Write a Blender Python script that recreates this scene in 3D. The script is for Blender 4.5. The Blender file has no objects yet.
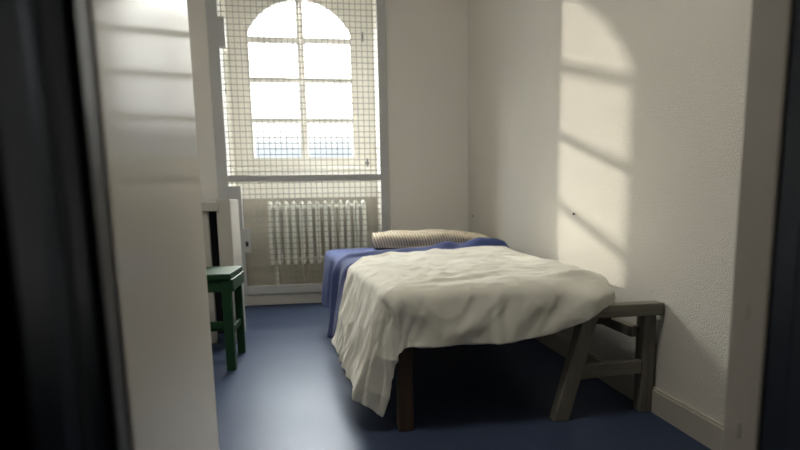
import bpy, bmesh, math, random
from mathutils import Vector, Matrix, noise
random.seed(7)
scene = bpy.context.scene
COL = scene.collection
PI = math.pi

# ------------------------------------------------------------------ helpers
def link(name, bm, mat, parent=None, smooth=False, bevel=0.0):
    me = bpy.data.meshes.new(name)
    bmesh.ops.recalc_face_normals(bm, faces=bm.faces)
    bm.to_mesh(me); bm.free()
    o = bpy.data.objects.new(name, me)
    COL.objects.link(o)
    if mat: me.materials.append(mat)
    if smooth:
        for p in me.polygons: p.use_smooth = True
    if bevel:
        b = o.modifiers.new('bevel', 'BEVEL'); b.width = bevel; b.segments = 2
        b.limit_method = 'ANGLE'; b.angle_limit = math.radians(40)
    if parent: o.parent = parent
    return o

def tag(o, label=None, cat=None, group=None, kind=None):
    if label: o['label'] = label
    if cat: o['category'] = cat
    if group: o['group'] = group
    if kind: o['kind'] = kind
    return o

def struct_(o, label=None):
    o['kind'] = 'structure'
    if label: o['label'] = label
    return o

def empty(name, loc=(0, 0, 0)):
    o = bpy.data.objects.new(name, None)
    o.empty_display_size = .1
    COL.objects.link(o)
    o.location = loc
    return o

def reparent(o, root):
    """parent while keeping the world-space coordinates the mesh was built in"""
    o.parent = root
    o.matrix_parent_inverse = Matrix.Translation(root.location).inverted()
    return o

def box(bm, x0, x1, y0, y1, z0, z1):
    v = [bm.verts.new((x, y, z)) for z in (z0, z1) for y in (y0, y1) for x in (x0, x1)]
    for f in ((0, 2, 3, 1), (4, 5, 7, 6), (0, 1, 5, 4), (2, 6, 7, 3), (0, 4, 6, 2), (1, 3, 7, 5)):
        bm.faces.new([v[i] for i in f])

def beam(bm, a, b, w, d, up=(0, 1, 0)):
    """rectangular bar between two points, w across, d along `up`"""
    a = Vector(a); b = Vector(b); t = (b - a).normalized()
    up = Vector(up); s = t.cross(up).normalized(); u = s.cross(t).normalized()
    vs = []
    for p in (a, b):
        for i, j in ((-1, -1), (1, -1), (1, 1), (-1, 1)):
            vs.append(bm.verts.new(p + s * w * .5 * i + u * d * .5 * j))
    bm.faces.new(vs[0:4][::-1]); bm.faces.new(vs[4:8])
    for k in range(4):
        bm.faces.new((vs[k], vs[(k + 1) % 4], vs[4 + (k + 1) % 4], vs[4 + k]))

def prism(bm, pts, z0, z1):
    lo = [bm.verts.new((x, y, z0)) for x, y in pts]
    hi = [bm.verts.new((x, y, z1)) for x, y in pts]
    n = len(pts)
    for i in range(n):
        bm.faces.new((lo[i], lo[(i + 1) % n], hi[(i + 1) % n], hi[i]))
    bm.faces.new(lo[::-1]); bm.faces.new(hi)

def tube(bm, a, b, r, n=10):
    a = Vector(a); b = Vector(b); t = (b - a).normalized()
    ref = Vector((0, 0, 1)) if abs(t.z) < .9 else Vector((1, 0, 0))
    s = t.cross(ref).normalized(); u = s.cross(t)
    A = [bm.verts.new(a + s * r * math.cos(2 * PI * k / n) + u * r * math.sin(2 * PI * k / n)) for k in range(n)]
    B = [bm.verts.new(b + s * r * math.cos(2 * PI * k / n) + u * r * math.sin(2 * PI * k / n)) for k in range(n)]
    for k in range(n):
        bm.faces.new((A[k], A[(k + 1) % n], B[(k + 1) % n], B[k]))
    bm.faces.new(A[::-1]); bm.faces.new(B)

# ------------------------------------------------------------------ materials
def mat(name, color, rough=.6, spec=.4, metallic=0., bump=0., bscale=40., vary=0., vscale=3., bdetail=4., rvary=0.):
    m = bpy.data.materials.new(name); m.use_nodes = True
    nt = m.node_tree; N = nt.nodes; L = nt.links
    b = N['Principled BSDF']
    b.inputs['Base Color'].default_value = (*color, 1)
    b.inputs['Roughness'].default_value = rough
    b.inputs['Specular IOR Level'].default_value = spec
    b.inputs['Metallic'].default_value = metallic
    tc = N.new('ShaderNodeTexCoord')
    if vary:
        n = N.new('ShaderNodeTexNoise'); n.inputs['Scale'].default_value = vscale; n.inputs['Detail'].default_value = 5
        L.new(tc.outputs['Object'], n.inputs['Vector'])
        mx = N.new('ShaderNodeMix'); mx.data_type = 'RGBA'
        mx.inputs[6].default_value = (*[c * (1 - vary) for c in color], 1)
        mx.inputs[7].default_value = (*[min(1, c * (1 + vary)) for c in color], 1)
        L.new(n.outputs['Fac'], mx.inputs[0]); L.new(mx.outputs[2], b.inputs['Base Color'])
        if rvary:
            mr = N.new('ShaderNodeMapRange'); mr.inputs['To Min'].default_value = rough - rvary; mr.inputs['To Max'].default_value = rough + rvary
            L.new(n.outputs['Fac'], mr.inputs['Value']); L.new(mr.outputs['Result'], b.inputs['Roughness'])
    if bump:
        n2 = N.new('ShaderNodeTexNoise'); n2.inputs['Scale'].default_value = bscale; n2.inputs['Detail'].default_value = bdetail
        L.new(tc.outputs['Object'], n2.inputs['Vector'])
        bp = N.new('ShaderNodeBump'); bp.inputs['Strength'].default_value = bump; bp.inputs['Distance'].default_value = .01
        L.new(n2.outputs['Fac'], bp.inputs['Height']); L.new(bp.outputs['Normal'], b.inputs['Normal'])
    return m

def wood(name, c1, c2, axis=2, rough=.6):
    m = mat(name, c1, rough, .35)
    nt = m.node_tree; N = nt.nodes; L = nt.links; b = N['Principled BSDF']
    tc = N.new('ShaderNodeTexCoord'); mp = N.new('ShaderNodeMapping')
    sc = [38, 38, 38]; sc[axis] = 2.5
    mp.inputs['Scale'].default_value = sc
    n = N.new('ShaderNodeTexNoise'); n.inputs['Scale'].default_value = 1.; n.inputs['Detail'].default_value = 6
    cr = N.new('ShaderNodeValToRGB')
    cr.color_ramp.elements[0].position = .3; cr.color_ramp.elements[0].color = (*c2, 1)
    cr.color_ramp.elements[1].position = .7; cr.color_ramp.elements[1].color = (*c1, 1)
    L.new(tc.outputs['Object'], mp.inputs['Vector']); L.new(mp.outputs['Vector'], n.inputs['Vector'])
    L.new(n.outputs['Fac'], cr.inputs['Fac']); L.new(cr.outputs['Color'], b.inputs['Base Color'])
    bp = N.new('ShaderNodeBump'); bp.inputs['Strength'].default_value = .25; bp.inputs['Distance'].default_value = .004
    L.new(n.outputs['Fac'], bp.inputs['Height']); L.new(bp.outputs['Normal'], b.inputs['Normal'])
    return m

M_PLASTER = mat('rough_plaster', (.68, .66, .60), .75, .3, bump=.40, bscale=240, bdetail=3, vary=.05, vscale=1.5)
M_BACK = mat('smooth_plaster', (.84, .815, .77), .7, .3, bump=.08, bscale=60, vary=.04, vscale=1.2)
M_REVEAL = mat('window_reveal_paint', (.82, .80, .74), .55, .4, bump=.06, bscale=40, vary=.03)
M_NICHE = mat('niche_shade_tone', (.44, .41, .35), .7, .2, vary=.1)  # darker brownish tone paints in the shade behind and below the radiator
M_CEIL = mat('ceiling_paint', (.84, .82, .77), .8, .2, bump=.05)
M_BASEB = mat('baseboard_paint', (.46, .44, .385), .5, .4, bump=.08, bscale=25, vary=.08, vscale=8)
M_KERB = mat('back_baseboard_paint', (.60, .58, .53), .5, .4, bump=.05, vary=.05)
M_DOOR = mat('glossy_door_paint', (.70, .68, .62), .27, .45, bump=.03, bscale=9, vary=.02)
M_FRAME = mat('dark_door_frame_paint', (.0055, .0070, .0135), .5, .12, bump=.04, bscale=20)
M_FRAME2 = mat('grey_frame_edge', (.050, .050, .058), .5, .3, bump=.05, bscale=20)  # greyer tone for the edge strip of the left frame
M_JAMB = mat('cream_jamb_paint', (.38, .355, .31), .5, .4, bump=.15, bscale=14, vary=.08, vscale=6)
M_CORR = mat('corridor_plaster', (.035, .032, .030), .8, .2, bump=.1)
M_STEEL = mat('grey_steel_paint', (.53, .545, .54), .45, .5, vary=.05)
M_WIRE = mat('wire_paint', (.38, .375, .35), .5, .4)
M_LOCK = mat('lock_metal', (.20, .20, .20), .5, .4, metallic=.3)
M_DARK = mat('dark_slot', (.012, .012, .018), .7, .2)
M_WINDOW = mat('cream_window_paint', (.80, .78, .72), .5, .4, bump=.03, vary=.04)
M_RAD = mat('radiator_enamel', (.72, .72, .66), .4, .5, vary=.04, vscale=6)
M_GREEN = mat('green_stool_paint', (.012, .052, .020), .6, .25, bump=.06, bscale=25, vary=.2, vscale=7)
M_CAB = mat('cabinet_cream_paint', (.52, .50, .45), .45, .4, bump=.03, vary=.04)
M_BEDWOOD = wood('dark_bed_wood', (.10, .064, .042), (.045, .028, .018), 2)
M_RAILWOOD = wood('dark_rail_wood', (.06, .04, .028), (.025, .017, .012), 1)
M_SLAT = wood('pale_slat_wood', (.42, .38, .27), (.30, .26, .18), 0)
M_TREST = wood('grey_trestle_wood', (.225, .21, .17), (.14, .13, .105), 2, .55)
M_TRESTX = wood('grey_trestle_wood_crosswise', (.225, .21, .17), (.14, .13, .105), 0, .55)
M_TRESTY = wood('grey_trestle_wood_lengthwise', (.225, .21, .17), (.14, .13, .105), 1, .55)
M_MATT = mat('mattress_ticking', (.50, .45, .36), .9, .1, bump=.15, bscale=120)
M_HILL = mat('hazy_hill', (.018, .0215, .026), 1., 0., vary=.25, vscale=.02)

def cloth_mat(name, color, weave=900, crease=.35, cscale=9., sheen=.15, vary=.05):
    m = mat(name, color, .92, .12)
    nt = m.node_tree; N = nt.nodes; L = nt.links; b = N['Principled BSDF']
    b.inputs['Sheen Weight'].default_value = sheen; b.inputs['Sheen Roughness'].default_value = .6
    tc = N.new('ShaderNodeTexCoord')
    mp = N.new('ShaderNodeMapping'); mp.inputs['Scale'].default_value = (1, .55, 1.3); mp.inputs['Rotation'].default_value = (.2, .3, .5)
    L.new(tc.outputs['Object'], mp.inputs['Vector'])
    n = N.new('ShaderNodeTexNoise'); n.noise_type = 'RIDGED_MULTIFRACTAL'; n.inputs['Scale'].default_value = cscale
    n.inputs['Detail'].default_value = 3; n.inputs['Distortion'].default_value = .6
    L.new(mp.outputs['Vector'], n.inputs['Vector'])
    w = N.new('ShaderNodeTexNoise'); w.inputs['Scale'].default_value = weave; w.inputs['Detail'].default_value = 1
    L.new(tc.outputs['Object'], w.inputs['Vector'])
    b1 = N.new('ShaderNodeBump'); b1.inputs['Strength'].default_value = crease; b1.inputs['Distance'].default_value = .006
    L.new(n.outputs['Fac'], b1.inputs['Height'])
    b2 = N.new('ShaderNodeBump'); b2.inputs['Strength'].default_value = .12; b2.inputs['Distance'].default_value = .001
    L.new(w.outputs['Fac'], b2.inputs['Height']); L.new(b1.outputs['Normal'], b2.inputs['Normal'])
    L.new(b2.outputs['Normal'], b.inputs['Normal'])
    v = N.new('ShaderNodeTexNoise'); v.inputs['Scale'].default_value = 5
    L.new(tc.outputs['Object'], v.inputs['Vector'])
    mx = N.new('ShaderNodeMix'); mx.data_type = 'RGBA'
    mx.inputs[6].default_value = (*[c * (1 - vary) for c in color], 1); mx.inputs[7].default_value = (*[c * (1 + vary) for c in color], 1)
    L.new(v.outputs['Fac'], mx.inputs[0]); L.new(mx.outputs[2], b.inputs['Base Color'])
    return m
M_SHEET = cloth_mat('white_sheet_cotton', (.70, .69, .61), crease=.5, cscale=6)
M_BLANKET = cloth_mat('blue_blanket_wool', (.055, .090, .275), crease=.25, cscale=8, sheen=.12, vary=.12)
M_FOLD = cloth_mat('blue_blanket_wool_shaded', (.042, .066, .20), crease=.2, cscale=8, sheen=.12, vary=.1)  # darker copy of the blanket wool, shade painted into the fold

def knit_mat():
    m = mat('striped_knit', (.6, .52, .38), .95, .05)
    nt = m.node_tree; N = nt.nodes; L = nt.links; b = N['Principled BSDF']
    tc = N.new('ShaderNodeTexCoord'); mp = N.new('ShaderNodeMapping')
    mp.inputs['Rotation'].default_value = (0, .28, 0)
    L.new(tc.outputs['Object'], mp.inputs['Vector'])
    w = N.new('ShaderNodeTexWave'); w.wave_type = 'BANDS'; w.bands_direction = 'X'
    w.inputs['Scale'].default_value = 17; w.inputs['Distortion'].default_value = 1.2; w.inputs['Detail'].default_value = 2; w.inputs['Detail Scale'].default_value = 2
    L.new(mp.outputs['Vector'], w.inputs['Vector'])
    w2 = N.new('ShaderNodeTexWave'); w2.wave_type = 'BANDS'; w2.bands_direction = 'Z'
    w2.inputs['Scale'].default_value = 34; w2.inputs['Distortion'].default_value = .6
    L.new(tc.outputs['Object'], w2.inputs['Vector'])
    mul = N.new('ShaderNodeMath'); mul.operation = 'MULTIPLY'
    L.new(w.outputs['Fac'], mul.inputs[0]); L.new(w2.outputs['Fac'], mul.inputs[1])
    ad = N.new('ShaderNodeMath'); ad.operation = 'MULTIPLY_ADD'; ad.inputs[1].default_value = .65
    L.new(w.outputs['Fac'], ad.inputs[0]); L.new(mul.outputs[0], ad.inputs[2])
    cr = N.new('ShaderNodeValToRGB')
    cr.color_ramp.elements[0].position = .15; cr.color_ramp.elements[0].color = (.46, .36, .24, 1)
    cr.color_ramp.elements[1].position = .85; cr.color_ramp.elements[1].color = (.84, .78, .65, 1)
    L.new(ad.outputs[0], cr.inputs['Fac']); L.new(cr.outputs['Color'], b.inputs['Base Color'])
    bp = N.new('ShaderNodeBump'); bp.inputs['Strength'].default_value = .5; bp.inputs['Distance'].default_value = .006
    L.new(ad.outputs[0], bp.inputs['Height']); L.new(bp.outputs['Normal'], b.inputs['Normal'])
    return m
M_KNIT = knit_mat()

def glass_mat():
    m = bpy.data.materials.new('window_glass'); m.use_nodes = True
    nt = m.node_tree; N = nt.nodes; L = nt.links
    N.remove(N['Principled BSDF'])
    out = N['Material Output']
    t = N.new('ShaderNodeBsdfTransparent'); t.inputs['Color'].default_value = (.96, .98, .97, 1)
    g = N.new('ShaderNodeBsdfGlossy'); g.inputs['Roughness'].default_value = .05
    f = N.new('ShaderNodeFresnel'); f.inputs['IOR'].default_value = 1.45
    mx = N.new('ShaderNodeMixShader')
    L.new(f.outputs['Fac'], mx.inputs['Fac']); L.new(t.outputs[0], mx.inputs[1]); L.new(g.outputs[0], mx.inputs[2])
    L.new(mx.outputs[0], out.inputs['Surface'])
    return m
M_GLASS = glass_mat()

def frame_coat(m):
    nt = m.node_tree; N = nt.nodes; L = nt.links; b = N['Principled BSDF']
    b.inputs['Specular IOR Level'].default_value = 0
    g = N.new('ShaderNodeBsdfGlossy'); g.inputs['Roughness'].default_value = .32; g.inputs['Color'].default_value = (.8, .88, 1, 1)
    mx = N.new('ShaderNodeMixShader'); mx.inputs['Fac'].default_value = .05
    L.new(b.outputs[0], mx.inputs[1]); L.new(g.outputs[0], mx.inputs[2])
    L.new(mx.outputs[0], N['Material Output'].inputs['Surface'])
frame_coat(M_FRAME)
def floor_mat():
    m = mat('blue_linoleum', (.040, .055, .100), .8, 0., bump=.05, bscale=6, vary=.22, vscale=2.2)
    nt = m.node_tree; N = nt.nodes; L = nt.links; b = N['Principled BSDF']
    b.inputs['Specular IOR Level'].default_value = 0
    tc = N.new('ShaderNodeTexCoord')
    n = N.new('ShaderNodeTexNoise'); n.inputs['Scale'].default_value = 3.5; n.inputs['Detail'].default_value = 8; n.inputs['Roughness'].default_value = .7
    L.new(tc.outputs['Object'], n.inputs['Vector'])
    mr = N.new('ShaderNodeMapRange'); mr.inputs['To Min'].default_value = .28; mr.inputs['To Max'].default_value = .50
    L.new(n.outputs['Fac'], mr.inputs['Value'])
    g = N.new('ShaderNodeBsdfGlossy'); L.new(mr.outputs['Result'], g.inputs['Roughness'])
    g.inputs['Color'].default_value = (.86, .92, 1, 1)
    mx = N.new('ShaderNodeMixShader'); mx.inputs['Fac'].default_value = .042
    L.new(b.outputs[0], mx.inputs[1]); L.new(g.outputs[0], mx.inputs[2])
    L.new(mx.outputs[0], N['Material Output'].inputs['Surface'])
    return m
M_FLOOR = floor_mat()
def door_mat():
    m = mat('glossy_door_paint', (.76, .73, .66), .7, .0, bump=.03, bscale=9, vary=.02)
    nt = m.node_tree; N = nt.nodes; L = nt.links; b = N['Principled BSDF']
    b.inputs['Specular IOR Level'].default_value = 0
    g = N.new('ShaderNodeBsdfGlossy'); g.inputs['Roughness'].default_value = .14
    mx = N.new('ShaderNodeMixShader'); mx.inputs['Fac'].default_value = .13
    L.new(b.outputs[0], mx.inputs[1]); L.new(g.outputs[0], mx.inputs[2])
    L.new(mx.outputs[0], N['Material Output'].inputs['Surface'])
    return m
M_DOOR = door_mat()
# ------------------------------------------------------------------ the room
XR, XL = 1.219, -1.35          # right / left wall
YB, YF = 4.576, .65            # back wall face / face of the wall with the door
ZC = 3.05
OX0, OX1, OZ0, OZ1 = -.815, .475, .085, 2.86   # window opening in the back wall
YW = 5.06                      # outer end of the deep reveal

bm = bmesh.new(); box(bm, -3.0, 3.0, -1.6, YB + .02, -.12, 0)
struct_(link('floor', bm, M_FLOOR), 'worn blue linoleum floor')
bm = bmesh.new(); box(bm, -3.0, 3.0, -1.6, YB + .02, ZC, ZC + .1)
struct_(link('ceiling', bm, M_CEIL))
bm = bmesh.new(); box(bm, XR, XR + .25, .30, YB + .7, -.12, ZC + .1)
struct_(link('wall_right', bm, M_PLASTER), 'cream rough plaster wall beside the bed')
bm = bmesh.new(); box(bm, XL - .25, XL, .30, YB + .7, -.12, ZC + .1)
struct_(link('wall_left', bm, M_BACK))
for nm, lab, dims in (('wall_back_left', 'strip of smooth wall left of the window screen', (XL, OX0, YB, YB + .6, -.12, ZC + .1)),
                      ('wall_back_right', 'smooth grey cream wall right of the window screen', (OX1, XR, YB, YB + .6, -.12, ZC + .1)),
                      ('wall_back_top', None, (OX0, OX1, YB, YB + .6, OZ1, ZC + .1)),
                      ('wall_back_bottom', None, (OX0, OX1, YB, YB + .6, -.12, OZ0)),
                      ('wall_back_recess', 'cream wall below the arched window', (OX0, OX1, YW, YB + .6, OZ0, 1.16))):
    bm = bmesh.new(); box(bm, *dims); struct_(link(nm, bm, M_BACK), lab)
# painted lining of the window recess
bm = bmesh.new()
t = .006
box(bm, OX0, OX0 + t, YB + .03, YW, OZ0, OZ1)
box(bm, OX1 - t, OX1, YB + .03, YW, OZ0, OZ1)
box(bm, OX0, OX1, YB + .03, YW, OZ1 - t, OZ1)
box(bm, OX0 + t, OX1 - t, YW - t, YW, .90, 1.16)
struct_(link('trim_1', bm, M_REVEAL), 'cream painted lining of the deep window recess')
bm = bmesh.new(); box(bm, OX0 + t, OX1 - t, YW - .05, YW - t, 1.145, 1.175)
struct_(link('trim_2', bm, M_WINDOW, bevel=.006), 'cream window ledge')

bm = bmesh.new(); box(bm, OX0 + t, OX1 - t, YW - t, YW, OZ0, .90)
struct_(link('trim_8', bm, M_NICHE), 'wall behind the radiator, its shade painted in brownish')
# baseboards
bm = bmesh.new()
prism(bm, [(XR - .016, YF), (XR, YF), (XR, YB), (XR - .016, YB)], 0, .088)
prism(bm, [(XR - .010, YF), (XR, YF), (XR, YB), (XR - .010, YB)], .088, .096)
struct_(link('baseboard_right', bm, M_BASEB), 'cream baseboard along the right wall')
bm = bmesh.new()
box(bm, XL, XR - .02, YB - .018, YB, 0, .092)
struct_(link('baseboard_back', bm, M_KERB, bevel=.004), 'pale baseboard under the mesh screen')

# wall with the doorway (camera stands in the corridor)
JX = .545
bm = bmesh.new()
box(bm, XL - .25, -.262, .36, YF, -.12, ZC + .1)
box(bm, JX + .05, XR + .25, .36, YF, -.12, ZC + .1)
box(bm, -.262, JX + .05, .36, YF, 2.25, ZC + .1)
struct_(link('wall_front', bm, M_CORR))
bm = bmesh.new()
box(bm, -3.0, 3.0, -1.7, -1.6, -.12, ZC + .1)
box(bm, -3.1, -3.0, -1.7, .36, -.12, ZC + .1)
box(bm, 3.0, 3.1, -1.7, .36, -.12, ZC + .1)
box(bm, -3.0, XL - .25, .30, .36, -.12, ZC + .1)
box(bm, XR + .25, 3.0, .30, .36, -.12, ZC + .1)
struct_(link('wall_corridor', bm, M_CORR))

# dark rebated door frame, left side
def fr(px_ratio, y): return (px_ratio * y, y)
bm = bmesh.new()
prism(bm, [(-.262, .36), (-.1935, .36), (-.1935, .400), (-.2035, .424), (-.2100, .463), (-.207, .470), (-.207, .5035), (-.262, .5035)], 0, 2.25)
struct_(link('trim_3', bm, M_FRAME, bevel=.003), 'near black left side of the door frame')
bm = bmesh.new()
prism(bm, [(-.262, .5035), (-.2005, .5035), (-.206, .546), (-.262, .546)], 0, 2.25)
struct_(link('trim_4', bm, M_FRAME2, bevel=.003), 'thin grey edge of the left door frame')
bm = bmesh.new()
box(bm, -.262, JX + .05, .36, .60, 2.18, 2.25)
struct_(link('trim_5', bm, M_FRAME))
# right side: cream inner jamb then dark outer frame
bm = bmesh.new()
box(bm, JX, JX + .05, .586, YF, 0, 2.25)
jamb = struct_(link('trim_6', bm, M_JAMB, bevel=.004), 'chipped cream door jamb on the right')
for z in (.655, .49):
    bm = bmesh.new(); box(bm, JX - .0006, JX + .004, .616, .625, z - .011, z + .011)
    reparent(link('strike_plate', bm, M_JAMB, bevel=.001), jamb)
bm = bmesh.new()
prism(bm, [(JX + .05, .36), (JX + .05, .586), (JX + .003, .586), (JX + .003, .552), (JX - .004, .545), (JX - .004, .36)], 0, 2.25)
struct_(link('trim_7', bm, M_FRAME, bevel=.003), 'near black right side of the door frame')

# open door leaf
hx, hy, ex, ey = -.205, .552, -.2955, 1.337
d = Vector((ex - hx, ey - hy, 0)).normalized(); nrm = Vector((-d.y, d.x, 0))
bm = bmesh.new()
pts = [Vector((hx, hy, 0)), Vector((ex, ey, 0))]
pts = pts + [pts[1] + nrm * .042, pts[0] + nrm * .042]
prism(bm, [(p.x, p.y) for p in pts], .012, 2.17)
door = struct_(link('door_1', bm, M_DOOR, bevel=.003), 'glossy cream door leaf standing open on the left')
bm = bmesh.new()
p0 = Vector((ex, ey, 1.0)) - d * .065 + nrm * .042
tube(bm, p0, p0 + nrm * .05, .009); tube(bm, p0 + nrm * .05, p0 + nrm * .05 - d * .11, .009)
reparent(link('door_handle', bm, M_LOCK, smooth=False), door)

# ------------------------------------------------------------------ window
win = empty('window_1', (-.17, 5.09, 1.16)); struct_(win, 'tall arched white window with two casements behind the wire mesh')
GX0, GXM0, GXM1, GX1 = -.632, -.214, -.150, .257
GZ0 = 1.262; SPRING = 2.355; TOP = 2.625; CXW = (GX0 + GX1) / 2; HWD = (GX1 - GX0) / 2
RAD = (HWD ** 2 + (TOP - SPRING) ** 2) / (2 * (TOP - SPRING))
def arch(x, off=0.0):
    return TOP - RAD + math.sqrt(max(1e-6, (RAD + off) ** 2 - (x - CXW) ** 2))
Y0, Y1 = 5.07, 5.13
bm = bmesh.new()
box(bm, OX0, GX0 - .05, Y0 - .012, Y1, 1.16, OZ1)
box(bm, GX1 + .05, OX1, Y0 - .012, Y1, 1.16, OZ1)
box(bm, GX0 - .05, GX1 + .05, Y0 - .012, Y1, 1.16, GZ0 - .06)
n = 32; a = GX0 - .05; b = GX1 + .05
for i in range(n):
    xa = a + (b - a) * i / n; xb = a + (b - a) * (i + 1) / n
    za = arch(xa, .05); zb = arch(xb, .05)
    v = [bm.verts.new(q) for q in ((xa, Y0 - .012, za), (xb, Y0 - .012, zb), (xb, Y0 - .012, OZ1), (xa, Y0 - .012, OZ1),
                                   (xa, Y1, za), (xb, Y1, zb), (xb, Y1, OZ1), (xa, Y1, OZ1))]
    bm.faces.new(v[0:4]); bm.faces.new(v[4:8]); bm.faces.new((v[0], v[1], v[5], v[4]))
reparent(link('window_frame', bm, M_WINDOW), win)
for side in (0, 1):
    xa, xb = (GX0, GXM0) if side == 0 else (GXM1, GX1)
    sa = .05 if side == 0 else (GXM1 - GXM0) / 2 - .001
    sb = .05 if side == 1 else (GXM1 - GXM0) / 2 - .001
    bm = bmesh.new()
    box(bm, xa - sa, xa, Y0, Y1 - .01, GZ0 - .06, arch(xa, .052) + .01)
    box(bm, xb, xb + sb, Y0, Y1 - .01, GZ0 - .06, arch(xb, .052) + .01)
    box(bm, xa, xb, Y0, Y1 - .01, GZ0 - .06, GZ0)
    n = 16
    for i in range(n):
        p, q = xa + (xb - xa) * i / n, xa + (xb - xa) * (i + 1) / n
        v = [bm.verts.new(c) for c in ((p, Y0, arch(p)), (q, Y0, arch(q)), (q, Y0, arch(q, .052)), (p, Y0, arch(p, .052)),
                                       (p, Y1 - .01, arch(p)), (q, Y1 - .01, arch(q)), (q, Y1 - .01, arch(q, .052)), (p, Y1 - .01, arch(p, .052)))]
        bm.faces.new(v[0:4]); bm.faces.new(v[4:8]); bm.faces.new((v[0], v[1], v[5], v[4]))
    cas = reparent(link('casement', bm, M_WINDOW), win)
    for z in (2.285, 1.945, 1.592):
        bm = bmesh.new(); box(bm, xa, xb, Y0 + .008, Y1 - .02, z - .021, z + .021)
        o = link('muntin', bm, M_WINDOW); reparent(o, win)
    bm = bmesh.new()
    yg = Y0 + .03
    pts = [(xa, GZ0), (xb, GZ0)] + [(xb + (xa - xb) * i / 12, arch(xb + (xa - xb) * i / 12)) for i in range(13)]
    bm.faces.new([bm.verts.new((x, yg, z)) for x, z in pts])
    reparent(link('pane', bm, M_GLASS), win)
bm = bmesh.new(); box(bm, .375, .392, Y0 - .03, Y0 - .012, 1.17, 1.25); box(bm, .365, .40, Y0 - .045, Y0 - .03, 1.20, 1.215)
reparent(link('window_latch', bm, M_LOCK, bevel=.002), win)
bm = bmesh.new(); tube(bm, (.372, Y0 - .02, 2.28), (.372, Y0 - .02, 2.36), .008)
reparent(link('window_hinge', bm, M_LOCK), win)

# ------------------------------------------------------------------ steel mesh screen in front of the window
scr = empty('window_screen', (-.17, YB, .09))
tag(scr, 'grey steel security screen of square wire mesh in front of the arched window', 'window screen')
ya, yb = YB - .03, YB + .015
bm = bmesh.new(); box(bm, -.872, -.787, ya, yb, .092, 2.95)
reparent(link('post', bm, M_STEEL, bevel=.004), scr)
bm = bmesh.new(); box(bm, .452, .526, ya, yb, .092, 2.95)
reparent(link('post', bm, M_STEEL, bevel=.004), scr)
bm = bmesh.new(); box(bm, -.787, .452, ya, yb - .01, 1.024, 1.078)
reparent(link('crossbar', bm, M_STEEL, bevel=.004), scr)
bm = bmesh.new(); box(bm, -.787, -.690, ya - .004, yb - .01, .092, .992); box(bm, -.690, .452, ya - .004, yb - .01, .092, .165)
reparent(link('gate_frame', bm, M_STEEL, bevel=.004), scr)
bm = bmesh.new(); box(bm, -.694, -.640, ya - .014, yb - .01, .45, .648)
lk = reparent(link('lock_plate', bm, M_STEEL, bevel=.004), scr)
bm = bmesh.new(); box(bm, -.676, -.656, ya - .017, ya - .013, .50, .54)
o = link('keyhole', bm, M_DARK); o.parent = lk
bm = bmesh.new(); box(bm, -.787, -.738, ya - .006, yb, 2.066, 2.292)
reparent(link('hinge_block', bm, M_STEEL, bevel=.004), scr)
bm = bmesh.new()
P = .0455; r = .0034
x = -.787 + P * .5
while x < .452:
    tube(bm, (x, YB - .004, .12), (x, YB - .004, 2.95), r, 5); x += P
z = .165 + P * .7
while z < 2.95:
    tube(bm, (-.787, YB - .009, z), (.452, YB - .009, z), r, 5); z += P
reparent(link('wire_mesh', bm, M_WIRE), scr)

# ------------------------------------------------------------------ radiator in the recess
rad = empty('radiator', (-.08, 4.83, OZ0))
tag(rad, 'off-white column radiator below the window behind the wire mesh', 'radiator')
ncol = 13; rx0, rx1 = -.495, .318
proto_me = None
for i in range(ncol):
    x = rx0 + (rx1 - rx0) * i / (ncol - 1)
    if proto_me is None:
        bm = bmesh.new()
        prof = []
        for k in range(9):
            a_ = PI * k / 8; prof.append((math.cos(a_) * .019, .868 - .05 + math.sin(a_) * .05))
        prof += [(-.020, .36)] + [(-.020 * math.cos(PI * k / 6), .35 - math.sin(PI * k / 6) * .035) for k in range(7)] + [(.020, .36)]
        for (yy0, yy1) in ((-.10, -.02), (.02, .10)):
            A = [bm.verts.new((px, yy0 + .008, pz)) for px, pz in prof]
            F = [bm.verts.new((px * .55, yy0, .6 + (pz - .6) * .985)) for px, pz in prof]
            B = [bm.verts.new((px, yy1, pz)) for px, pz in prof]
            n = len(prof)
            for k in range(n):
                bm.faces.new((A[k], A[(k + 1) % n], B[(k + 1) % n], B[k]))
                bm.faces.new((F[k], F[(k + 1) % n], A[(k + 1) % n], A[k]))
            bm.faces.new(F); bm.faces.new(B)
        box(bm, -.018, .018, -.03, .03, .79, .85); box(bm, -.018, .018, -.03, .03, .33, .39)
        c0 = link('column', bm, M_RAD); proto_me = c0.data
        c0.parent = rad; c0.location = (x - rad.location.x, 0, -rad.location.z)
    else:
        c = c0.copy(); COL.objects.link(c); c.location = (x - rad.location.x, 0, -rad.location.z)
for z in (.82, .36):
    bm = bmesh.new(); tube(bm, (rx0, 4.83, z), (rx1, 4.83, z), .016, 10)
    reparent(link('header_pipe', bm, M_RAD), rad)
for x in (rx0 + .03, rx1 - .03):
    bm = bmesh.new(); box(bm, x - .012, x + .012, 4.78, 4.88, OZ0, .34)
    reparent(link('foot', bm, M_RAD), rad)
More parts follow.
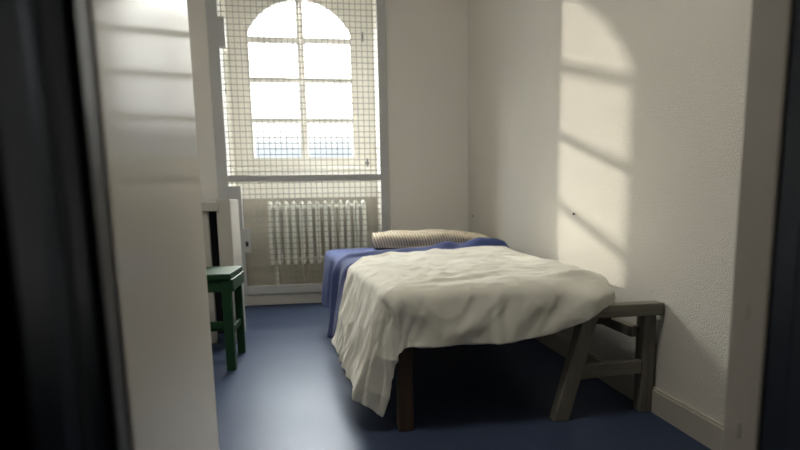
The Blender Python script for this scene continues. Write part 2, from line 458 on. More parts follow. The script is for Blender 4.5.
# ------------------------------------------------------------------ bed
ZP = .335
bed = empty('bed', (.64, 2.9, 0))
tag(bed, 'low dark wooden plank bed against the right wall, draped with bedding', 'bed')
def bedpart(name, f, m, bevel=.004):
    bm = bmesh.new(); f(bm); return reparent(link(name, bm, m, bevel=bevel), bed)
bedpart('leg', lambda b: box(b, .221, .277, 1.80, 1.86, 0, .405), M_BEDWOOD)
bedpart('leg', lambda b: box(b, .045, .10, 3.86, 3.92, 0, .405), M_BEDWOOD)
bedpart('leg', lambda b: box(b, 1.03, 1.085, 3.86, 3.92, 0, .405), M_BEDWOOD)
bedpart('side_rail', lambda b: beam(b, (.262, 1.86, .37), (.085, 3.90, .37), .03, .07, (0, 0, 1)), M_RAILWOOD)
bedpart('side_rail', lambda b: beam(b, (1.06, 1.90, .37), (1.085, 3.90, .37), .03, .07, (0, 0, 1)), M_RAILWOOD)
bedpart('end_rail', lambda b: box(b, .277, 1.05, 1.845, 1.875, .345, .405), M_RAILWOOD)
bedpart('end_rail', lambda b: box(b, .10, 1.03, 3.875, 3.905, .345, .405), M_RAILWOOD)
for i in range(12):
    y = 1.93 + i * .165; xl = .262 - (y - 1.86) * .0868
    bedpart('slat', lambda b: box(b, xl - .01, 1.10, y - .06, y + .06, .405, .420), M_SLAT, .003)

# mattress
MAT = [(.225, 1.815), (1.06, 1.83), (1.15, 3.98), (-.02, 3.98)]
def rounded(poly, rads, n=8):
    out = []; k = len(poly)
    for i in range(k):
        p = Vector(poly[i]); a = (Vector(poly[i - 1]) - p).normalized(); b = (Vector(poly[(i + 1) % k]) - p).normalized()
        for j in range(n + 1):
            t = j / n; q = p + a * rads[i] * (1 - t) ** 2 + b * rads[i] * t ** 2
            out.append((q.x, q.y))
    return out
ol = rounded(MAT, [.05, .22, .06, .06])
bm = bmesh.new()
rings = []
cx = sum(p[0] for p in ol) / len(ol); cy = sum(p[1] for p in ol) / len(ol)
for z, ins in ((.421, .012), (.428, .004), (.44, .003), (.468, .003), (.483, .008), (.490, .020), (.492, .045)):
    ring = []
    for x, y in ol:
        dv = Vector((cx - x, cy - y)).normalized() * ins
        ring.append(bm.verts.new((x + dv.x, y + dv.y, z)))
    rings.append(ring)
for a, b in zip(rings, rings[1:]):
    for k in range(len(a)): bm.faces.new((a[k], a[(k + 1) % len(a)], b[(k + 1) % len(a)], b[k]))
bm.faces.new(rings[0][::-1]); bm.faces.new(rings[-1])
tag(link('mattress', bm, M_MATT, smooth=False), 'thin tan mattress under the bedding, its far left corner showing', 'mattress')

# baked cloth surfaces (grid of draped points, quarter millimetres, as steps along each row)
DATA = {}
DATA['blanket'] = (60, 64, [
491,11,-4,1,-1,1,19,0,-1,-3,25,26,0,2,0,0,0,0,0,0,0,0,0,-1,1,0,0,0,0,0,0,0,0,0,0,0,0,-1,1,0,0,0,0,0,0,0,0,0,0,0,0,0,-1,1,0,0,0,0,0,-8,-16,9,0,3,-4,1,-1,14,2,-1,2,23,24,5,1,0,0,0,-1,
1,0,0,0,-1,1,0,0,0,-1,1,0,0,0,-1,1,0,0,0,-1,1,0,0,-1,1,0,0,0,-1,1,0,0,0,-1,1,0,0,0,-1,1,-5,-12,10,0,0,0,2,-2,-4,14,7,-2,11,23,20,0,0,0,-1,1,0,0,-1,1,0,0,-1,1,0,0,-1,1,0,0,-1,1,0,0,-1,
1,0,0,-1,1,0,0,-1,1,0,0,-1,1,0,0,-1,1,0,0,-1,1,-2,-12,10,1,-1,0,0,0,1,2,14,0,-4,30,22,5,0,-1,1,-1,1,-1,1,-1,1,-1,1,-1,1,-1,1,0,-1,1,-1,1,-1,1,-1,1,-1,1,-1,1,-1,1,0,-1,1,-1,1,-1,1,-1,
1,-1,1,-1,1,-1,1,-11,12,2,-4,0,0,-1,0,-4,29,-11,-5,28,24,10,1,-1,0,0,1,-1,0,0,0,1,-1,0,0,0,1,-1,0,0,1,-1,0,0,0,1,-1,0,0,0,1,-1,0,0,0,1,-1,0,0,1,-1,0,0,0,1,-1,2,0,12,-1,-2,4,-5,0,1,-6,
22,-6,1,20,25,16,0,0,-1,1,0,0,0,-1,1,0,0,0,0,-1,1,0,0,0,0,-1,1,0,0,0,0,-1,1,0,0,0,-1,1,0,0,0,0,-1,1,0,0,0,0,-1,1,2,2,12,-2,-1,-2,-1,0,3,-3,16,-4,-4,20,32,10,6,-1,1,-1,0,1,-1,1,-1,0,
1,-1,1,-1,0,1,-1,0,1,-1,1,-1,0,1,-1,1,-1,0,1,-1,1,-1,0,1,-1,0,1,-1,1,-1,0,1,-1,1,-1,-5,11,-1,-3,-1,-1,-1,0,-3,0,22,7,3,27,22,0,-1,1,0,0,0,0,0,0,0,0,0,0,0,-1,1,0,0,0,0,0,0,0,0,0,0,-1,
1,0,0,0,0,0,0,0,0,0,0,-1,1,0,0,0,0,-1,-20,11,-3,0,-2,0,-1,-1,0,-3,3,46,-20,27,24,1,0,0,1,-1,1,-1,1,-1,0,1,-1,1,-1,0,1,-1,1,-1,1,-1,0,1,-1,1,-1,0,1,-1,1,-1,1,-1,0,1,-1,1,-1,0,1,-1,1,
-1,1,-2,-28,10,-1,-1,0,-1,-1,0,0,-2,3,24,15,9,24,3,1,-1,1,0,0,0,0,0,0,0,0,-1,1,0,0,0,0,0,0,0,-1,1,0,0,0,0,0,0,0,-1,1,0,0,0,0,0,0,0,0,-1,1,0,0,-1,-30,7,2,0,0,0,-1,0,0,-1,12,11,9,14,23,
7,0,0,1,-1,0,1,-1,0,1,-1,1,-1,0,1,-1,0,1,-1,0,1,-1,0,1,-1,0,1,-1,0,1,-1,0,1,-1,1,-1,0,1,-1,0,1,-1,0,1,-3,-27,12,0,-1,0,-2,0,-1,0,0,19,0,5,20,21,10,0,1,0,0,-1,1,0,0,0,-1,1,0,0,-1,1,0,
0,0,-1,1,0,0,0,-1,1,0,0,-1,1,0,0,0,-1,1,0,0,0,-1,1,0,0,-1,1,-1,-11,15,-1,-2,0,-2,-1,-1,-1,0,14,7,3,16,24,12,0,1,1,-1,0,0,0,1,-1,0,0,0,1,-1,0,0,0,1,-1,0,0,1,-1,0,0,0,1,-1,0,0,0,1,-1,
0,0,0,1,-1,0,0,0,1,-1,0,-4,16,-3,-1,-1,-2,-4,3,0,0,-1,36,-17,16,29,12,0,1,1,0,-1,1,-1,1,0,-1,1,-1,1,0,-1,1,-1,1,0,-1,1,0,-1,1,-1,1,0,-1,1,-1,1,0,-1,1,-1,1,0,-1,1,0,-1,1,-1,1,-6,15,-3,
-6,3,-1,0,0,1,0,-1,1,49,-21,36,7,5,0,0,0,0,0,0,0,0,0,0,0,0,0,0,0,0,0,0,0,0,0,0,0,0,0,0,0,0,0,0,0,0,0,0,0,0,0,0,0,0,0,0,0,-9,13,-6,1,0,-1,1,0,1,1,-1,1,2,50,24,-2,1,1,-1,0,1,-1,1,-1,0,
1,-1,1,-1,0,1,-1,0,1,-1,1,-1,0,1,-1,1,-1,0,1,-1,1,-1,0,1,-1,0,1,-1,1,-1,0,1,-1,1,-1,-9,8,3,-3,0,-1,0,0,1,-4,6,0,4,46,26,-1,1,0,0,-1,1,0,0,0,-1,1,0,0,-1,1,0,0,-1,1,0,0,-1,1,0,0,0,-1,
1,0,0,-1,1,0,0,-1,1,0,0,-1,1,0,0,-1,1,-1,-7,8,1,-1,-1,-2,-4,4,1,0,5,1,2,45,28,-1,1,-1,0,0,0,0,0,0,1,-1,0,0,0,0,0,0,1,-1,0,0,0,0,0,0,1,-1,0,0,0,0,0,0,1,-1,0,0,0,0,0,0,1,-1,0,-1,-11,6,
2,-1,-6,3,0,-1,2,1,7,2,1,41,31,-1,-1,1,-1,1,-1,1,-1,1,-1,1,-1,1,-1,1,-1,0,1,-1,1,-1,1,-1,1,-1,1,-1,1,-1,1,-1,1,-1,1,-1,1,-1,1,-1,1,-1,1,-1,1,-1,-20,8,-1,-5,2,0,-1,0,2,-2,13,2,0,39,33,
-4,1,0,0,0,0,-1,1,0,0,0,0,-1,1,0,0,0,0,-1,1,0,0,0,0,-1,1,0,0,0,0,-1,1,0,0,0,0,-1,1,0,0,0,0,-1,1,0,-18,7,-1,-5,3,0,1,-3,6,-1,10,0,2,34,37,-3,1,-1,0,0,0,0,1,-1,0,0,0,1,-1,0,0,0,0,1,-1,
0,0,0,0,1,-1,0,0,0,0,1,-1,0,0,0,0,1,-1,0,0,0,0,1,-1,0,-20,5,-4,5,0,2,-3,5,0,-1,6,2,0,30,42,-1,-1,1,-1,1,-1,1,-1,1,-1,1,-1,1,-1,1,-1,1,-1,1,-1,1,-1,1,-1,1,-1,1,-1,1,-1,1,-1,1,-1,1,-1,
1,-1,1,-1,1,-1,1,-1,1,-21,4,-2,7,2,-3,4,0,-1,0,0,4,1,26,46,-1,1,0,0,0,0,-1,1,0,0,0,0,-1,1,0,0,0,0,-1,1,0,0,0,0,-1,1,0,0,0,0,-1,1,0,0,0,0,-1,1,0,0,0,0,-1,1,0,-18,2,6,5,-3,4,-1,0,-4,3,
1,0,0,24,48,3,0,1,-1,0,0,0,0,0,1,-1,0,0,0,0,1,-1,0,0,0,0,0,1,-1,0,0,0,0,1,-1,0,0,0,0,0,1,-1,0,0,0,0,1,-1,0,0,-13,5,6,-1,4,1,-1,-4,3,0,0,-1,-1,20,51,6,1,-1,1,-1,1,-1,1,-1,1,-1,0,1,-1,
1,-1,1,-1,1,-1,1,-1,1,-1,1,-1,1,-1,0,1,-1,1,-1,1,-1,1,-1,1,-1,1,-1,1,-1,1,-1,-11,6,6,-2,4,0,-3,5,0,1,-6,0,-2,17,52,11,-1,1,0,0,0,-1,1,0,0,-1,1,0,0,0,-1,1,0,0,-1,1,0,0,0,-1,1,0,0,-1,
1,0,0,0,-1,1,0,0,0,-1,1,0,0,-1,1,0,-14,7,5,-2,5,-1,5,0,-2,1,-4,-7,-3,17,53,15,0,0,0,0,1,-1,0,0,0,0,0,0,0,0,0,1,-1,0,0,0,0,0,0,0,0,0,1,-1,0,0,0,0,0,0,0,0,0,0,1,-1,0,0,0,0,-17,9,3,4,-1,
6,1,-3,2,-2,-8,-8,-5,19,55,17,0,1,-1,0,1,-1,1,-1,0,1,-1,1,-1,0,1,-1,1,-1,0,1,-1,0,1,-1,1,-1,0,1,-1,1,-1,0,1,-1,1,-1,0,1,-1,0,1,-1,1,-1,-18,16,-2,5,0,6,-4,3,-3,-4,-11,-8,-1,15,58,20,
0,-1,1,0,-1,1,0,-1,1,0,-1,1,0,-1,1,0,-1,1,0,0,-1,1,0,-1,1,0,-1,1,0,-1,1,0,-1,1,0,0,-1,1,0,-1,1,0,-1,1,-9,18,-1,6,-1,4,-5,1,-4,-7,-7,-8,0,15,59,20,0,0,0,0,0,0,0,0,0,0,0,0,0,0,0,0,0,0,
0,0,-1,1,0,0,0,0,0,0,0,0,0,0,0,0,0,0,0,0,0,0,0,0,0,0,-4,21,-3,3,3,-4,1,-3,-8,-1,-5,-7,-1,18,59,17,1,-1,0,0,1,-1,0,0,1,-1,0,0,1,-1,0,1,-1,0,0,1,-1,0,0,1,-1,0,0,1,-1,0,1,-1,0,0,1,-1,0,
0,1,-1,0,0,1,-1,0,17,5,-3,3,-6,0,-7,1,-2,-7,0,1,14,58,17,-1,1,-1,1,-1,1,0,-1,1,-1,1,-1,1,-1,1,0,-1,1,-1,1,-1,1,-1,1,0,-1,1,-1,1,-1,1,-1,1,-1,1,0,-1,1,-1,1,-1,1,-1,1,0,18,3,-5,-2,2,-7,
2,-1,-5,0,-3,2,12,58,16,1,0,0,0,0,-1,1,0,0,0,0,-1,1,0,0,0,0,-1,1,0,0,0,0,-1,1,0,0,0,0,-1,1,0,0,0,0,-1,1,0,0,0,0,-1,1,0,2,17,-1,1,-6,3,-7,2,-5,2,-2,0,-1,15,58,15,0,0,0,1,-1,0,0,0,0,0,
0,0,1,-1,0,0,0,0,0,0,0,1,-1,0,0,0,0,0,0,0,1,-1,0,0,0,0,0,0,0,1,-1,0,0,0,3,16,-3,1,-6,-1,1,-2,-5,3,-4,6,3,11,58,14,-1,1,-1,1,-1,0,1,-1,1,-1,0,1,-1,0,1,-1,1,-1,0,1,-1,1,-1,0,1,-1,0,1,
-1,1,-1,0,1,-1,1,-1,0,1,-1,0,1,-1,1,-1,2,13,-4,-1,1,-5,2,-5,2,-3,5,4,3,7,59,14,0,-1,1,0,-1,1,0,-1,1,0,-1,1,0,-1,1,0,-1,1,0,-1,1,0,-1,1,0,-1,1,0,-1,1,-1,1,0,-1,1,0,-1,1,0,-1,1,0,-1,1,
-4,11,-3,-2,3,-6,-1,1,1,-2,5,4,-2,9,57,17,0,0,0,0,0,0,0,0,0,0,0,-1,1,0,0,0,0,0,0,0,0,0,0,0,-1,1,0,0,0,0,0,0,0,0,0,0,0,-1,1,0,0,0,0,0,-8,13,-6,-2,1,0,-6,4,-3,6,-1,3,2,5,57,20,-1,0,0,
0,1,-1,0,0,0,1,-1,0,0,0,1,-1,0,0,0,0,1,-1,0,0,0,1,-1,0,0,0,1,-1,0,0,0,0,1,-1,0,0,0,1,-1,0,-4,9,0,-5,-1,-3,3,-3,6,2,-3,4,1,5,60,18,0,-1,0,1,-1,1,-1,1,-1,1,-1,1,-1,0,1,-1,1,-1,1,-1,1,
-1,1,-1,0,1,-1,1,-1,1,-1,1,-1,0,1,-1,1,-1,1,-1,1,-1,1,-1,-3,6,-3,2,-5,-2,6,-3,5,-3,5,0,4,6,57,19,-2,1,0,0,-1,1,0,-1,1,0,0,-1,1,0,-1,1,0,0,-1,1,0,-1,1,0,-1,1,0,0,-1,1,0,-1,1,0,0,-1,1,
0,-1,1,0,0,-1,1,-8,3,-2,-1,2,-2,0,5,-1,6,0,-1,3,4,56,21,0,0,0,0,0,0,0,0,0,0,0,0,0,0,0,0,0,0,0,0,0,0,0,0,0,0,0,0,-1,1,0,0,0,0,0,0,0,0,0,0,0,0,0,0,-14,2,-1,-2,-1,5,1,6,0,3,-3,0,-5,8,56,
24,0,1,-1,0,0,1,-1,0,0,0,1,-1,0,0,1,-1,0,0,0,1,-1,0,0,1,-1,0,0,0,1,-1,0,0,1,-1,0,0,0,1,-1,0,0,1,-1,0,-17,2,-3,-1,3,9,0,1,4,-5,4,-11,3,2,59,25,2,-1,1,-1,1,-1,0,1,-1,1,-1,1,-1,1,-1,1,
-1,1,-1,1,-1,1,-1,1,-1,0,1,-1,1,-1,1,-1,1,-1,1,-1,1,-1,1,-1,1,-1,1,-1,-17,-1,0,4,5,3,5,-3,-1,1,-2,-12,4,4,58,28,1,0,-1,1,0,0,-1,1,0,-1,1,0,0,-1,1,0,-1,1,0,0,-1,1,0,0,-1,1,0,-1,1,0,0,
-1,1,0,-1,1,0,0,-1,1,0,0,-1,1,-19,1,3,4,4,2,-2,0,-5,2,-5,0,-2,8,58,25,1,0,0,0,0,0,0,0,0,0,0,0,0,0,0,0,0,0,0,0,0,0,0,0,0,0,0,-1,1,0,0,0,0,0,0,0,0,0,0,0,0,0,0,0,-14,5,4,4,-2,-4,-3,-2,
5,-3,5,-4,5,3,58,23,0,0,0,0,1,-1,0,0,0,1,-1,0,0,1,-1,0,0,0,1,-1,0,0,0,1,-1,0,0,1,-1,0,0,0,1,-1,0,0,0,1,-1,0,0,1,-1,0,-11,7,5,-5,-6,0,-1,2,4,-2,6,3,4,0,56,21,0,1,-1,1,-1,1,-1,1,-1,0,
1,-1,1,-1,1,-1,1,-1,1,-1,0,1,-1,1,-1,1,-1,1,-1,1,-1,1,-1,0,1,-1,1,-1,1,-1,1,-1,1,-1,-6,7,-3,-8,-3,4,5,-1,3,6,1,12,-3,2,52,21,0,0,-1,1,0,-1,1,0,0,-1,1,0,-1,1,0,-1,1,0,0,-1,1,0,-1,1,0,
-1,1,0,0,-1,1,0,-1,1,0,-1,1,0,0,-1,1,0,-1,1,-12,2,-9,-2,2,4,4,8,-2,3,5,9,0,0,51,21,-1,0,0,0,-1,1,0,0,0,0,0,0,0,0,0,0,0,0,0,0,-1,1,0,0,0,0,0,0,0,0,0,0,0,0,0,0,-1,1,0,0,0,0,0,0,-18,-7,
-4,2,7,6,3,0,3,0,7,7,1,-4,56,18,1,-1,0,0,0,0,1,-1,0,0,0,0,1,-1,0,0,0,0,1,-1,0,0,0,1,-1,0,0,0,0,1,-1,0,0,0,0,1,-1,0,0,0,0,1,-1,0,-23,-12,3,9,8,-1,-3,1,3,5,0,13,-5,2,55,18,-1,1,-1,1,-1,
0,1,-1,1,-1,1,-1,0,1,-1,1,-1,0,1,-1,1,-1,0,1,-1,1,-1,0,1,-1,1,-1,1,-1,0,1,-1,1,-1,0,1,-1,1,-1,-27,-8,10,4,0,-3,3,-2,3,6,-2,12,1,1,54,18,-2,1,0,-1,1,0,-1,1,0,-1,1,-1,1,0,-1,1,0,-1,1,
0,-1,1,0,-1,1,-1,1,0,-1,1,0,-1,1,0,-1,1,0,-1,1,-1,1,0,-1,1,-20,2,3,0,-2,-3,0,8,-1,2,6,11,1,-3,56,17,-1,-1,1,0,0,0,0,0,-1,1,0,0,0,0,0,0,-1,1,0,0,0,0,0,0,-1,1,0,0,0,0,0,0,-1,1,0,0,0,0,
0,0,-1,1,0,0,-10,6,-5,-1,-2,1,3,4,5,2,4,15,-6,-2,52,21,-1,0,0,0,0,0,0,0,0,1,-1,0,0,0,0,0,0,0,0,1,-1,0,0,0,0,0,0,0,0,1,-1,0,0,0,0,0,0,0,0,1,-1,0,0,0,-9,-1,-1,-1,2,3,0,6,7,8,-1,6,-4,-6,
57,22,-1,0,1,-1,0,1,-1,0,0,1,-1,0,1,-1,0,1,-1,0,1,-1,0,1,-1,0,1,-1,0,1,-1,0,1,-1,0,1,-1,0,1,-1,0,1,-1,0,1,-1,-14,-7,3,4,-1,2,9,7,4,2,-1,-2,-1,-2,59,21,-1,1,-1,1,-1,1,-1,1,0,-1,1,-1,
1,-1,1,-1,1,0,-1,1,-1,1,-1,1,-1,1,0,-1,1,-1,1,-1,1,-1,1,0,-1,1,-1,1,-1,1,-1,1,-19,-8,7,-2,2,12,7,7,-7,-5,0,9,-3,2,55,21,0,-1,1,0,0,-1,1,0,0,0,-1,1,0,0,-1,1,0,0,0,-1,1,0,0,-1,1,0,0,0,
-1,1,0,0,-1,1,0,0,0,-1,1,0,0,-1,1,0,-18,-5,1,4,12,7,-2,-5,-2,4,0,9,1,-4,55,22,0,0,0,0,0,0,0,0,0,0,0,0,0,0,0,0,0,0,0,0,0,0,0,0,0,0,0,0,0,0,0,0,0,0,0,0,0,0,0,0,0,0,0,0,-17,-4,4,13,5,-7,
-3,0,2,5,7,3,-3,-6,58,23,0,1,-1,0,0,1,-1,0,0,0,1,-1,0,0,1,-1,0,0,0,1,-1,0,0,1,-1,0,0,0,1,-1,0,0,1,-1,0,0,0,1,-1,0,0,1,-1,0,-13,2,7,6,-6,-4,2,4,7,1,0,4,-8,1,57,25,-1,0,1,-1,1,-1,1,-1,
1,-1,0,1,-1,1,-1,1,-1,1,-1,0,1,-1,1,-1,1,-1,0,1,-1,1,-1,1,-1,1,-1,0,1,-1,1,-1,1,-1,1,-1,-7,10,-2,-1,-2,-1,12,1,3,-4,0,0,-1,-2,62,23,0,-1,1,0,-1,1,0,-1,1,0,-1,1,0,-1,1,0,-1,1,0,-1,1,
-1,1,0,-1,1,0,-1,1,0,-1,1,0,-1,1,0,-1,1,0,-1,1,0,-1,1,-3,11,-9,2,4,9,-2,-1,-1,1,4,-5,1,-1,63,21,1,0,0,0,0,0,0,-1,1,0,0,0,0,0,0,-1,1,0,0,0,0,0,0,-1,1,0,0,0,0,0,0,-1,1,0,0,0,0,0,0,-1,
1,0,0,0,-2,1,3,5,8,-4,-2,1,2,1,-2,3,-6,4,61,23,0,0,0,0,0,1,-1,0,0,0,0,0,0,0,0,0,1,-1,0,0,0,0,0,0,0,0,0,1,-1,0,0,0,0,0,0,0,0,0,1,-1,0,0,0,0,-7,-1,13,0,0,-2,2,3,-1,-2,-1,0,0,2,64,22,-1,
0,0,1,-1,0,1,-1,0,1,-1,0,1,-1,0,0,1,-1,0,1,-1,0,1,-1,0,1,-1,0,0,1,-1,0,1,-1,0,1,-1,0,0,1,-1,0,1,-1,9473,-31,30,0,-1,0,-25,25,-1,0,2,1,0,0,0,0,0,0,0,0,0,0,0,0,0,0,0,0,0,0,0,0,0,0,0,0,
0,0,0,0,0,0,0,0,0,0,0,0,0,0,0,0,0,0,0,0,0,0,0,0,82,-1,0,-30,31,-1,0,-2,0,-18,21,0,1,-1,1,-1,1,-1,0,1,-1,0,1,-1,0,0,1,-1,0,0,0,1,-1,0,0,0,0,0,1,-1,0,0,0,0,0,0,0,0,0,0,0,0,0,1,-1,0,0,
0,0,1,81,0,-1,1,-1,-29,29,0,0,-3,-3,3,6,-1,0,-1,1,0,0,0,-1,1,-1,1,-1,1,-1,1,-1,1,-1,0,1,-1,0,0,1,-1,0,0,0,1,-1,0,0,0,0,0,1,-1,0,0,0,0,0,0,0,0,0,0,81,0,0,0,-1,1,-1,-28,29,-1,-2,1,3,1,
-1,1,-1,0,0,0,0,0,0,0,0,-1,1,0,-1,1,-1,1,-1,1,-1,1,-1,0,1,-1,0,0,1,-1,0,0,1,-1,0,0,0,0,0,1,-1,0,0,0,0,1,112,0,-31,31,0,0,0,-1,-1,-22,24,2,0,0,0,0,0,-1,1,-1,1,-1,0,0,0,0,0,0,-1,1,0,-1,
1,0,-1,1,-1,1,-1,0,1,-1,1,-1,0,0,1,-1,0,0,1,-1,0,0,0,0,0,0,0,0,81,0,1,-1,-31,32,-1,0,-1,0,-3,-2,6,2,1,-1,0,0,0,0,0,-1,1,-1,0,0,0,1,-2,1,0,0,0,0,-1,1,-1,1,0,-1,1,-1,0,1,-1,1,-1,0,0,1,
-1,0,0,1,-1,0,0,0,0,1,81,0,1,0,-1,0,0,-29,29,0,0,-2,3,2,0,-1,1,-1,1,-1,0,0,-1,1,-1,1,-1,0,1,-1,0,0,0,-1,1,0,0,-1,1,0,-1,1,-1,1,-1,1,-1,0,1,-1,0,1,-1,0,0,0,0,0,1,-2,80,1,0,0,0,-1,0,0,
0,-2,-20,23,3,0,0,-1,0,0,-1,1,-1,0,0,0,0,-1,1,-1,1,-1,0,0,0,0,0,0,0,0,0,-1,1,0,-1,1,-1,1,-1,1,-1,0,1,-1,0,1,-1,0,0,0,0,0,81,1,1,-1,0,0,-1,1,-1,-1,0,-3,2,5,1,0,-1,1,-1,-1,1,0,-1,0,0,
0,0,-1,1,-1,1,-1,0,0,0,0,0,0,0,0,0,-1,1,0,-1,1,-1,1,-1,1,-1,0,1,-1,0,0,1,-1,0,-1,81,1,1,-1,1,-1,0,0,0,-1,1,-2,2,4,-1,0,0,0,-1,0,0,0,0,-1,0,0,0,0,0,-1,1,0,-1,0,0,1,-1,0,0,0,-1,1,0,0,
-1,1,0,-1,1,-1,1,-1,0,1,-1,0,0,0,0,0,80,34,-32,-1,0,0,0,-1,1,-2,-22,25,3,1,-1,-1,1,-1,0,-1,0,0,0,0,-1,1,-1,0,0,0,-1,1,0,-1,0,1,-1,0,0,0,0,0,0,0,0,-1,1,-1,1,-1,1,-1,1,-1,0,0,1,-1,0,0,
113,2,0,-1,1,-1,0,0,0,0,-1,-2,0,5,3,-1,-1,1,-1,0,-1,1,-1,0,0,-1,1,-1,0,0,0,0,-1,1,0,-1,0,1,-1,0,0,0,0,0,0,-1,1,0,-1,1,-1,1,-1,1,-1,0,0,0,0,0,81,2,0,0,0,-1,1,-1,1,-1,0,0,1,3,1,0,-1,0,
-1,1,-1,-1,1,-1,0,0,-1,1,-1,0,0,0,0,0,0,-1,1,-1,0,0,1,-1,0,0,0,-1,1,0,0,-1,1,-1,1,-1,0,1,-1,0,0,0,80,3,-1,0,0,0,30,-31,0,-1,0,-20,26,2,-2,0,0,-1,0,-1,1,-1,-1,1,-1,0,0,0,-1,1,-1,0,0,
0,0,-1,1,-1,1,-1,0,1,-1,0,0,0,-1,1,0,0,-1,1,-1,1,-1,0,0,1,-1,0,81,3,-1,32,-32,0,0,-1,1,-1,-1,0,-1,5,3,-1,1,-2,0,0,0,-1,0,0,-1,1,-1,0,-1,1,-1,1,-1,0,0,-1,1,0,-1,1,-1,0,1,-1,0,0,0,-1,
1,0,0,-1,1,-1,0,1,-1,0,0,0,80,3,32,-32,-1,0,0,0,0,0,0,-1,2,4,1,-1,-1,0,0,-1,0,0,-1,0,0,-1,0,1,-2,1,0,-1,0,1,-1,0,-1,1,0,-1,1,-1,0,1,-1,0,0,0,-1,1,0,0,-1,1,-1,0,0,1,-1,0,81,35,-32,0,
0,-1,0,1,-1,28,-30,-1,-2,4,7,-1,0,-1,0,0,-1,0,0,-1,0,0,-1,0,1,-2,1,0,-1,1,-1,0,0,0,-1,1,0,-1,0,1,-1,0,0,0,0,0,-1,1,0,-1,0,1,-1,0,0,0,81,35,-32,0,0,0,30,-31,0,-1,1,-1,-1,5,3,0,0,-2,1,
-1,-1,0,0,0,-1,0,0,-1,1,-1,0,-1,1,-1,1,-1,0,0,0,0,-1,1,-1,1,-1,0,0,0,0,0,0,-1,1,0,-1,0,1,-1,0,0,80,36,-32,-1,31,-31,-1,1,-1,0,1,-1,3,3,1,-1,0,-1,0,0,-2,1,-1,0,-1,1,-2,1,0,-1,0,0,0,-1,
1,-1,0,0,0,0,0,0,-1,1,-1,0,0,0,0,0,0,0,-1,1,0,-1,0,0,1,-1,113,4,0,31,-32,0,0,-1,1,27,-28,-2,-2,4,7,0,-1,0,-1,-1,1,-2,1,-1,0,-1,0,0,0,-1,1,-1,0,-1,1,-1,1,-1,0,0,0,-1,1,0,-1,0,1,-1,0,
0,0,-1,1,0,-1,0,1,-1,0,0,81,4,0,31,-32,1,-1,30,-31,0,0,0,0,4,4,-1,0,-1,-1,0,0,-1,-1,1,-1,-1,1,-1,0,0,-1,0,0,0,0,0,-1,0,0,0,0,0,0,0,-1,0,1,-1,0,0,0,0,-1,1,0,-1,0,1,-1,0,80,4,33,-34,1,
0,30,-32,1,0,0,0,2,5,2,-3,0,0,-1,-1,0,-1,0,0,-1,0,0,-1,0,0,-1,1,-1,0,0,0,-1,1,-1,0,0,0,0,0,-1,1,-1,0,0,0,0,0,0,0,-1,1,-1,0,0,0,81,4,33,-33,0,31,-32,0,0,1,25,-28,0,1,8,0,0,-1,-1,0,-1,
0,-1,0,-1,0,0,0,-1,0,0,-1,1,-1,0,0,0,-1,0,1,-1,0,0,-1,1,0,-1,0,1,-1,0,0,-1,1,0,-1,0,1,-1,0,80,37,-32,-1,32,-33,1,0,28,-29,0,-1,2,3,4,0,-1,-1,0,-1,-1,0,0,-1,0,-1,0,0,-1,0,0,0,0,-1,0,
0,0,-1,1,-1,1,-1,0,-1,1,0,-1,1,-1,0,0,0,0,0,-1,1,-1,0,0,1,81,37,-32,31,-32,0,0,30,-31,1,-1,1,2,9,-5,1,-1,0,-1,-1,0,0,-2,1,-1,-1,1,-1,-1,1,-1,0,-1,1,-1,0,0,0,0,-1,0,0,1,-2,1,0,-1,1,-1,
0,0,0,0,0,0,-1,1,-1,0,0,80,38,-33,32,-33,0,31,-31,-1,1,26,-27,-2,3,8,-1,0,-1,-1,0,-1,0,-1,0,-1,0,-1,1,-2,1,-1,0,0,0,-1,0,0,0,0,0,-1,0,0,0,0,0,0,-1,0,1,-1,0,0,0,-1,1,-1,0,1,-1,81,38,
-33,32,-33,32,-32,0,30,-31,0,0,2,3,5,-1,0,-2,0,-1,-1,0,0,-1,-1,0,0,-1,0,0,0,-1,0,0,-1,1,-1,0,0,-1,1,-1,0,0,0,0,0,-1,1,-1,0,0,0,0,0,-1,1,-1,0,0,80,38,0,-33,32,-33,0,31,-32,1,0,1,19,-23,
9,3,-2,0,-1,0,-1,-1,0,-1,-1,1,-1,-1,1,-2,1,0,-1,0,-1,1,-1,0,0,0,-1,1,-1,0,0,0,0,0,-1,0,1,-1,0,0,-1,1,-1,1,-1,0,113,6,32,-33,32,-32,30,-31,0,1,26,-28,0,2,8,0,-1,-1,0,-1,-1,-1,0,0,-1,
-1,0,0,0,-1,0,-1,0,0,0,0,-1,1,-1,-1,1,0,-1,0,0,0,0,0,-1,1,-1,0,0,0,0,-1,1,-1,0,0,81,6,32,-32,31,-32,30,-30,-1,29,-29,0,1,6,4,-2,0,-2,0,-1,0,-1,-1,0,-1,0,-1,0,0,-1,0,0,-1,0,0,0,0,-1,
0,0,0,0,-1,0,0,1,-2,1,0,-1,0,1,-1,0,-1,1,-1,1,-1,0,80,7,31,0,-33,32,-33,1,30,-31,0,1,21,-24,11,0,0,-1,0,-2,0,-1,0,-1,-1,0,0,-1,0,-1,0,0,0,-1,0,0,0,-1,1,-1,0,-1,1,-1,1,-1,0,-1,1,-1,1,
-1,0,0,0,-1,1,-1,1,-1,81,39,-33,32,-32,31,-32,30,-31,1,27,-29,1,4,6,1,-2,0,-2,0,-1,0,-2,1,-2,1,-1,-1,0,0,-1,0,0,-1,0,0,0,0,-1,0,0,0,0,-1,1,-1,0,0,-1,1,-1,1,-1,0,-1,1,0,-1,0,0,80,40,
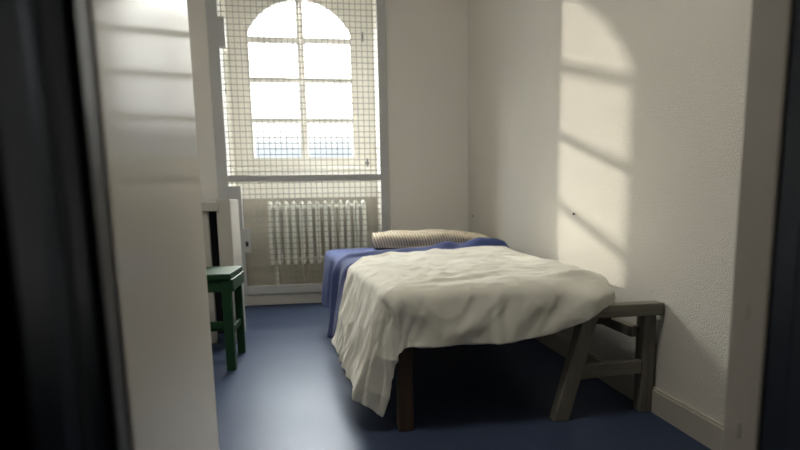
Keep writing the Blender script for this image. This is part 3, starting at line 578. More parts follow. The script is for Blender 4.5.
-34,32,0,-33,32,-33,1,29,-30,1,1,6,5,-2,-1,-1,-1,-1,-1,0,-1,0,-1,-1,0,0,-1,0,-1,1,-2,1,-1,1,-1,-1,1,-1,0,0,0,-1,1,-1,0,0,0,-1,1,-1,0,0,0,0,-1,0,1,-1,81,39,0,-32,30,-31,31,-32,30,-31,
1,1,21,-23,10,1,-1,0,-2,0,-2,0,0,-1,-1,0,-1,0,-1,0,0,-1,0,0,0,-1,0,0,-1,1,-1,0,0,-1,1,-1,0,0,0,0,-1,0,1,-1,-1,1,0,-1,0,0,80,40,-1,-32,31,-1,-31,-1,31,-31,27,-28,1,4,8,-2,0,-1,-1,-2,
1,-2,0,-1,-1,0,0,-1,-1,0,0,0,-1,0,0,-1,0,0,0,-1,0,1,-2,1,0,-1,0,0,0,0,-1,1,-1,0,0,0,-1,1,-1,0,81,40,-1,0,-33,32,-32,30,-31,29,-29,0,2,14,-8,3,-1,-1,-1,-1,0,-2,0,0,-2,1,-2,1,-2,1,-1,
-1,1,-1,0,-1,0,0,0,0,-1,0,0,0,0,-1,0,1,-2,1,0,-1,0,1,-2,1,0,-1,0,1,80,41,-2,0,-32,31,-1,-32,1,29,-30,1,23,-23,9,2,-1,-2,-1,0,-1,-1,-1,0,-1,-1,0,-1,0,0,-1,0,0,-1,0,-1,1,-1,0,-1,1,-1,
0,0,0,-1,1,-1,0,0,-1,1,-1,0,0,0,-1,1,-1,0,114,7,33,0,-2,-31,30,-31,30,-31,28,-28,1,4,9,-2,-1,-1,-1,-1,-1,-1,0,-1,-1,0,-1,-1,1,-2,1,-1,-1,1,-1,-1,1,-1,0,0,0,-1,0,0,0,-1,1,-1,0,0,0,-1,
0,1,-1,-1,1,-1,1,-1,80,41,-34,33,-1,-1,-32,31,-32,1,28,-28,2,15,-9,3,0,-2,-1,0,-2,0,-2,1,-2,0,-1,0,0,-1,-1,0,0,0,-1,0,-1,1,-1,0,-1,1,-1,0,0,0,-1,0,0,0,0,0,-1,0,0,0,0,-1,0,0,80,41,0,
-34,32,0,-33,31,-31,29,-29,26,-28,4,10,0,-1,-2,0,-2,0,-1,-1,0,-2,0,0,-1,0,-1,0,-1,0,-1,1,-1,0,-1,0,0,0,0,-1,0,0,0,-1,1,-1,0,-1,1,-1,1,-1,-1,1,0,-1,0,81,41,0,-2,-31,30,0,-32,31,-31,0,
27,-27,7,8,-3,-1,-1,-1,-1,-1,0,-2,0,-1,-1,0,-1,0,-1,0,-1,1,-2,1,-1,0,-1,1,-1,0,-1,1,-1,0,0,-1,1,-1,0,0,-1,1,-1,0,0,0,-1,0,0,80,42,-1,-1,-1,-32,31,-31,29,-29,27,-27,21,-23,11,3,-1,-2,
0,-2,-1,0,-1,-1,-1,-1,0,0,-1,-1,0,0,-1,0,0,-1,0,0,-1,1,-1,-1,1,-1,0,0,0,-1,0,0,0,0,-1,1,-1,0,-1,1,-1,0,81,41,0,0,-2,-31,30,0,-32,30,-30,26,-26,3,11,-1,0,-3,0,-1,-1,-2,0,0,-2,0,-1,0,
-1,0,-1,0,-1,0,0,-1,0,0,0,-1,0,0,0,-1,0,0,0,-1,1,-1,0,-1,1,-1,0,0,0,-1,1,-1,80,42,-1,0,-1,-1,-32,31,-1,-31,1,26,-25,14,-7,5,-2,0,-2,-1,-1,-1,-1,0,-2,0,0,-1,-1,0,-1,0,0,-1,0,0,-1,0,-1,
1,-1,0,0,-1,0,0,0,0,-1,0,0,0,-1,1,-1,0,-1,1,-1,0,81,42,-1,0,-1,0,-2,-31,30,-30,28,-28,23,-24,13,1,-1,-1,-2,0,-2,-1,0,-1,-1,-1,0,-1,-1,0,0,-1,0,-1,0,0,-1,0,0,-1,1,-1,-1,1,-1,0,0,0,-1,
0,0,0,0,-1,0,0,0,-1,1,-1,80,43,-2,0,0,-2,0,-1,-31,29,-29,26,-27,6,10,-2,0,-2,-1,-2,0,-1,-1,-1,-1,-1,0,0,-2,0,0,0,-2,1,-1,0,-1,1,-2,1,-1,0,0,0,-1,0,0,0,-1,1,-1,0,-1,1,-1,0,-1,1,-1,0,
81,75,-33,-1,-1,-32,31,0,-32,30,-30,27,-26,16,-7,4,-1,-1,-2,-1,-1,-1,-1,0,-2,0,-1,-1,0,0,-1,-1,0,0,-1,0,0,-1,0,0,-1,0,0,0,-1,1,-1,-1,1,-1,0,0,0,-1,0,0,0,0,-1,0,80,76,-34,-1,0,-1,-33,
32,-1,-31,28,-27,22,-22,13,1,-2,-1,-2,0,-2,0,-2,0,-2,0,0,-2,0,0,-1,0,-1,0,-1,0,0,-1,0,0,0,-1,0,0,-1,1,-1,0,-1,0,1,-2,1,0,-1,0,0,-1,0,1,113,43,0,-2,0,-1,0,-33,31,-1,-30,27,-27,6,11,-2,
-1,-2,-1,-1,-2,0,-1,-1,-1,-1,-1,0,0,-2,1,-2,1,-1,-1,0,0,0,-1,0,0,-1,0,0,-1,1,-1,0,-1,1,-1,0,0,-1,0,0,0,0,-1,0,81,43,0,-2,1,-2,0,-2,-30,29,-29,26,-24,15,-5,2,-1,-1,-2,0,-2,-2,0,0,-2,
-1,0,-1,0,-1,-1,0,0,-1,-1,1,-1,-1,1,-1,-1,1,-1,0,0,-1,0,0,0,-1,0,0,0,0,-1,0,0,-1,1,-1,80,44,-2,1,-2,0,-1,-1,-1,-31,29,-28,24,-22,12,1,-1,-2,-1,-2,0,-2,-1,0,-2,0,-1,-1,0,-1,-1,1,-2,1,
-2,1,-1,0,-1,0,0,0,-1,0,0,-1,0,0,0,-1,1,-1,0,-1,0,0,0,0,-1,0,81,43,0,32,-34,0,-33,32,-2,-30,29,-3,-26,7,11,-2,-2,-2,-1,-1,-1,-2,0,-2,0,-1,-1,0,-1,-1,0,-1,0,-1,0,0,-1,0,0,-1,0,-1,1,-1,
0,-1,0,1,-2,1,-1,0,0,0,-1,0,0,-1,1,-1,80,44,32,-34,0,-1,-1,-32,31,-2,-28,26,-25,18,-7,3,-2,-1,-1,-2,-1,-1,-1,-2,0,0,-2,0,-1,-1,0,0,-1,-1,0,0,-1,0,0,-1,0,0,0,-1,0,-1,1,-1,0,-1,1,-1,-1,
1,-1,1,-2,1,-1,1,81,44,32,-34,0,-1,0,-2,-30,29,-2,-27,23,-20,13,-1,-1,-2,-1,-1,-2,-1,-1,-1,0,-2,0,-1,-1,0,-1,-1,1,-2,0,0,0,-1,0,-1,0,0,0,-1,0,-1,1,-1,0,0,-1,0,0,0,-1,0,0,0,-1,0,80,77,
-33,-1,-1,-1,0,-2,0,-30,28,-2,-26,16,-6,6,-1,-3,0,-2,-2,0,-2,-1,0,-1,-2,1,-2,0,-1,0,-1,0,0,-2,1,-1,0,0,-1,0,-1,1,-1,0,-1,0,0,0,-1,1,-2,1,0,-1,0,-1,1,-1,81,77,-33,-1,-1,0,-1,-1,-1,-1,
-29,26,-24,19,-7,3,-3,0,-3,-1,-1,-1,-1,-2,0,-1,-1,0,-2,0,0,-1,-1,0,0,-1,-1,1,-1,-1,1,-1,-1,1,-1,0,-1,0,0,0,0,-1,0,0,-1,0,0,0,-1,0,80,78,-34,-1,32,-34,0,-32,31,-2,-1,-28,24,-19,13,-1,
-2,-1,-2,-2,-1,0,-2,-2,0,0,-2,-1,0,0,-2,0,0,-1,0,-1,0,-1,0,0,-1,0,0,0,-1,0,-1,1,-1,0,-1,0,0,0,0,-1,0,-1,1,-1,80,78,-33,30,-32,-1,-1,-1,-1,-30,29,-3,-25,17,-5,4,-1,-2,-2,-1,-1,-2,-1,
-1,0,-2,0,-2,0,0,-1,-1,0,-1,0,-1,0,0,-1,0,-1,0,0,0,-1,0,0,-1,0,0,0,-1,0,0,-1,0,0,0,-1,0,114,45,32,-33,-2,0,0,-2,0,-2,-28,26,-24,19,-6,2,-2,-1,-2,-2,-1,-2,0,-2,0,-1,-2,0,0,-2,0,0,-2,
1,-1,-1,0,0,-1,0,0,-1,0,0,-1,0,0,-1,0,0,0,-1,0,0,0,-1,0,0,-1,0,80,46,31,-33,-1,-1,0,-1,-1,-1,-2,-27,24,-19,14,-1,-3,-1,-2,-1,-2,-1,-1,-2,0,-1,-1,-1,0,-2,1,-2,0,0,-1,-1,1,-2,1,-1,-1,
1,-1,0,-1,0,0,-1,1,-1,-1,1,-1,0,-1,0,0,0,0,-1,81,45,33,-34,-1,32,-34,0,-32,31,-2,-2,-26,19,-5,4,-2,-2,-2,-1,-1,-2,-1,-1,-1,-1,0,-2,0,-1,-1,0,-1,0,-1,0,-1,0,-1,0,0,0,-1,0,-1,0,0,0,-1,
0,0,-1,0,0,0,-1,0,0,-1,0,80,46,32,-34,32,-34,0,-1,-1,-1,-30,28,-24,20,-5,0,-1,-3,-1,-2,-1,-1,-2,-1,0,-2,-1,0,-1,-1,-1,0,0,-1,-1,0,-1,0,0,-1,0,-1,1,-1,-1,0,0,0,-1,0,0,0,-1,0,-1,1,-1,
-1,1,-1,81,78,-32,31,-34,0,-1,-1,0,-2,-1,-28,25,-18,15,-4,-1,-2,-2,-1,-2,-1,-1,-2,0,-2,0,-1,-1,-1,0,-1,-1,0,0,-1,-1,1,-2,1,-1,-1,1,-1,-1,0,0,0,0,-1,-1,1,-1,0,0,-1,0,0,-1,0,80,79,-33,
31,-34,0,0,-2,0,-1,-1,-3,-25,19,-3,3,-3,-2,-1,-2,-2,0,-2,-2,0,-1,-1,-1,-1,-1,0,0,-2,0,0,-1,0,-1,0,-1,0,0,-1,1,-2,1,-1,-1,1,-1,0,-1,1,-1,-1,1,-1,-1,1,-1,1322,74,2,-1,-1,1,-3,3,4,-60,
5,-2,0,-22,1,-2,-10,-3,8,5,20,-20,4,4,-1,-9,-17,13,13,18,-26,0,2,2,-7,-2,13,-10,-3,1,3,1,3,7,-5,-9,9,7,-2,-7,1,-1,0,-2,0,-1,0,-10,-11,23,-99,77,-1,1,0,0,0,-2,2,1,-53,2,-6,-8,-2,-13,
1,0,-8,-5,5,22,-3,-5,-2,0,-1,-7,3,8,-3,-7,-6,0,17,3,-12,7,-1,-3,-4,-1,-2,9,-1,-7,-2,2,6,9,0,-8,0,-3,0,-2,1,-4,-23,29,-47,78,0,0,0,-1,2,-1,-2,1,-23,-32,6,-22,-4,6,3,-12,3,1,-13,5,17,
-14,3,0,-1,1,2,-2,-12,14,1,-19,15,13,-11,-1,2,-2,0,1,-4,-4,2,5,-7,-1,5,9,4,-8,-1,-3,-1,1,0,-10,-14,25,-36,79,0,0,-1,1,0,-1,-2,5,-6,-55,5,-9,-13,-2,9,-4,-3,1,-3,-4,1,3,-1,0,-3,3,3,-1,
-17,12,14,-7,-7,5,2,-4,0,1,0,2,-4,-5,2,1,1,5,0,-3,1,3,-2,-3,-2,3,1,-15,-9,23,-30,79,1,0,-1,1,0,-1,0,-5,9,-48,-15,-1,-22,1,10,7,-4,-6,-3,-4,-1,5,-1,-2,-3,1,6,2,-2,-15,14,2,-7,4,2,-2,
-2,1,1,2,-2,-5,-1,1,3,9,-9,0,2,3,-2,-3,-2,3,1,-14,-12,25,-26,80,0,1,-1,0,0,1,-1,-2,4,-35,-29,8,-30,3,1,10,5,-1,-12,-2,-2,2,2,-4,-1,-1,4,6,-1,-3,-14,13,-2,2,2,-3,0,2,-1,1,-4,-2,1,2,3,
1,-3,-1,1,3,0,-3,-3,1,-3,-8,-6,19,-24,81,0,0,0,0,0,-1,-1,4,-2,-21,-41,7,-17,-15,4,11,7,-5,-9,-2,-1,2,-1,-2,-1,1,2,2,2,-1,-5,-5,7,2,0,-2,0,2,0,-4,-1,0,2,1,2,0,1,-4,-3,4,4,-4,2,-7,-5,
-1,-4,15,-22,82,0,0,-1,1,-1,1,-1,0,0,-4,-57,7,-6,-21,-2,9,-3,-1,-1,-3,0,3,-2,-2,-1,4,-1,0,2,0,-2,-3,1,4,0,-4,2,2,-1,-4,0,2,2,0,-1,-1,2,1,-1,-4,6,-5,5,-7,1,-15,4,14,-19,82,0,1,-1,0,0,
0,0,0,0,6,-71,12,-8,-10,-10,2,-3,0,2,-5,1,4,0,-4,0,3,0,-2,1,2,-1,-3,1,2,0,-3,0,3,1,-5,0,5,1,-2,-3,3,2,-3,-5,1,-6,4,9,10,-17,-17,16,5,-19,83,0,0,0,-1,1,0,-1,1,-1,-5,-42,-8,-2,-7,-18,
0,4,-5,2,-3,-1,3,2,-2,0,1,-2,-1,1,4,-1,-3,-2,5,-2,-2,0,2,1,-3,1,3,2,-5,-2,2,4,0,-4,-10,-3,7,2,4,1,0,0,0,-17,84,-1,1,-1,0,0,1,-1,-1,-1,0,-39,-17,4,-5,-26,6,-4,-1,0,0,-2,4,0,0,-1,0,-2,
-2,3,4,0,-3,0,0,0,-2,0,2,0,-1,-1,4,0,-1,-3,-1,3,2,-2,-7,-5,1,6,5,0,0,0,0,-16,84,0,0,0,0,0,-1,1,-1,-1,1,-35,-26,11,-6,-28,3,-1,-1,-2,-4,-6,11,10,3,-12,-2,-2,0,4,2,0,-1,0,0,-3,0,2,0,-1,
-1,1,1,2,1,-4,-2,1,0,3,-5,-5,-2,2,9,0,0,0,0,-15,85,-1,1,-1,0,1,-1,0,0,-3,4,-31,-34,14,-6,-27,-1,2,0,-2,-4,-12,13,9,15,-22,-3,0,1,4,1,-2,-1,3,-1,-4,1,2,1,-2,0,0,3,0,1,-2,-3,-2,1,3,0,
-11,0,0,9,2,0,0,0,-15,86,-1,0,0,0,-1,1,-1,1,-1,0,-23,-42,11,-2,-23,-8,5,3,-3,-5,-8,4,10,20,-24,-4,2,1,5,-1,-4,-1,3,1,-4,0,3,1,-1,-1,3,2,-1,-1,0,-4,-3,3,3,0,-13,0,-2,11,3,0,0,0,-13,86,
-1,1,-1,1,-1,0,0,0,0,0,-19,-39,-8,14,-31,-5,2,7,-1,-6,-3,-4,13,9,-14,-4,1,2,4,0,-7,-1,4,3,-4,-1,2,2,-1,0,3,2,-1,-3,0,-2,-3,3,2,-2,-14,5,2,-2,10,0,0,0,-13,86,0,0,0,0,0,-1,1,-1,1,-1,-1,
-50,-20,6,-19,-4,1,5,4,-4,-5,3,1,1,-1,-4,-1,1,4,1,-6,-2,3,5,-3,-3,1,2,1,-1,2,3,-1,-4,0,0,-2,0,4,1,-5,-13,9,-6,-1,13,0,0,-13,87,0,-1,1,-1,0,0,0,0,-1,1,-1,-27,-45,-9,-1,-6,-1,4,6,-1,-3,
-2,0,1,1,-3,0,-2,3,2,-3,-3,3,4,0,-6,-1,3,2,0,0,2,-1,-2,-1,1,0,-2,3,2,0,-4,-6,3,2,-17,9,6,-12,88,-1,0,0,-1,1,0,-1,1,-1,0,0,-24,-46,-12,1,-8,-2,3,4,4,-3,-2,-2,0,1,0,-1,-2,2,4,-3,-2,1,
5,-1,-6,-1,3,-1,6,-4,1,0,-2,0,1,0,-1,1,3,1,-4,-4,0,6,-1,-25,10,-11,88,-1,1,-1,1,-1,0,-1,1,0,-1,0,-19,-48,-14,0,-6,-4,1,3,5,-1,-2,-2,0,0,0,-1,0,3,3,-2,-4,1,4,-1,-6,-1,4,4,-2,-1,2,-2,
-2,1,1,-1,0,3,1,1,-2,-7,2,3,-9,-6,4,-11,88,0,0,0,0,-1,1,-1,0,0,0,0,-18,-48,-17,1,-4,-5,1,2,2,1,0,-3,-1,1,0,0,-1,3,4,-2,-5,1,4,-2,-6,-1,4,5,0,-1,1,-4,-1,0,2,-2,1,3,2,-1,-3,-4,1,1,-5,
-8,6,-11,89,0,-1,1,-1,-1,1,0,0,-1,1,-1,-15,-50,-18,0,-3,-3,1,0,0,2,0,-1,-1,0,1,-1,-1,2,4,0,-4,-1,3,0,-6,-2,2,4,5,-1,0,-6,-2,3,1,-2,1,4,0,-2,-1,0,-3,1,-4,-12,8,-10,90,-1,0,-1,1,-1,0,
1,-1,-1,1,-1,-13,-48,-23,0,-3,-1,3,-2,-1,0,2,0,-3,1,2,-1,-3,2,3,3,-4,-1,2,1,-4,-4,-1,3,7,2,-2,-8,-1,6,0,-3,0,5,-1,-3,1,0,-2,0,-3,-15,12,-10,90,0,-1,0,0,0,0,-1,0,1,-1,0,-11,-49,-26,-1,
-1,0,3,-1,-4,1,2,-1,-2,1,2,-1,-2,-1,5,2,-1,-3,2,2,-3,-5,-2,1,7,4,-3,-7,-2,7,2,-4,0,2,0,-2,-1,2,-2,3,-4,-16,8,-9,90,0,0,0,-1,0,0,0,0,0,-1,1,-11,-47,-27,-3,-2,2,1,0,-3,-1,2,0,-2,0,2,1,
-2,0,3,0,1,-2,1,1,-3,-2,-2,-1,6,4,-4,-6,-1,6,3,-1,0,0,-2,-3,-1,2,1,4,3,-24,-3,-9,91,-1,0,0,0,0,-1,1,-1,0,-1,1,-10,-43,-31,-3,-2,1,-1,1,-2,-1,2,-2,0,-1,2,3,0,-1,0,0,0,1,-1,-1,0,0,-1,
-3,4,3,-1,-8,1,3,6,1,-1,-1,-4,-4,1,1,1,6,2,-19,-13,-9,91,0,0,-1,0,0,0,0,-1,1,-1,0,-7,-44,-33,-3,-1,-1,0,-1,0,1,-2,0,0,0,0,4,2,0,-4,-2,3,0,-2,-1,1,3,-1,-3,1,4,-1,-5,-2,3,7,0,1,-3,-5,
-4,2,2,-1,5,1,-10,-22,-8,91,0,1,-2,1,0,-1,0,0,0,-1,1,-7,-42,-38,-2,0,0,-2,-2,4,0,-3,1,1,-1,-3,5,4,-1,-5,-3,4,2,-3,-3,2,6,-2,-3,0,3,2,-5,-3,4,4,2,-1,-4,-5,-2,4,1,-2,2,2,-2,-30,-9,92,
0,0,-1,0,0,-1,1,-1,0,0,-1,-4,-39,-45,-3,3,1,-3,-1,2,2,-4,2,1,-2,-3,4,5,-2,-5,-4,6,2,-2,-2,1,4,-1,-3,0,2,3,-4,-1,2,5,0,-4,-3,-4,-2,5,1,0,1,0,-1,-28,-8,93,-1,0,-1,1,-1,0,0,0,-1,1,-1,-5,
-35,-51,-2,3,3,-1,-4,0,1,0,2,1,-3,-2,3,5,-3,-6,-3,7,2,0,-2,1,0,-2,2,-1,0,1,1,-1,2,3,-2,-3,-3,-4,-1,3,4,1,0,0,-2,-27,-7,92,1,-1,0,0,0,-1,0,1,-1,-1,1,-6,-29,-58,-3,5,3,1,-4,-4,0,3,3,0,
-4,-1,4,4,-4,-5,-1,5,0,3,0,0,-5,-1,4,1,-3,0,3,1,1,1,-4,-2,0,-3,-4,3,7,-1,2,-2,-2,-23,-8,93,0,0,0,-1,0,-1,1,0,-1,0,-1,-2,-30,-58,-4,1,4,4,-3,-7,1,3,5,-3,-5,0,4,5,-2,-5,-1,2,0,3,2,1,-7,
-4,7,2,-5,0,4,3,-2,-1,-3,-1,2,-2,-6,5,6,0,-2,-2,-1,0,-7,93,1,-1,0,0,-1,0,0,0,-1,1,-1,-3,-48,-18,-25,-2,4,5,-1,-7,1,3,5,-4,-6,0,3,6,-1,-2,-1,-1,-1,2,4,1,-6,-4,4,3,-4,1,5,1,-3,-2,-3,0,
4,-3,-5,6,6,-2,-4,-2,0,1,-7,94,0,-1,0,0,0,0,-1,0,0,0,-1,-3,-45,-21,-23,-5,3,3,3,-5,2,3,1,-4,-4,0,2,3,0,1,-1,1,-3,0,2,2,-2,-4,2,0,0,1,4,1,-2,-4,-4,2,4,-3,-3,3,6,1,-5,-5,2,0,-7,94,1,-1,
-1,0,1,-1,-1,1,-1,0,0,-2,-46,-26,-18,-5,0,5,2,-2,3,1,-2,-4,-1,2,1,-1,-1,2,3,1,-2,-3,-2,2,2,0,-2,0,1,0,2,1,0,-3,-5,2,4,-1,-5,1,8,1,-2,-7,0,2,-7,95,0,-1,0,0,-1,0,1,-1,-1,1,-1,-2,-45,-31,
-13,-4,-1,4,2,-2,5,-2,-4,-2,2,3,0,-4,-1,1,5,1,0,-5,-5,2,5,3,-5,0,2,0,-2,2,2,-2,-4,0,5,-2,-4,-1,9,3,-4,-6,-2,4,-6,95,0,0,-1,0,0,0,-1,0,0,0,-1,-2,-42,-38,-8,-2,-3,3,2,-1,2,-2,-4,0,4,4,
0,-7,-3,1,7,1,-1,-4,-6,3,4,4,-4,-1,2,0,-3,2,3,-1,-4,-1,5,-2,-3,-1,9,2,-4,-7,0,2,-7,96,0,-1,-1,1,-1,0,0,0,-1,-1,2,-3,-43,-38,-8,-1,-3,2,2,-2,0,0,-3,2,5,1,0,-7,-3,1,5,3,-2,-4,-3,1,4,3,
-2,-3,2,1,-3,1,4,0,-4,-1,3,0,-5,3,5,0,-3,-2,-1,2,-6,96,0,0,-1,0,-1,1,-1,0,-1,1,-1,-2,-42,-35,-12,0,-5,2,2,-2,0,0,-2,3,5,0,-1,-5,-3,0,4,3,-1,-4,-2,1,2,4,-2,-2,0,2,-2,0,2,2,-3,-1,2,-1,
-2,1,4,-3,-1,3,1,-3,-6,97,-1,0,-1,0,1,-2,1,-1,0,0,-1,-1,-41,-36,-13,1,-6,1,2,-1,-1,1,-1,1,5,2,-3,-5,0,-2,3,3,1,-5,-1,2,0,3,0,-3,0,1,0,-1,1,2,-1,-1,0,0,-2,3,0,-3,-1,6,4,-5,-6,97,0,-1,
0,0,-1,0,0,-1,1,-2,2,-3,-40,-37,-11,-3,-4,1,2,-1,0,1,-1,-1,4,3,-4,-3,0,1,0,2,1,-3,0,1,-2,3,2,-3,-2,3,-1,-1,1,0,0,0,1,-1,-1,3,-2,-3,0,7,3,-3,-5,97,0,0,-1,0,-1,1,-1,0,-1,1,-1,-2,-39,-38,
-10,-5,-4,2,3,-2,2,1,-2,-4,4,4,-3,-4,1,2,-1,2,2,-4,0,0,0,2,3,-2,-3,-1,1,-1,2,1,-1,1,0,-2,-1,4,0,-5,0,7,4,-4,-6,98,-1,0,0,-1,0,0,0,-1,0,0,-2,1,-40,-40,-10,-5,-4,3,4,-2,1,2,-2,-5,3,3,
-1,-4,1,3,-3,4,1,-3,-2,1,0,3,3,-1,-4,-2,-3,2,3,3,-2,-1,1,-2,-1,2,1,-2,-1,7,2,-3,-5,98,0,-1,0,0,-1,0,0,0,-1,-1,2,-2,-41,-36,-15,-4,-5,6,4,-2,-2,4,0,-5,-1,4,1,-5,1,2,-1,2,3,-3,-4,2,0,
3,3,0,-4,-5,-1,2,4,2,-2,-1,1,-2,-3,4,1,0,-2,5,2,-4,-5,98,0,0,-1,0,0,0,-2,2,-2,1,-1,-3,-35,-38,-20,-3,-2,5,5,-2,-5,4,4,-5,-2,2,2,-3,-2,2,-1,4,2,-3,-4,2,0,4,1,0,-5,-3,0,4,1,1,-3,0,2,-1,
-3,3,3,-2,-2,3,2,-3,-5,98,1,-1,0,-1,0,0,-1,1,-1,-1,0,0,-39,-37,-21,-1,-2,5,4,-3,-5,3,7,-3,-4,1,2,-2,-5,3,0,3,4,-4,-3,1,0,4,0,-1,-5,0,1,5,-2,-2,-3,3,3,-2,-3,5,4,-4,-3,0,2,-2,-5,99,0,
-1,0,0,-1,0,0,0,-1,0,0,-2,-39,-36,-21,1,0,0,4,-3,-5,4,8,-2,-6,1,3,-4,-4,2,0,3,4,-1,-3,-1,2,0,1,-4,-2,1,5,3,-4,-5,-1,4,2,-2,-2,7,3,-2,-4,-4,0,-1,-5,99,1,-2,1,-1,0,-1,0,0,-1,1,-1,-2,-36,
-43,-18,5,-1,-2,2,-1,-3,3,7,-3,-5,2,2,-3,-6,1,1,3,4,1,-3,0,1,-2,0,-5,1,5,2,0,-2,-5,-1,5,2,-5,1,3,6,0,-3,-8,-2,0,-5,100,0,-1,0,-1,0,0,-1,0,0,0,-1,0,-40,-41,-17,4,0,-5,4,0,-2,2,5,-5,-2,
3,1,-3,-5,-1,2,3,3,1,-2,1,0,-2,-3,-1,4,3,-2,-1,-1,-2,1,5,-2,-3,0,0,6,3,0,-10,-5,2,-5,101,-1,-1,1,-2,1,-1,0,-1,0,0,0,-2,-38,-39,-20,3,-2,-2,2,3,0,0,1,-4,-1,4,1,-2,-6,0,2,4,1,-2,0,1,2,
-3,-3,0,6,2,-6,-3,2,0,2,4,-1,-4,0,-3,3,7,2,-9,-7,3,-4,101,-1,0,-1,1,-2,1,-1,0,-1,0,0,-1,-38,-39,-21,3,-3,-3,3,4,1,0,-2,-4,0,5,1,-2,-5,0,3,4,0,-4,-2,3,2,-2,-1,2,5,-2,-7,-4,3,3,2,3,-1,
-2,-1,-3,0,6,4,-7,-5,1,-4,101,-1,1,-2,1,-1,0,-1,0,0,0,-1,-1,-40,-34,-23,1,0,-4,-1,5,2,1,-1,-4,-1,3,3,-3,-4,1,3,4,1,-7,-3,5,1,-1,1,4,1,-4,-6,-3,4,0,4,3,-2,-2,2,-4,-1,5,3,-5,-2,1,-5,102,
-1,-1,1,-2,1,-1,0,-1,0,0,0,-3,-37,-39,-20,3,1,-6,-4,4,3,3,1,-3,-4,2,3,-3,-4,4,2,2,1,-4,-4,3,2,-1,3,4,-3,-5,-4,1,2,-2,4,3,-2,-3,5,-3,-3,6,-1,-3,2,1,-4,102,-1,0,0,-1,0,-1,0,0,-1,1,-2,
0,-39,-41,-17,2,3,-7,-5,2,4,3,2,-1,-6,1,4,-3,-2,2,2,-1,3,-1,-5,5,-1,-3,7,2,-7,-5,2,1,2,-4,2,6,-5,-1,5,-3,-2,4,-1,-3,4,2,-4,102,0,-1,0,0,-1,-1,1,-1,-1,1,-1,-1,-41,-37,-19,2,2,-6,-5,4,
2,1,2,1,-4,-2,5,0,-4,2,0,-2,4,1,-4,2,0,-2,5,1,-7,-4,4,3,0,-6,2,6,-3,0,3,-3,-4,5,0,-3,5,0,-4,103,-1,0,-1,0,-1,0,-1,1,-1,-1,1,-3,-37,-40,-20,1,3,-6,-3,5,4,-6,2,2,-2,-1,4,1,-2,2,-4,-2,
5,0,-4,2,2,-1,0,2,-6,-2,4,3,0,-7,1,5,0,1,2,-3,-5,2,3,-2,4,-1,-4,103,0,-1,-1,0,0,-1,0,0,-1,0,0,-1,-41,-37,-22,0,4,-4,-3,6,1,-4,-1,3,-1,1,1,1,2,0,-4,-1,1,0,-3,2,4,-1,-3,1,-1,-2,1,5,-2,
-5,0,5,0,0,4,-3,-5,0,2,3,1,-3,-4,104,-1,-1,0,-1,0,0,-1,0,0,-1,0,-1,-42,-36,-24,2,4,-2,-2,2,0,-1,-1,1,1,1,-1,0,4,0,-3,0,0,-3,-1,2,3,1,-6,1,3,-1,-3,4,-1,-2,0,4,-3,0,5,0,-6,-1,2,5,-1,-5,
-3,104,-1,-1,1,-2,1,-1,-1,0,0,0,-1,-1,-41,-41,-20,4,2,-1,-1,-1,-1,2,0,0,0,1,-1,-2,4,1,-2,2,-2,-4,2,1,1,1,-6,2,4,-1,-4,2,0,0,3,0,-4,-1,5,2,-5,-1,4,2,-2,-4,-4,104,0,-1,0,-1,-1,0,0,0,-1,
0,-1,0,-44,-42,-15,5,-2,-1,2,-3,-2,4,1,-3,0,3,-2,-3,3,1,0,1,-1,-3,3,0,-1,1,-4,1,3,1,-4,0,2,1,2,-2,-3,-2,4,3,-3,1,2,1,-2,-5,-3,104,0,0,-2,1,-1,-1,0,0,0,-1,0,-2,-42,-48,-8,6,-6,-2,4,-1,
-1,1,0,-3,1,3,0,-4,-1,2,0,1,2,-3,3,-1,0,-1,-1,-1,1,2,-1,-1,2,3,-2,-4,-1,2,0,1,4,-2,0,2,-4,-4,-4,105,-1,0,-1,0,-1,0,-1,1,-1,-1,0,-1,-44,-48,-7,7,-6,-5,4,3,0,-2,-1,-2,0,4,1,-4,-1,-1,1,
1,3,-1,0,-1,-1,1,1,-2,-2,4,1,-2,3,3,-5,-8,5,3,-2,0,5,-2,0,1,-5,-3,-3,105,0,-1,-1,0,0,-1,0,-1,0,0,-1,0,-47,-46,-5,5,-5,-6,2,4,1,0,-3,-2,-2,4,3,-2,1,-4,0,-1,5,0,-2,-2,0,1,3,-3,0,2,1,-1,
2,4,-7,-8,6,4,-3,-1,6,-2,-1,-1,-3,-3,-3,105,0,0,-1,-1,0,-1,0,0,-1,0,0,-2,-44,-50,-3,5,-4,-4,-3,3,3,1,-1,-5,0,0,5,0,3,-4,-3,-1,6,-1,-3,-2,0,2,2,0,-1,2,-2,0,5,1,-8,-6,7,2,-2,0,3,-1,-2,
0,-2,-2,-3,106,-1,-1,1,-2,1,-2,1,-1,-1,0,1,-3,-46,-47,-4,4,-1,-3,-7,1,5,3,-3,-3,-2,0,3,3,5,-4,-3,-2,5,0,-3,-4,1,1,3,0,0,1,-3,-1,7,0,-9,-2,5,2,-1,-1,1,0,-2,0,1,-3,])
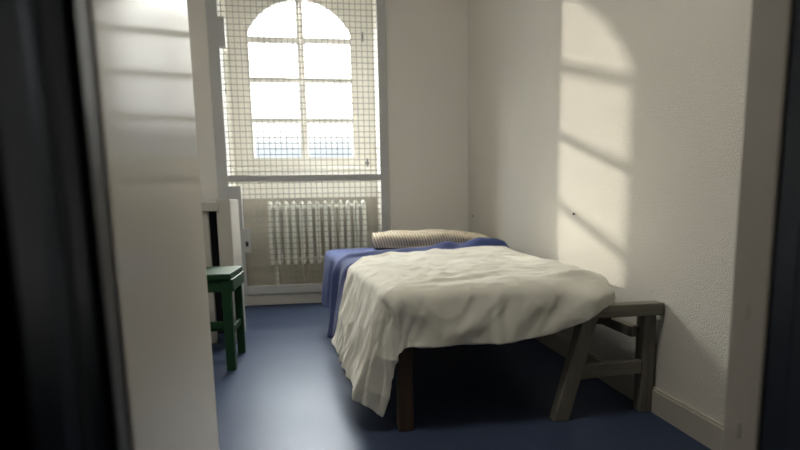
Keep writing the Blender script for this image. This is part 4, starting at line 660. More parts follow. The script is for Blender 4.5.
DATA['fold'] = (64, 34, [
286,11,-2,-2,18,6,2,63,-99,-8,12,2,4,35,44,-8,1,-1,1,0,0,-1,1,0,0,-1,1,0,-1,1,0,0,-1,1,0,0,-1,1,0,-1,1,0,0,-1,1,0,0,-1,1,0,0,-1,1,0,-1,1,0,0,-1,1,0,0,-3,-15,-18,11,-3,-4,4,28,-5,0,-11,
30,-52,3,1,13,35,36,-6,1,-1,0,1,-1,1,-1,1,-1,1,-1,0,1,-1,1,-1,1,-1,1,-1,0,1,-1,1,-1,1,-1,1,-1,0,1,-1,1,-1,1,-1,1,-1,0,1,-1,1,-1,1,-1,-2,-13,-9,9,-5,1,0,18,7,2,-11,44,-74,9,10,0,24,49,
-6,4,0,1,-1,0,1,-1,0,1,-1,0,1,-1,0,0,1,-1,0,1,-1,0,1,-1,0,1,-1,0,1,-1,0,1,-1,0,1,-1,0,1,-1,0,1,-1,0,1,-1,0,-1,-11,-7,3,2,0,-1,-3,27,3,-10,-18,78,-78,5,3,13,37,22,0,-2,1,0,0,0,0,0,0,
0,0,0,1,-1,0,0,0,0,0,0,0,0,0,0,0,0,0,0,0,0,0,0,0,0,0,1,-1,0,0,0,0,0,0,0,0,0,-11,-12,5,-1,0,-3,3,2,21,-13,11,2,53,-75,5,4,30,42,-2,-4,3,-1,1,0,-1,1,0,-1,1,0,-1,1,0,-1,1,0,-1,1,0,-1,1,
0,-1,1,0,-1,1,0,-1,1,0,-1,1,0,-1,1,0,-1,1,0,-1,1,0,-1,-9,-11,4,0,-4,4,2,12,-9,16,3,75,-99,1,5,0,23,47,0,3,0,0,0,0,1,-1,0,0,1,-1,0,0,1,-1,0,0,0,1,-1,0,0,1,-1,0,0,1,-1,0,0,1,-1,0,0,0,
1,-1,0,0,1,-1,0,0,1,-1,-10,-12,0,3,1,1,-1,6,41,-31,12,51,-78,-1,4,1,15,44,13,2,1,0,-1,1,0,0,-1,1,0,0,-1,1,0,0,-1,1,0,0,-1,1,0,0,-1,1,0,0,-1,1,0,0,-1,1,0,0,-1,1,0,0,-1,1,0,0,-1,1,-11,
-18,3,1,1,-2,7,1,3,10,32,-33,58,-77,3,-1,13,35,29,4,-7,5,-1,0,0,1,-1,0,0,1,-1,0,0,1,-1,0,0,1,-1,0,0,0,1,-1,0,0,1,-1,0,0,1,-1,0,0,1,-1,0,0,1,-1,0,0,1,-1,-14,-16,3,2,-2,7,1,0,4,3,11,-2,
17,-14,0,-2,-17,32,43,-2,-2,3,0,-1,1,0,-1,1,0,0,-1,1,0,-1,1,0,-1,1,0,0,-1,1,0,-1,1,0,-1,1,0,0,-1,1,0,-1,1,0,-1,1,0,0,-1,1,0,-1,-14,-18,5,-1,5,2,-1,6,1,3,-2,4,6,33,-35,4,-21,23,53,-3,
2,1,0,0,1,-1,0,0,0,0,0,1,-1,0,0,0,0,0,0,1,-1,0,0,0,0,0,1,-1,0,0,0,0,0,1,-1,0,0,0,0,0,0,1,-1,0,-14,-20,8,0,3,-2,6,2,-1,5,0,2,-4,3,34,-13,-35,19,52,4,2,0,1,-1,1,-1,1,-1,1,0,-1,1,-1,1,
-1,1,-1,1,0,-1,1,-1,1,-1,1,-1,1,0,-1,1,-1,1,-1,1,-1,1,0,-1,1,-1,1,-1,1,-1,-11,-15,8,2,-1,5,2,-1,5,2,-3,3,0,-5,2,65,-79,19,46,17,-2,1,0,0,0,0,0,0,0,0,0,-1,1,0,0,0,0,0,0,0,0,0,0,0,0,0,
0,0,0,0,0,0,0,-1,1,0,0,0,0,0,0,0,0,0,-10,-16,9,-1,6,1,0,4,2,-3,4,-1,-4,2,-2,-1,2,52,12,-1,4,1,1,-1,0,1,-1,0,1,-1,0,1,-1,0,1,-1,0,1,-1,0,1,-1,0,1,-1,0,1,-1,1,-1,0,1,-1,0,1,-1,0,1,-1,
0,1,-1,0,1,-9,-16,7,6,2,-1,5,1,-3,4,0,-4,1,-1,-5,5,3,34,34,5,-10,4,0,0,-1,1,0,-1,1,0,0,-1,1,0,-1,1,0,0,-1,1,0,-1,1,0,0,-1,1,0,0,-1,1,0,-1,1,0,0,-1,1,0,-1,1,0,0,-1,-6,-19,13,1,-1,5,2,
-3,3,0,-4,2,-1,-5,2,2,4,34,37,-2,-2,1,-1,0,0,0,0,0,0,0,0,0,0,1,-1,0,0,0,0,0,0,0,0,0,0,0,1,-1,0,0,0,0,0,0,0,0,0,0,1,-1,0,0,0,0,-8,-12,14,-2,6,0,-1,2,1,-5,3,-2,-3,0,0,1,12,25,39,1,-3,
-1,1,-1,1,-1,1,-1,0,1,-1,1,-1,1,-1,0,1,-1,1,-1,1,-1,0,1,-1,1,-1,1,-1,0,1,-1,1,-1,1,-1,1,-1,0,1,-1,1,-1,1,-10,-9,11,6,1,-2,3,-1,-3,3,-2,-4,2,0,-2,5,10,21,39,6,-5,0,-1,1,0,0,-1,1,0,0,
0,-1,1,0,0,-1,1,0,0,0,-1,1,0,0,-1,1,0,0,0,-1,1,0,0,-1,1,0,0,0,-1,1,0,0,-1,1,-10,-9,16,1,-2,3,0,-4,3,-1,-5,4,1,-3,4,-2,15,12,41,10,-5,0,0,0,1,-1,0,0,0,0,0,0,0,1,-1,0,0,0,0,0,0,0,1,-1,
0,0,0,0,0,0,0,1,-1,0,0,0,0,0,0,0,1,-1,0,0,-10,-2,17,-4,5,-1,-4,2,1,-4,3,2,-3,4,-3,3,11,5,45,14,-4,-1,1,-1,0,1,-1,1,-1,1,-1,0,1,-1,1,-1,1,-1,1,-1,0,1,-1,1,-1,1,-1,1,-1,0,1,-1,1,-1,1,
-1,0,1,-1,1,-1,1,-1,1,-9,1,13,3,0,-4,3,0,-3,4,1,-2,4,-3,2,0,5,8,42,20,-4,-1,1,0,0,-1,1,0,0,-1,1,0,0,-1,1,0,0,-1,1,0,0,0,-1,1,0,0,-1,1,0,0,-1,1,0,0,-1,1,0,0,-1,1,0,0,-1,1,-7,0,15,0,-5,
4,1,-3,5,0,-2,4,-3,3,-1,-4,8,3,44,23,-3,0,0,0,0,0,0,0,0,0,1,-1,0,0,0,0,0,0,0,0,0,0,0,0,1,-1,0,0,0,0,0,0,0,0,0,0,0,0,1,-1,0,0,0,0,-5,2,14,-5,5,0,-1,3,2,-3,3,-2,3,-1,-4,1,2,5,42,28,-3,
1,-1,0,1,-1,1,-1,0,1,-1,0,1,-1,1,-1,0,1,-1,0,1,-1,1,-1,0,1,-1,1,-1,0,1,-1,0,1,-1,1,-1,0,1,-1,0,1,-1,1,-5,0,9,5,0,-2,5,0,-2,3,1,-4,3,-5,2,-4,5,2,43,31,-2,0,-1,1,0,-1,1,0,-1,1,0,-1,1,
0,0,-1,1,0,-1,1,0,-1,1,0,-1,1,0,-1,1,0,-1,1,0,-1,1,0,0,-1,1,0,-1,1,0,-1,-2,-5,13,1,-2,4,1,-2,3,0,-3,2,-4,2,-5,2,1,3,41,38,-5,0,0,0,0,0,0,0,0,0,0,0,0,0,0,0,0,0,0,0,0,0,-1,1,0,0,0,0,0,
0,0,0,0,0,0,0,0,0,0,0,0,0,0,0,-3,-5,14,-2,3,2,-3,4,0,-4,3,-4,2,-6,2,-2,-1,11,37,39,-1,-4,1,-1,0,1,-1,0,0,1,-1,0,0,1,-1,0,0,1,-1,0,1,-1,0,0,1,-1,0,0,1,-1,0,1,-1,0,0,1,-1,0,0,1,-1,0,0,
1,-5,-10,11,4,2,-3,3,1,-4,3,-5,3,-3,-5,1,-5,6,12,39,41,-6,-5,1,-1,1,-1,1,-1,1,0,-1,1,-1,1,-1,1,-1,1,0,-1,1,-1,1,-1,1,-1,1,0,-1,1,-1,1,-1,1,-1,1,0,-1,1,-1,1,-1,1,-1,-4,-23,16,0,-2,3,
1,-4,2,-3,0,0,-7,2,-6,2,4,24,31,44,-11,-5,0,0,0,-1,1,0,0,0,0,-1,1,0,0,0,0,-1,1,0,0,0,0,-1,1,0,0,0,0,-1,1,0,0,0,0,-1,1,0,0,0,0,-1,1,0,-4,-25,16,-2,3,1,-5,4,-5,2,-2,-6,1,-5,3,-1,8,28,
28,42,-8,-11,0,0,0,1,-1,0,0,0,0,0,0,0,1,-1,0,0,0,0,0,0,0,1,-1,0,0,0,0,0,0,1,-1,0,0,0,0,0,0,0,1,-1,0,0,-3,-26,13,5,-1,-3,2,0,-6,2,-6,1,-4,3,-2,3,3,41,21,45,-13,-13,1,-1,1,-1,0,1,-1,0,
1,-1,1,-1,0,1,-1,1,-1,0,1,-1,0,1,-1,1,-1,0,1,-1,1,-1,0,1,-1,1,-1,0,1,-1,0,1,-1,1,-3,-22,17,0,-3,3,-2,-4,1,-6,2,-1,-4,4,-3,6,-2,50,14,46,-9,-17,-1,1,0,-1,1,0,-1,1,0,-1,1,0,-1,1,0,-1,
1,0,-1,1,0,-1,1,0,-1,1,-1,1,0,-1,1,0,-1,1,0,-1,1,0,-1,1,0,-1,1,-6,17,-3,3,-1,-5,2,-6,2,-1,-4,3,-3,5,-1,4,42,17,45,-6,-18,0,0,0,0,0,0,0,0,0,0,-1,1,0,0,0,0,0,0,0,0,0,0,0,-1,1,0,0,0,0,
0,0,0,0,0,0,0,-1,1,0,0,0,0,0,6,15,3,-1,-6,3,-5,1,-1,-4,2,-3,5,-2,5,-1,39,13,46,1,-18,0,0,1,-1,0,0,0,1,-1,0,0,0,0,1,-1,0,0,0,1,-1,0,0,0,1,-1,0,0,0,0,1,-1,0,0,0,1,-1,0,0,0,0,1,-1,0,15,
15,3,-5,3,-3,-5,2,-5,3,0,-3,1,6,-2,5,24,16,44,10,-17,0,1,-1,1,-1,1,-1,0,1,-1,1,-1,1,-1,1,-1,0,1,-1,1,-1,1,-1,1,-1,0,1,-1,1,-1,1,-1,1,-1,0,1,-1,1,-1,1,-1,1,-1,12,19,-4,2,-3,-5,2,-5,2,
0,-3,4,-2,6,-2,2,21,10,48,13,-12,0,-1,1,0,-1,1,0,0,-1,1,0,-1,1,0,-1,1,0,0,-1,1,0,-1,1,0,-1,1,0,0,-1,1,0,-1,1,0,-1,1,0,0,-1,1,0,-1,1,9885,5,1,1,29,-25,3,0,-1,19,-27,-2,4,2,-5,13,1,0,
0,0,0,0,0,0,-1,1,0,0,0,0,0,0,0,-1,1,0,0,0,0,0,0,0,0,-1,1,0,0,0,0,0,0,0,-1,1,0,0,0,0,0,0,0,-1,13,-5,41,2,3,30,-29,2,4,2,26,-27,-4,-1,11,-16,6,-3,14,-1,1,0,0,0,0,0,-1,1,-1,0,0,0,0,-1,
1,0,0,0,0,0,0,-1,1,0,-1,1,0,0,-1,1,-2,1,-1,0,0,1,-1,0,0,0,1,-1,0,0,12,-4,43,2,31,-28,1,1,31,-25,1,0,22,-29,-3,1,8,-11,20,0,-1,1,0,-1,1,0,0,-1,-1,0,0,-1,1,0,0,-1,1,0,0,-1,1,-1,0,1,-1,
0,1,-1,0,1,-3,-1,1,-1,0,1,-1,1,-1,0,1,-1,0,1,11,-5,44,31,-29,2,2,30,-28,4,3,26,-29,-2,-3,11,-11,6,-2,13,-1,1,-1,1,-1,1,-1,1,-2,-2,1,-1,1,-1,1,-1,1,-1,1,-1,1,-1,0,0,-1,1,0,0,0,0,-3,-1,
-1,1,-1,1,-1,1,-1,0,1,-1,1,-1,1,18,74,0,2,1,32,-28,1,3,30,-26,-1,-2,17,-25,3,10,-7,15,1,-1,0,1,-1,0,1,-1,-1,-2,-1,0,1,-1,0,1,-1,0,1,-1,0,0,-1,1,-1,1,-1,1,-1,1,-4,-2,-1,1,-1,1,-1,1,-1,
1,-1,1,-1,1,-1,19,44,0,1,32,-28,1,31,-28,5,1,25,-28,-3,-3,11,-4,-3,17,0,0,0,1,-1,0,0,0,0,-5,1,-1,0,0,0,0,0,0,0,0,1,-2,0,0,0,0,0,0,0,0,-2,-6,1,-1,1,-1,1,-1,1,-1,1,-1,1,0,-1,19,44,30,
-30,3,1,32,-29,2,4,29,-27,-2,19,-27,-1,13,-9,21,0,0,0,0,0,0,0,0,0,-5,-1,0,0,0,0,0,0,-1,1,0,0,-1,0,-1,1,0,-1,1,0,-1,-2,-6,-1,1,-1,1,-1,1,0,-1,1,-1,1,-1,1,17,74,-1,2,1,31,-27,2,0,32,-25,
1,23,-29,-2,10,-10,12,-1,12,0,0,-1,1,0,0,0,-1,-3,-3,0,-1,1,0,-1,1,0,-1,1,0,-2,0,1,-1,0,0,1,-1,0,-2,-8,-1,1,-1,1,-1,1,-1,1,-1,1,-1,1,-1,19,44,-1,1,32,-29,3,30,-28,3,4,28,-29,-2,17,-26,
6,14,-3,12,1,0,-1,1,0,-1,1,0,-4,-4,-1,1,-1,0,1,-1,1,-1,1,-1,0,-2,1,0,0,0,-1,1,0,-2,-10,-1,1,-1,1,-1,1,-1,1,-1,1,-1,1,-1,17,44,-1,31,-29,2,32,-28,1,2,33,-27,-1,22,-29,-1,9,4,0,14,1,-1,
1,-1,1,-1,1,-1,-1,-8,1,-1,0,0,1,-1,0,0,0,1,-2,-1,1,-1,0,1,-1,1,-1,0,-14,1,-1,0,1,-1,1,-1,1,-1,0,1,-1,1,15,74,-1,0,2,32,-28,1,32,-29,5,2,26,-29,-2,14,-21,18,-3,18,-1,1,-1,0,1,-1,0,1,
-1,-10,0,0,0,0,0,0,0,0,0,0,-1,-1,0,0,0,0,0,0,0,0,-15,-1,0,1,-1,1,-1,0,1,-1,0,1,-1,0,17,44,-1,0,32,-29,3,30,-27,2,31,-25,0,22,-28,-3,9,-2,7,17,0,0,1,-1,0,0,1,-1,0,-9,-2,-1,1,0,0,-1,1,
0,0,0,-1,-2,1,-1,1,-1,1,-1,1,-1,-15,-1,-1,0,1,-1,0,0,1,-1,0,1,-1,0,16,43,-1,31,-30,3,30,-27,2,30,-26,5,25,-28,-2,14,-22,10,7,20,-1,0,0,0,0,0,1,-1,0,-9,-3,0,-1,1,-1,1,-1,1,-1,1,-1,-2,
0,0,1,-1,0,0,0,0,-16,-3,1,-1,0,0,1,-1,0,0,0,1,-1,0,15,43,31,-32,1,32,-28,1,32,-28,3,31,-26,-2,20,-27,-1,10,15,-2,12,0,0,0,0,0,0,0,0,-7,-7,1,-1,0,1,-1,0,1,-1,0,1,-4,1,0,-1,1,-1,1,0,-1,
-15,-5,0,1,-1,0,0,0,0,0,0,1,-1,0,15,74,0,-1,32,-30,3,31,-28,2,31,-25,3,22,-27,-3,11,-12,21,3,10,1,0,0,0,0,0,0,0,-6,-8,-1,0,0,0,0,0,0,1,-1,0,-3,1,-1,0,0,0,0,1,-1,-16,-6,0,0,0,0,0,0,0,
0,0,1,-1,0,14,44,0,30,-31,3,31,-28,2,31,-27,4,29,-28,-2,17,-24,8,11,7,13,0,-1,1,0,0,0,0,0,-4,-12,0,0,0,-1,1,0,0,0,0,0,-3,0,0,0,-1,1,0,-1,1,-15,-9,-1,1,0,0,0,0,0,0,0,0,0,-1,16,43,31,
-32,1,31,-28,2,31,-27,1,34,-27,0,21,-28,13,-16,18,8,14,1,0,0,0,0,0,-1,1,-2,-15,0,-1,1,0,-1,1,0,0,-1,1,-3,0,-1,0,0,1,-1,0,1,-16,-10,0,-1,1,0,0,-1,1,0,0,0,0,-1,15,74,0,0,30,-29,1,33,-29,
3,30,-24,2,26,-28,17,-25,3,13,12,14,0,1,0,0,0,0,-1,1,0,-18,-1,1,-1,1,0,-1,1,-1,0,1,-3,-1,0,0,0,0,-1,1,0,-14,-14,1,-1,1,0,-1,1,0,-1,1,0,0,-1,14,43,1,29,-31,2,32,-29,3,30,-27,4,31,-27,
21,-28,-2,11,-4,20,15,0,1,0,0,0,0,-1,1,-1,-15,-4,0,1,-1,1,-1,0,0,1,-1,-2,-2,1,-1,1,-1,1,-1,1,-15,-14,-1,1,-1,1,-1,1,-1,1,0,-1,1,-1,13,42,33,-34,1,31,-29,2,32,-28,2,32,-24,25,-28,-2,
15,-20,9,18,17,1,1,0,0,1,-2,1,-1,0,-14,-6,1,-1,0,1,-1,0,0,0,0,-2,-2,0,0,0,0,0,0,0,-13,-18,1,-1,0,0,1,-1,1,-1,1,0,-1,1,11,74,2,-2,30,-30,2,32,-28,2,31,-26,32,-27,-2,19,-25,10,-9,21,22,
1,0,2,-1,1,-1,-1,1,-2,-11,-9,0,0,0,1,-1,0,-1,1,-1,0,-4,1,-1,1,0,0,-1,1,-13,-20,0,0,0,0,0,1,-1,1,0,-1,1,-1,11,43,2,29,-32,2,31,-29,3,32,-29,32,-24,2,22,-28,16,-22,10,10,28,1,1,2,0,0,
-1,0,-1,-1,-10,-11,0,0,0,1,-1,-1,1,-1,0,-1,-3,0,1,-1,1,-1,1,-1,-11,-24,1,0,-1,1,0,0,1,0,0,-1,1,-1,9,42,34,-34,0,31,-30,3,31,-27,1,32,-23,27,-29,21,-27,10,-10,14,32,2,0,3,1,-1,0,-1,-1,
-1,-8,-15,0,2,-1,1,-1,0,-2,1,0,-1,-4,1,0,1,-1,0,0,0,-11,-26,1,-1,0,0,1,1,0,0,0,0,-1,0,8,74,3,-2,29,-30,1,33,-29,3,30,-26,33,-26,23,-28,-2,12,-11,8,37,0,2,3,1,0,-1,0,-3,0,-6,-19,2,0,
1,0,0,-2,-1,0,0,0,-4,0,1,1,-1,0,0,-1,-9,-29,0,-1,1,0,1,0,1,1,-1,0,0,-1,5,42,4,28,-33,1,32,-29,3,31,-28,31,-24,30,-29,-2,17,-22,10,5,23,12,1,4,1,1,0,-3,-1,-2,-3,-22,1,1,2,-1,0,-1,-3,
1,-1,0,-4,1,1,1,0,-1,-1,0,-9,-31,-1,-1,1,1,1,1,0,1,0,-1,0,-1,3,43,35,-34,-1,30,-29,2,32,-27,30,-27,6,29,-28,21,-27,12,-12,9,30,9,3,3,3,1,-1,-1,-3,-2,-2,-25,1,3,1,1,-2,-1,-3,-1,0,1,-4,
0,2,1,0,0,-2,-1,-7,-35,-1,0,0,1,1,3,0,0,1,-1,-1,-1,0,73,5,-4,30,-31,1,32,-28,31,-27,2,34,-26,25,-29,18,-24,11,-4,34,11,2,5,3,2,0,-3,-3,-2,-3,-23,-1,2,3,1,-1,-4,-2,-2,0,1,-4,1,2,1,1,
-1,-2,-1,-6,-40,0,0,0,1,3,2,1,0,0,0,-2,-1,-4,43,4,29,-33,0,31,-28,32,-28,2,30,-23,30,-28,22,-28,14,-16,9,27,16,1,6,5,2,0,-3,-3,-4,-3,-22,-2,3,2,2,-1,-4,-4,-2,0,0,-3,2,2,2,1,-1,-3,-2,
-5,-42,-1,-1,1,1,4,2,2,0,0,0,-2,-3,-7,42,36,-33,-3,30,-29,1,33,-28,31,-28,34,-25,25,-28,18,-25,10,-4,28,20,1,6,6,3,0,-3,-3,-5,-4,-20,-5,3,5,1,-1,-4,-5,-4,0,1,-2,1,3,3,1,-1,-4,-2,-4,
-47,0,-2,1,3,4,3,2,0,0,-1,-2,-3,-11,74,5,-2,28,-31,0,33,-29,33,-29,3,32,-24,27,-29,19,-25,12,-5,21,25,2,4,8,4,0,-3,-3,-6,-5,-18,-8,4,5,2,0,-5,-6,-5,-1,2,-2,1,4,3,3,-3,-2,-6,-2,-49,-1,
-2,0,4,5,4,2,0,-1,0,-2,-4,-3,42,5,30,-35,0,31,-29,32,-27,2,29,-23,32,-27,22,-28,14,-15,7,16,29,1,5,9,4,1,-2,-5,-5,-7,-16,-11,5,5,3,1,-6,-8,-5,-1,1,-1,2,4,4,2,-1,-5,-4,-5,-48,-3,-3,2,
3,5,5,4,-2,1,-2,-2,-4,-4,42,37,-33,-4,31,-31,33,-29,2,32,-28,33,-24,27,-29,20,-26,11,-5,14,36,1,3,10,6,1,-3,-3,-7,-7,-14,-16,6,7,3,0,-4,-10,-5,-3,2,-1,2,5,4,3,-1,-5,-6,-4,-50,-4,-3,
1,5,5,5,4,0,-1,-1,-4,-3,-4,42,38,-35,30,-34,2,31,-28,32,-27,1,32,4,-26,23,-29,15,-18,10,5,43,-1,5,9,7,1,-1,-5,-7,-6,-14,-18,6,6,4,1,-4,-11,-6,-2,1,0,1,5,5,4,-2,-5,-6,-5,-49,-7,-3,2,
3,7,6,3,0,-1,-1,-3,-5,-3,74,6,29,-33,-2,31,-30,33,-28,3,30,-26,34,-27,24,-7,-26,11,-6,6,49,0,2,10,8,1,-1,-4,-6,-8,-11,-24,7,7,4,2,-6,-8,-8,-3,2,-1,1,6,4,5,-2,-5,-6,-5,-49,-10,-2,1,4,
6,7,3,0,-1,-1,-3,-5,-4,1050,80,-1,0,-1,1,0,208,-280,7,2,11,16,5,-12,-10,-17,-8,6,3,-5,-6,-15,10,12,11,-19,1,0,1,1,-1,0,0,-1,1,2,0,-1,1,-1,-1,0,0,-1,0,1,0,1,-1,-1,0,0,-7,-8,5,5,-7,-2,
13,7,2,-24,5,-102,81,0,0,-1,0,1,0,1,152,-225,8,13,8,6,1,-27,-8,-5,-4,5,-1,-6,-13,14,7,-1,-7,1,0,2,-1,0,-1,0,0,0,2,-1,-1,1,-1,0,-1,0,0,2,0,0,0,-2,-1,0,1,-15,4,9,-2,-6,-5,18,4,-21,0,-50,
82,0,0,0,-6,8,0,-1,195,-264,-5,17,3,13,2,-19,-8,-13,-4,5,5,-12,1,-8,7,9,-4,-3,2,0,1,-1,-2,-1,0,2,-1,0,-1,1,0,-1,1,-1,2,1,0,-1,-2,-1,0,1,0,0,-4,1,1,-2,-4,0,-1,-10,2,-39,83,-1,1,0,0,-6,
9,-3,0,161,-233,7,7,12,3,-4,-15,-8,-12,0,6,-9,0,-15,12,9,14,-17,1,1,0,-1,-2,-1,-1,2,-1,0,-1,1,1,-1,1,1,1,2,-2,-1,-3,0,-1,2,0,1,0,1,-1,-2,3,-7,-25,4,8,-33,83,0,1,-1,1,-1,-3,5,-2,0,116,
-184,10,7,4,5,-18,3,-22,-4,-1,-1,1,-20,16,6,13,-3,-9,1,0,-1,-3,0,-1,1,0,0,-1,1,-1,2,0,1,2,2,-3,-1,-2,-1,-1,3,-4,0,0,4,0,-1,-2,-6,-8,-6,2,-30,84,0,0,0,0,-7,14,-7,-1,210,-279,0,10,1,13,
-2,-7,3,-30,-1,-1,-2,2,-20,11,10,9,6,-15,1,0,0,-1,-2,-1,0,2,-1,0,-5,-1,4,7,4,-5,1,-1,-2,0,-2,0,2,-8,5,-5,6,-1,-1,0,-6,-7,-3,-3,-27,85,-1,1,-1,1,-1,1,-1,1,230,-300,-2,8,1,13,-1,2,-2,
-32,0,-1,-5,8,-14,-9,18,13,2,-15,1,3,0,-1,-2,-2,0,1,1,-1,-7,1,3,5,9,-6,-1,-1,0,1,-1,-1,-3,-6,3,1,0,1,0,1,-6,-6,-3,-7,-24,85,0,0,0,0,0,0,-26,51,-26,183,-250,2,-1,13,1,8,-9,-22,-7,0,-2,
1,-2,-21,18,18,-6,-10,1,3,2,-1,-2,-2,-2,2,2,1,-7,-5,3,7,9,-8,1,-1,3,1,-1,-2,-3,-1,-7,2,3,-1,3,0,-3,-12,1,-10,-23,85,1,-1,1,-1,1,-1,1,-10,2,24,-17,0,-4,-54,4,6,-8,-10,-16,-2,-1,0,0,-6,
0,18,-13,-2,0,6,2,-1,-3,-2,-3,2,4,-1,-1,-5,-3,8,3,-5,2,2,2,1,-1,-2,-4,0,2,-1,-8,3,3,3,-12,-7,5,-13,-22,86,0,0,0,0,0,0,0,0,1,-15,26,-11,9,-75,13,-3,1,-9,-20,-3,0,-1,1,1,2,-2,-3,0,1,2,
3,1,-4,-3,-2,3,3,1,-1,-3,-2,-2,0,2,4,1,2,0,-1,-4,-1,0,2,2,-1,-3,-3,-3,-9,-1,6,-17,-20,86,1,-1,1,-1,0,1,0,-1,0,1,0,-36,93,-128,18,-5,8,-11,-25,0,-3,1,0,3,2,-1,-3,-2,1,2,3,0,-3,-2,-2,
1,3,2,-2,-2,-2,-2,1,3,3,1,0,-1,-1,-2,-3,3,2,1,-1,-3,-2,-1,-10,-4,4,-16,-19,87,-1,1,0,0,0,0,0,-1,2,-1,-1,2,29,-103,21,0,2,-11,-25,-1,-2,-1,2,4,2,-1,-3,-2,0,3,1,0,-3,-1,-2,2,2,0,0,-3,
-1,-2,3,3,3,-1,-1,-1,-1,-2,-1,1,3,0,-1,-1,-3,2,0,-23,4,-13,-19,88,-1,0,0,0,1,-1,0,1,-1,1,-1,1,-1,0,-94,60,-20,-8,-25,0,-2,-1,1,5,2,-1,-3,-1,1,1,0,-2,0,-1,-1,1,1,1,-1,-2,-1,0,3,3,1,-2,
-2,1,-1,-1,-1,-1,3,0,0,-2,0,1,3,-27,0,-10,-17,87,1,0,-1,1,0,-1,1,0,0,0,-1,1,0,-1,-14,-43,-41,36,-25,1,-3,-2,2,4,2,-1,-2,1,0,-1,-1,-1,0,0,1,-2,2,1,-1,-2,-1,2,3,2,-1,-2,-4,0,7,-3,-2,-1,
1,1,-1,0,-1,2,1,-23,-5,-8,-17,88,0,0,0,0,0,0,0,0,1,-1,0,1,-2,2,-13,-39,-20,-18,1,1,-2,-3,1,4,1,0,-1,1,1,-2,-2,-2,2,1,0,0,0,1,-2,-1,0,3,3,-1,-2,-5,-1,2,5,3,-2,-5,2,0,0,0,-2,1,1,-18,-12,
-3,-16,88,1,-1,0,1,-1,0,1,0,-1,1,0,-1,1,0,-11,-35,-24,-20,3,-1,-1,-3,-1,3,2,0,0,1,0,-1,-3,0,1,2,1,-2,1,-2,-1,0,2,3,1,-2,-6,1,2,1,1,1,-2,-2,2,2,-1,0,-3,-1,2,-12,-20,0,-16,89,0,-1,1,0,
0,-1,1,0,0,0,0,1,-2,1,-6,-36,-26,-22,3,2,-4,-3,-2,4,1,1,0,0,0,-1,-1,0,2,0,1,-2,0,-1,-2,2,2,2,1,-5,0,-2,0,3,0,0,-1,0,2,1,0,-1,-3,0,-1,-10,-16,-3,-15,89,0,0,1,-1,0,0,0,0,1,-1,1,-1,0,1,
-6,-31,-31,-22,4,0,-4,-4,-1,4,2,1,-2,1,-2,1,0,0,1,1,-2,0,0,-3,1,1,3,2,-1,-3,-4,-1,4,0,1,-1,0,1,1,1,0,-1,-2,-1,0,-11,-14,-6,-14,89,0,1,-1,1,-1,1,-1,1,0,0,-1,1,0,-1,-2,-30,-33,-22,3,-1,
-5,-4,0,5,2,1,-3,-1,-1,1,2,1,-1,0,-2,0,0,-2,2,3,2,-1,-2,-4,-2,1,5,-1,0,-1,0,1,1,0,1,-2,0,-2,0,-4,-25,-3,-15,90,0,0,0,-1,1,0,0,0,0,0,0,1,-2,2,-4,-26,-33,-25,2,-2,-5,-4,3,3,4,0,-5,-3,
2,1,3,0,0,-3,-1,-1,2,0,2,3,0,-1,-5,-3,1,2,5,-1,-2,-1,0,1,1,-1,1,-1,0,-1,0,2,-38,-2,-13,90,0,0,0,0,0,1,-1,0,1,-1,1,-1,1,-1,-1,-24,-32,-30,2,-4,-4,-4,4,5,3,-1,-7,-2,2,3,3,-1,-1,-2,-1,
-1,2,1,2,2,0,-3,-4,-1,2,3,3,-2,-2,-1,0,2,0,0,0,0,-1,-1,0,2,1,-28,-14,91,-1,1,-1,1,-1,0,1,0,-1,1,0,0,0,0,-1,-23,-28,-36,1,-4,-4,-2,3,6,3,-4,-5,-3,2,4,3,1,-2,-2,-2,-1,1,2,1,2,0,-3,-3,
1,3,3,-1,-1,-2,-1,0,3,2,0,0,-2,0,-4,0,1,1,-36,-13,91,0,0,-1,1,0,0,0,-1,2,-1,0,0,0,1,-2,-18,-28,-42,0,-3,-3,-2,4,7,1,-6,-4,-2,4,2,4,0,-2,-1,-2,-2,0,1,2,1,1,-2,-1,2,1,2,0,-3,0,-2,1,5,
3,2,-2,-2,-3,-4,-3,0,1,-51,-12,91,0,0,0,0,0,0,0,1,-1,1,-1,1,-1,0,1,-17,-27,-47,1,-4,-3,0,5,6,-1,-6,-3,1,1,4,1,-1,1,-1,-3,-1,-2,0,1,3,2,0,-1,1,1,1,-1,0,-1,0,2,6,4,1,-2,-4,-3,-5,-5,-4,
-1,-76,-13,92,-1,1,-1,0,1,-1,1,-1,1,0,0,0,-1,1,0,-14,-45,-14,-19,-2,-2,0,6,5,-3,-6,-1,2,0,3,-1,0,1,1,-3,-3,-1,0,1,3,3,2,-2,0,-1,1,1,0,2,1,3,9,3,-1,-4,-6,-2,-6,-8,-8,-4,-111,-12,92,0,
-1,1,0,0,-1,1,0,0,0,0,0,1,-1,2,-13,-44,-19,-20,0,-2,3,4,4,-5,-4,-1,3,1,0,-2,0,2,1,-1,-1,-3,0,1,4,5,2,-3,-3,-2,1,4,0,4,2,6,11,3,-5,-8,-8,0,-8,-13,-11,-5,-146,-12,93,-1,0,0,0,0,0,0,0,
0,1,-1,1,-1,1,3,-11,-41,-27,-19,-1,0,3,3,2,-4,-4,0,4,0,-2,-1,-2,4,3,1,-2,-3,-1,2,6,7,2,-6,-6,1,2,1,-4,5,7,11,12,3,-10,-13,-11,1,-9,-15,-13,-5,-165,-11,92,1,-1,0,1,-1,0,1,-1,1,0,-1,1,
0,1,5,-7,-43,-25,-27,0,0,2,3,1,-5,-3,1,4,0,-2,-3,1,5,3,1,-2,-2,-2,4,8,8,2,-8,-2,1,-2,-7,-10,7,13,18,14,1,-13,-21,-15,3,-7,-13,-9,-4,-172,-11,92,1,0,-1,1,0,-1,1,0,-1,1,1,-1,0,0,13,-9,
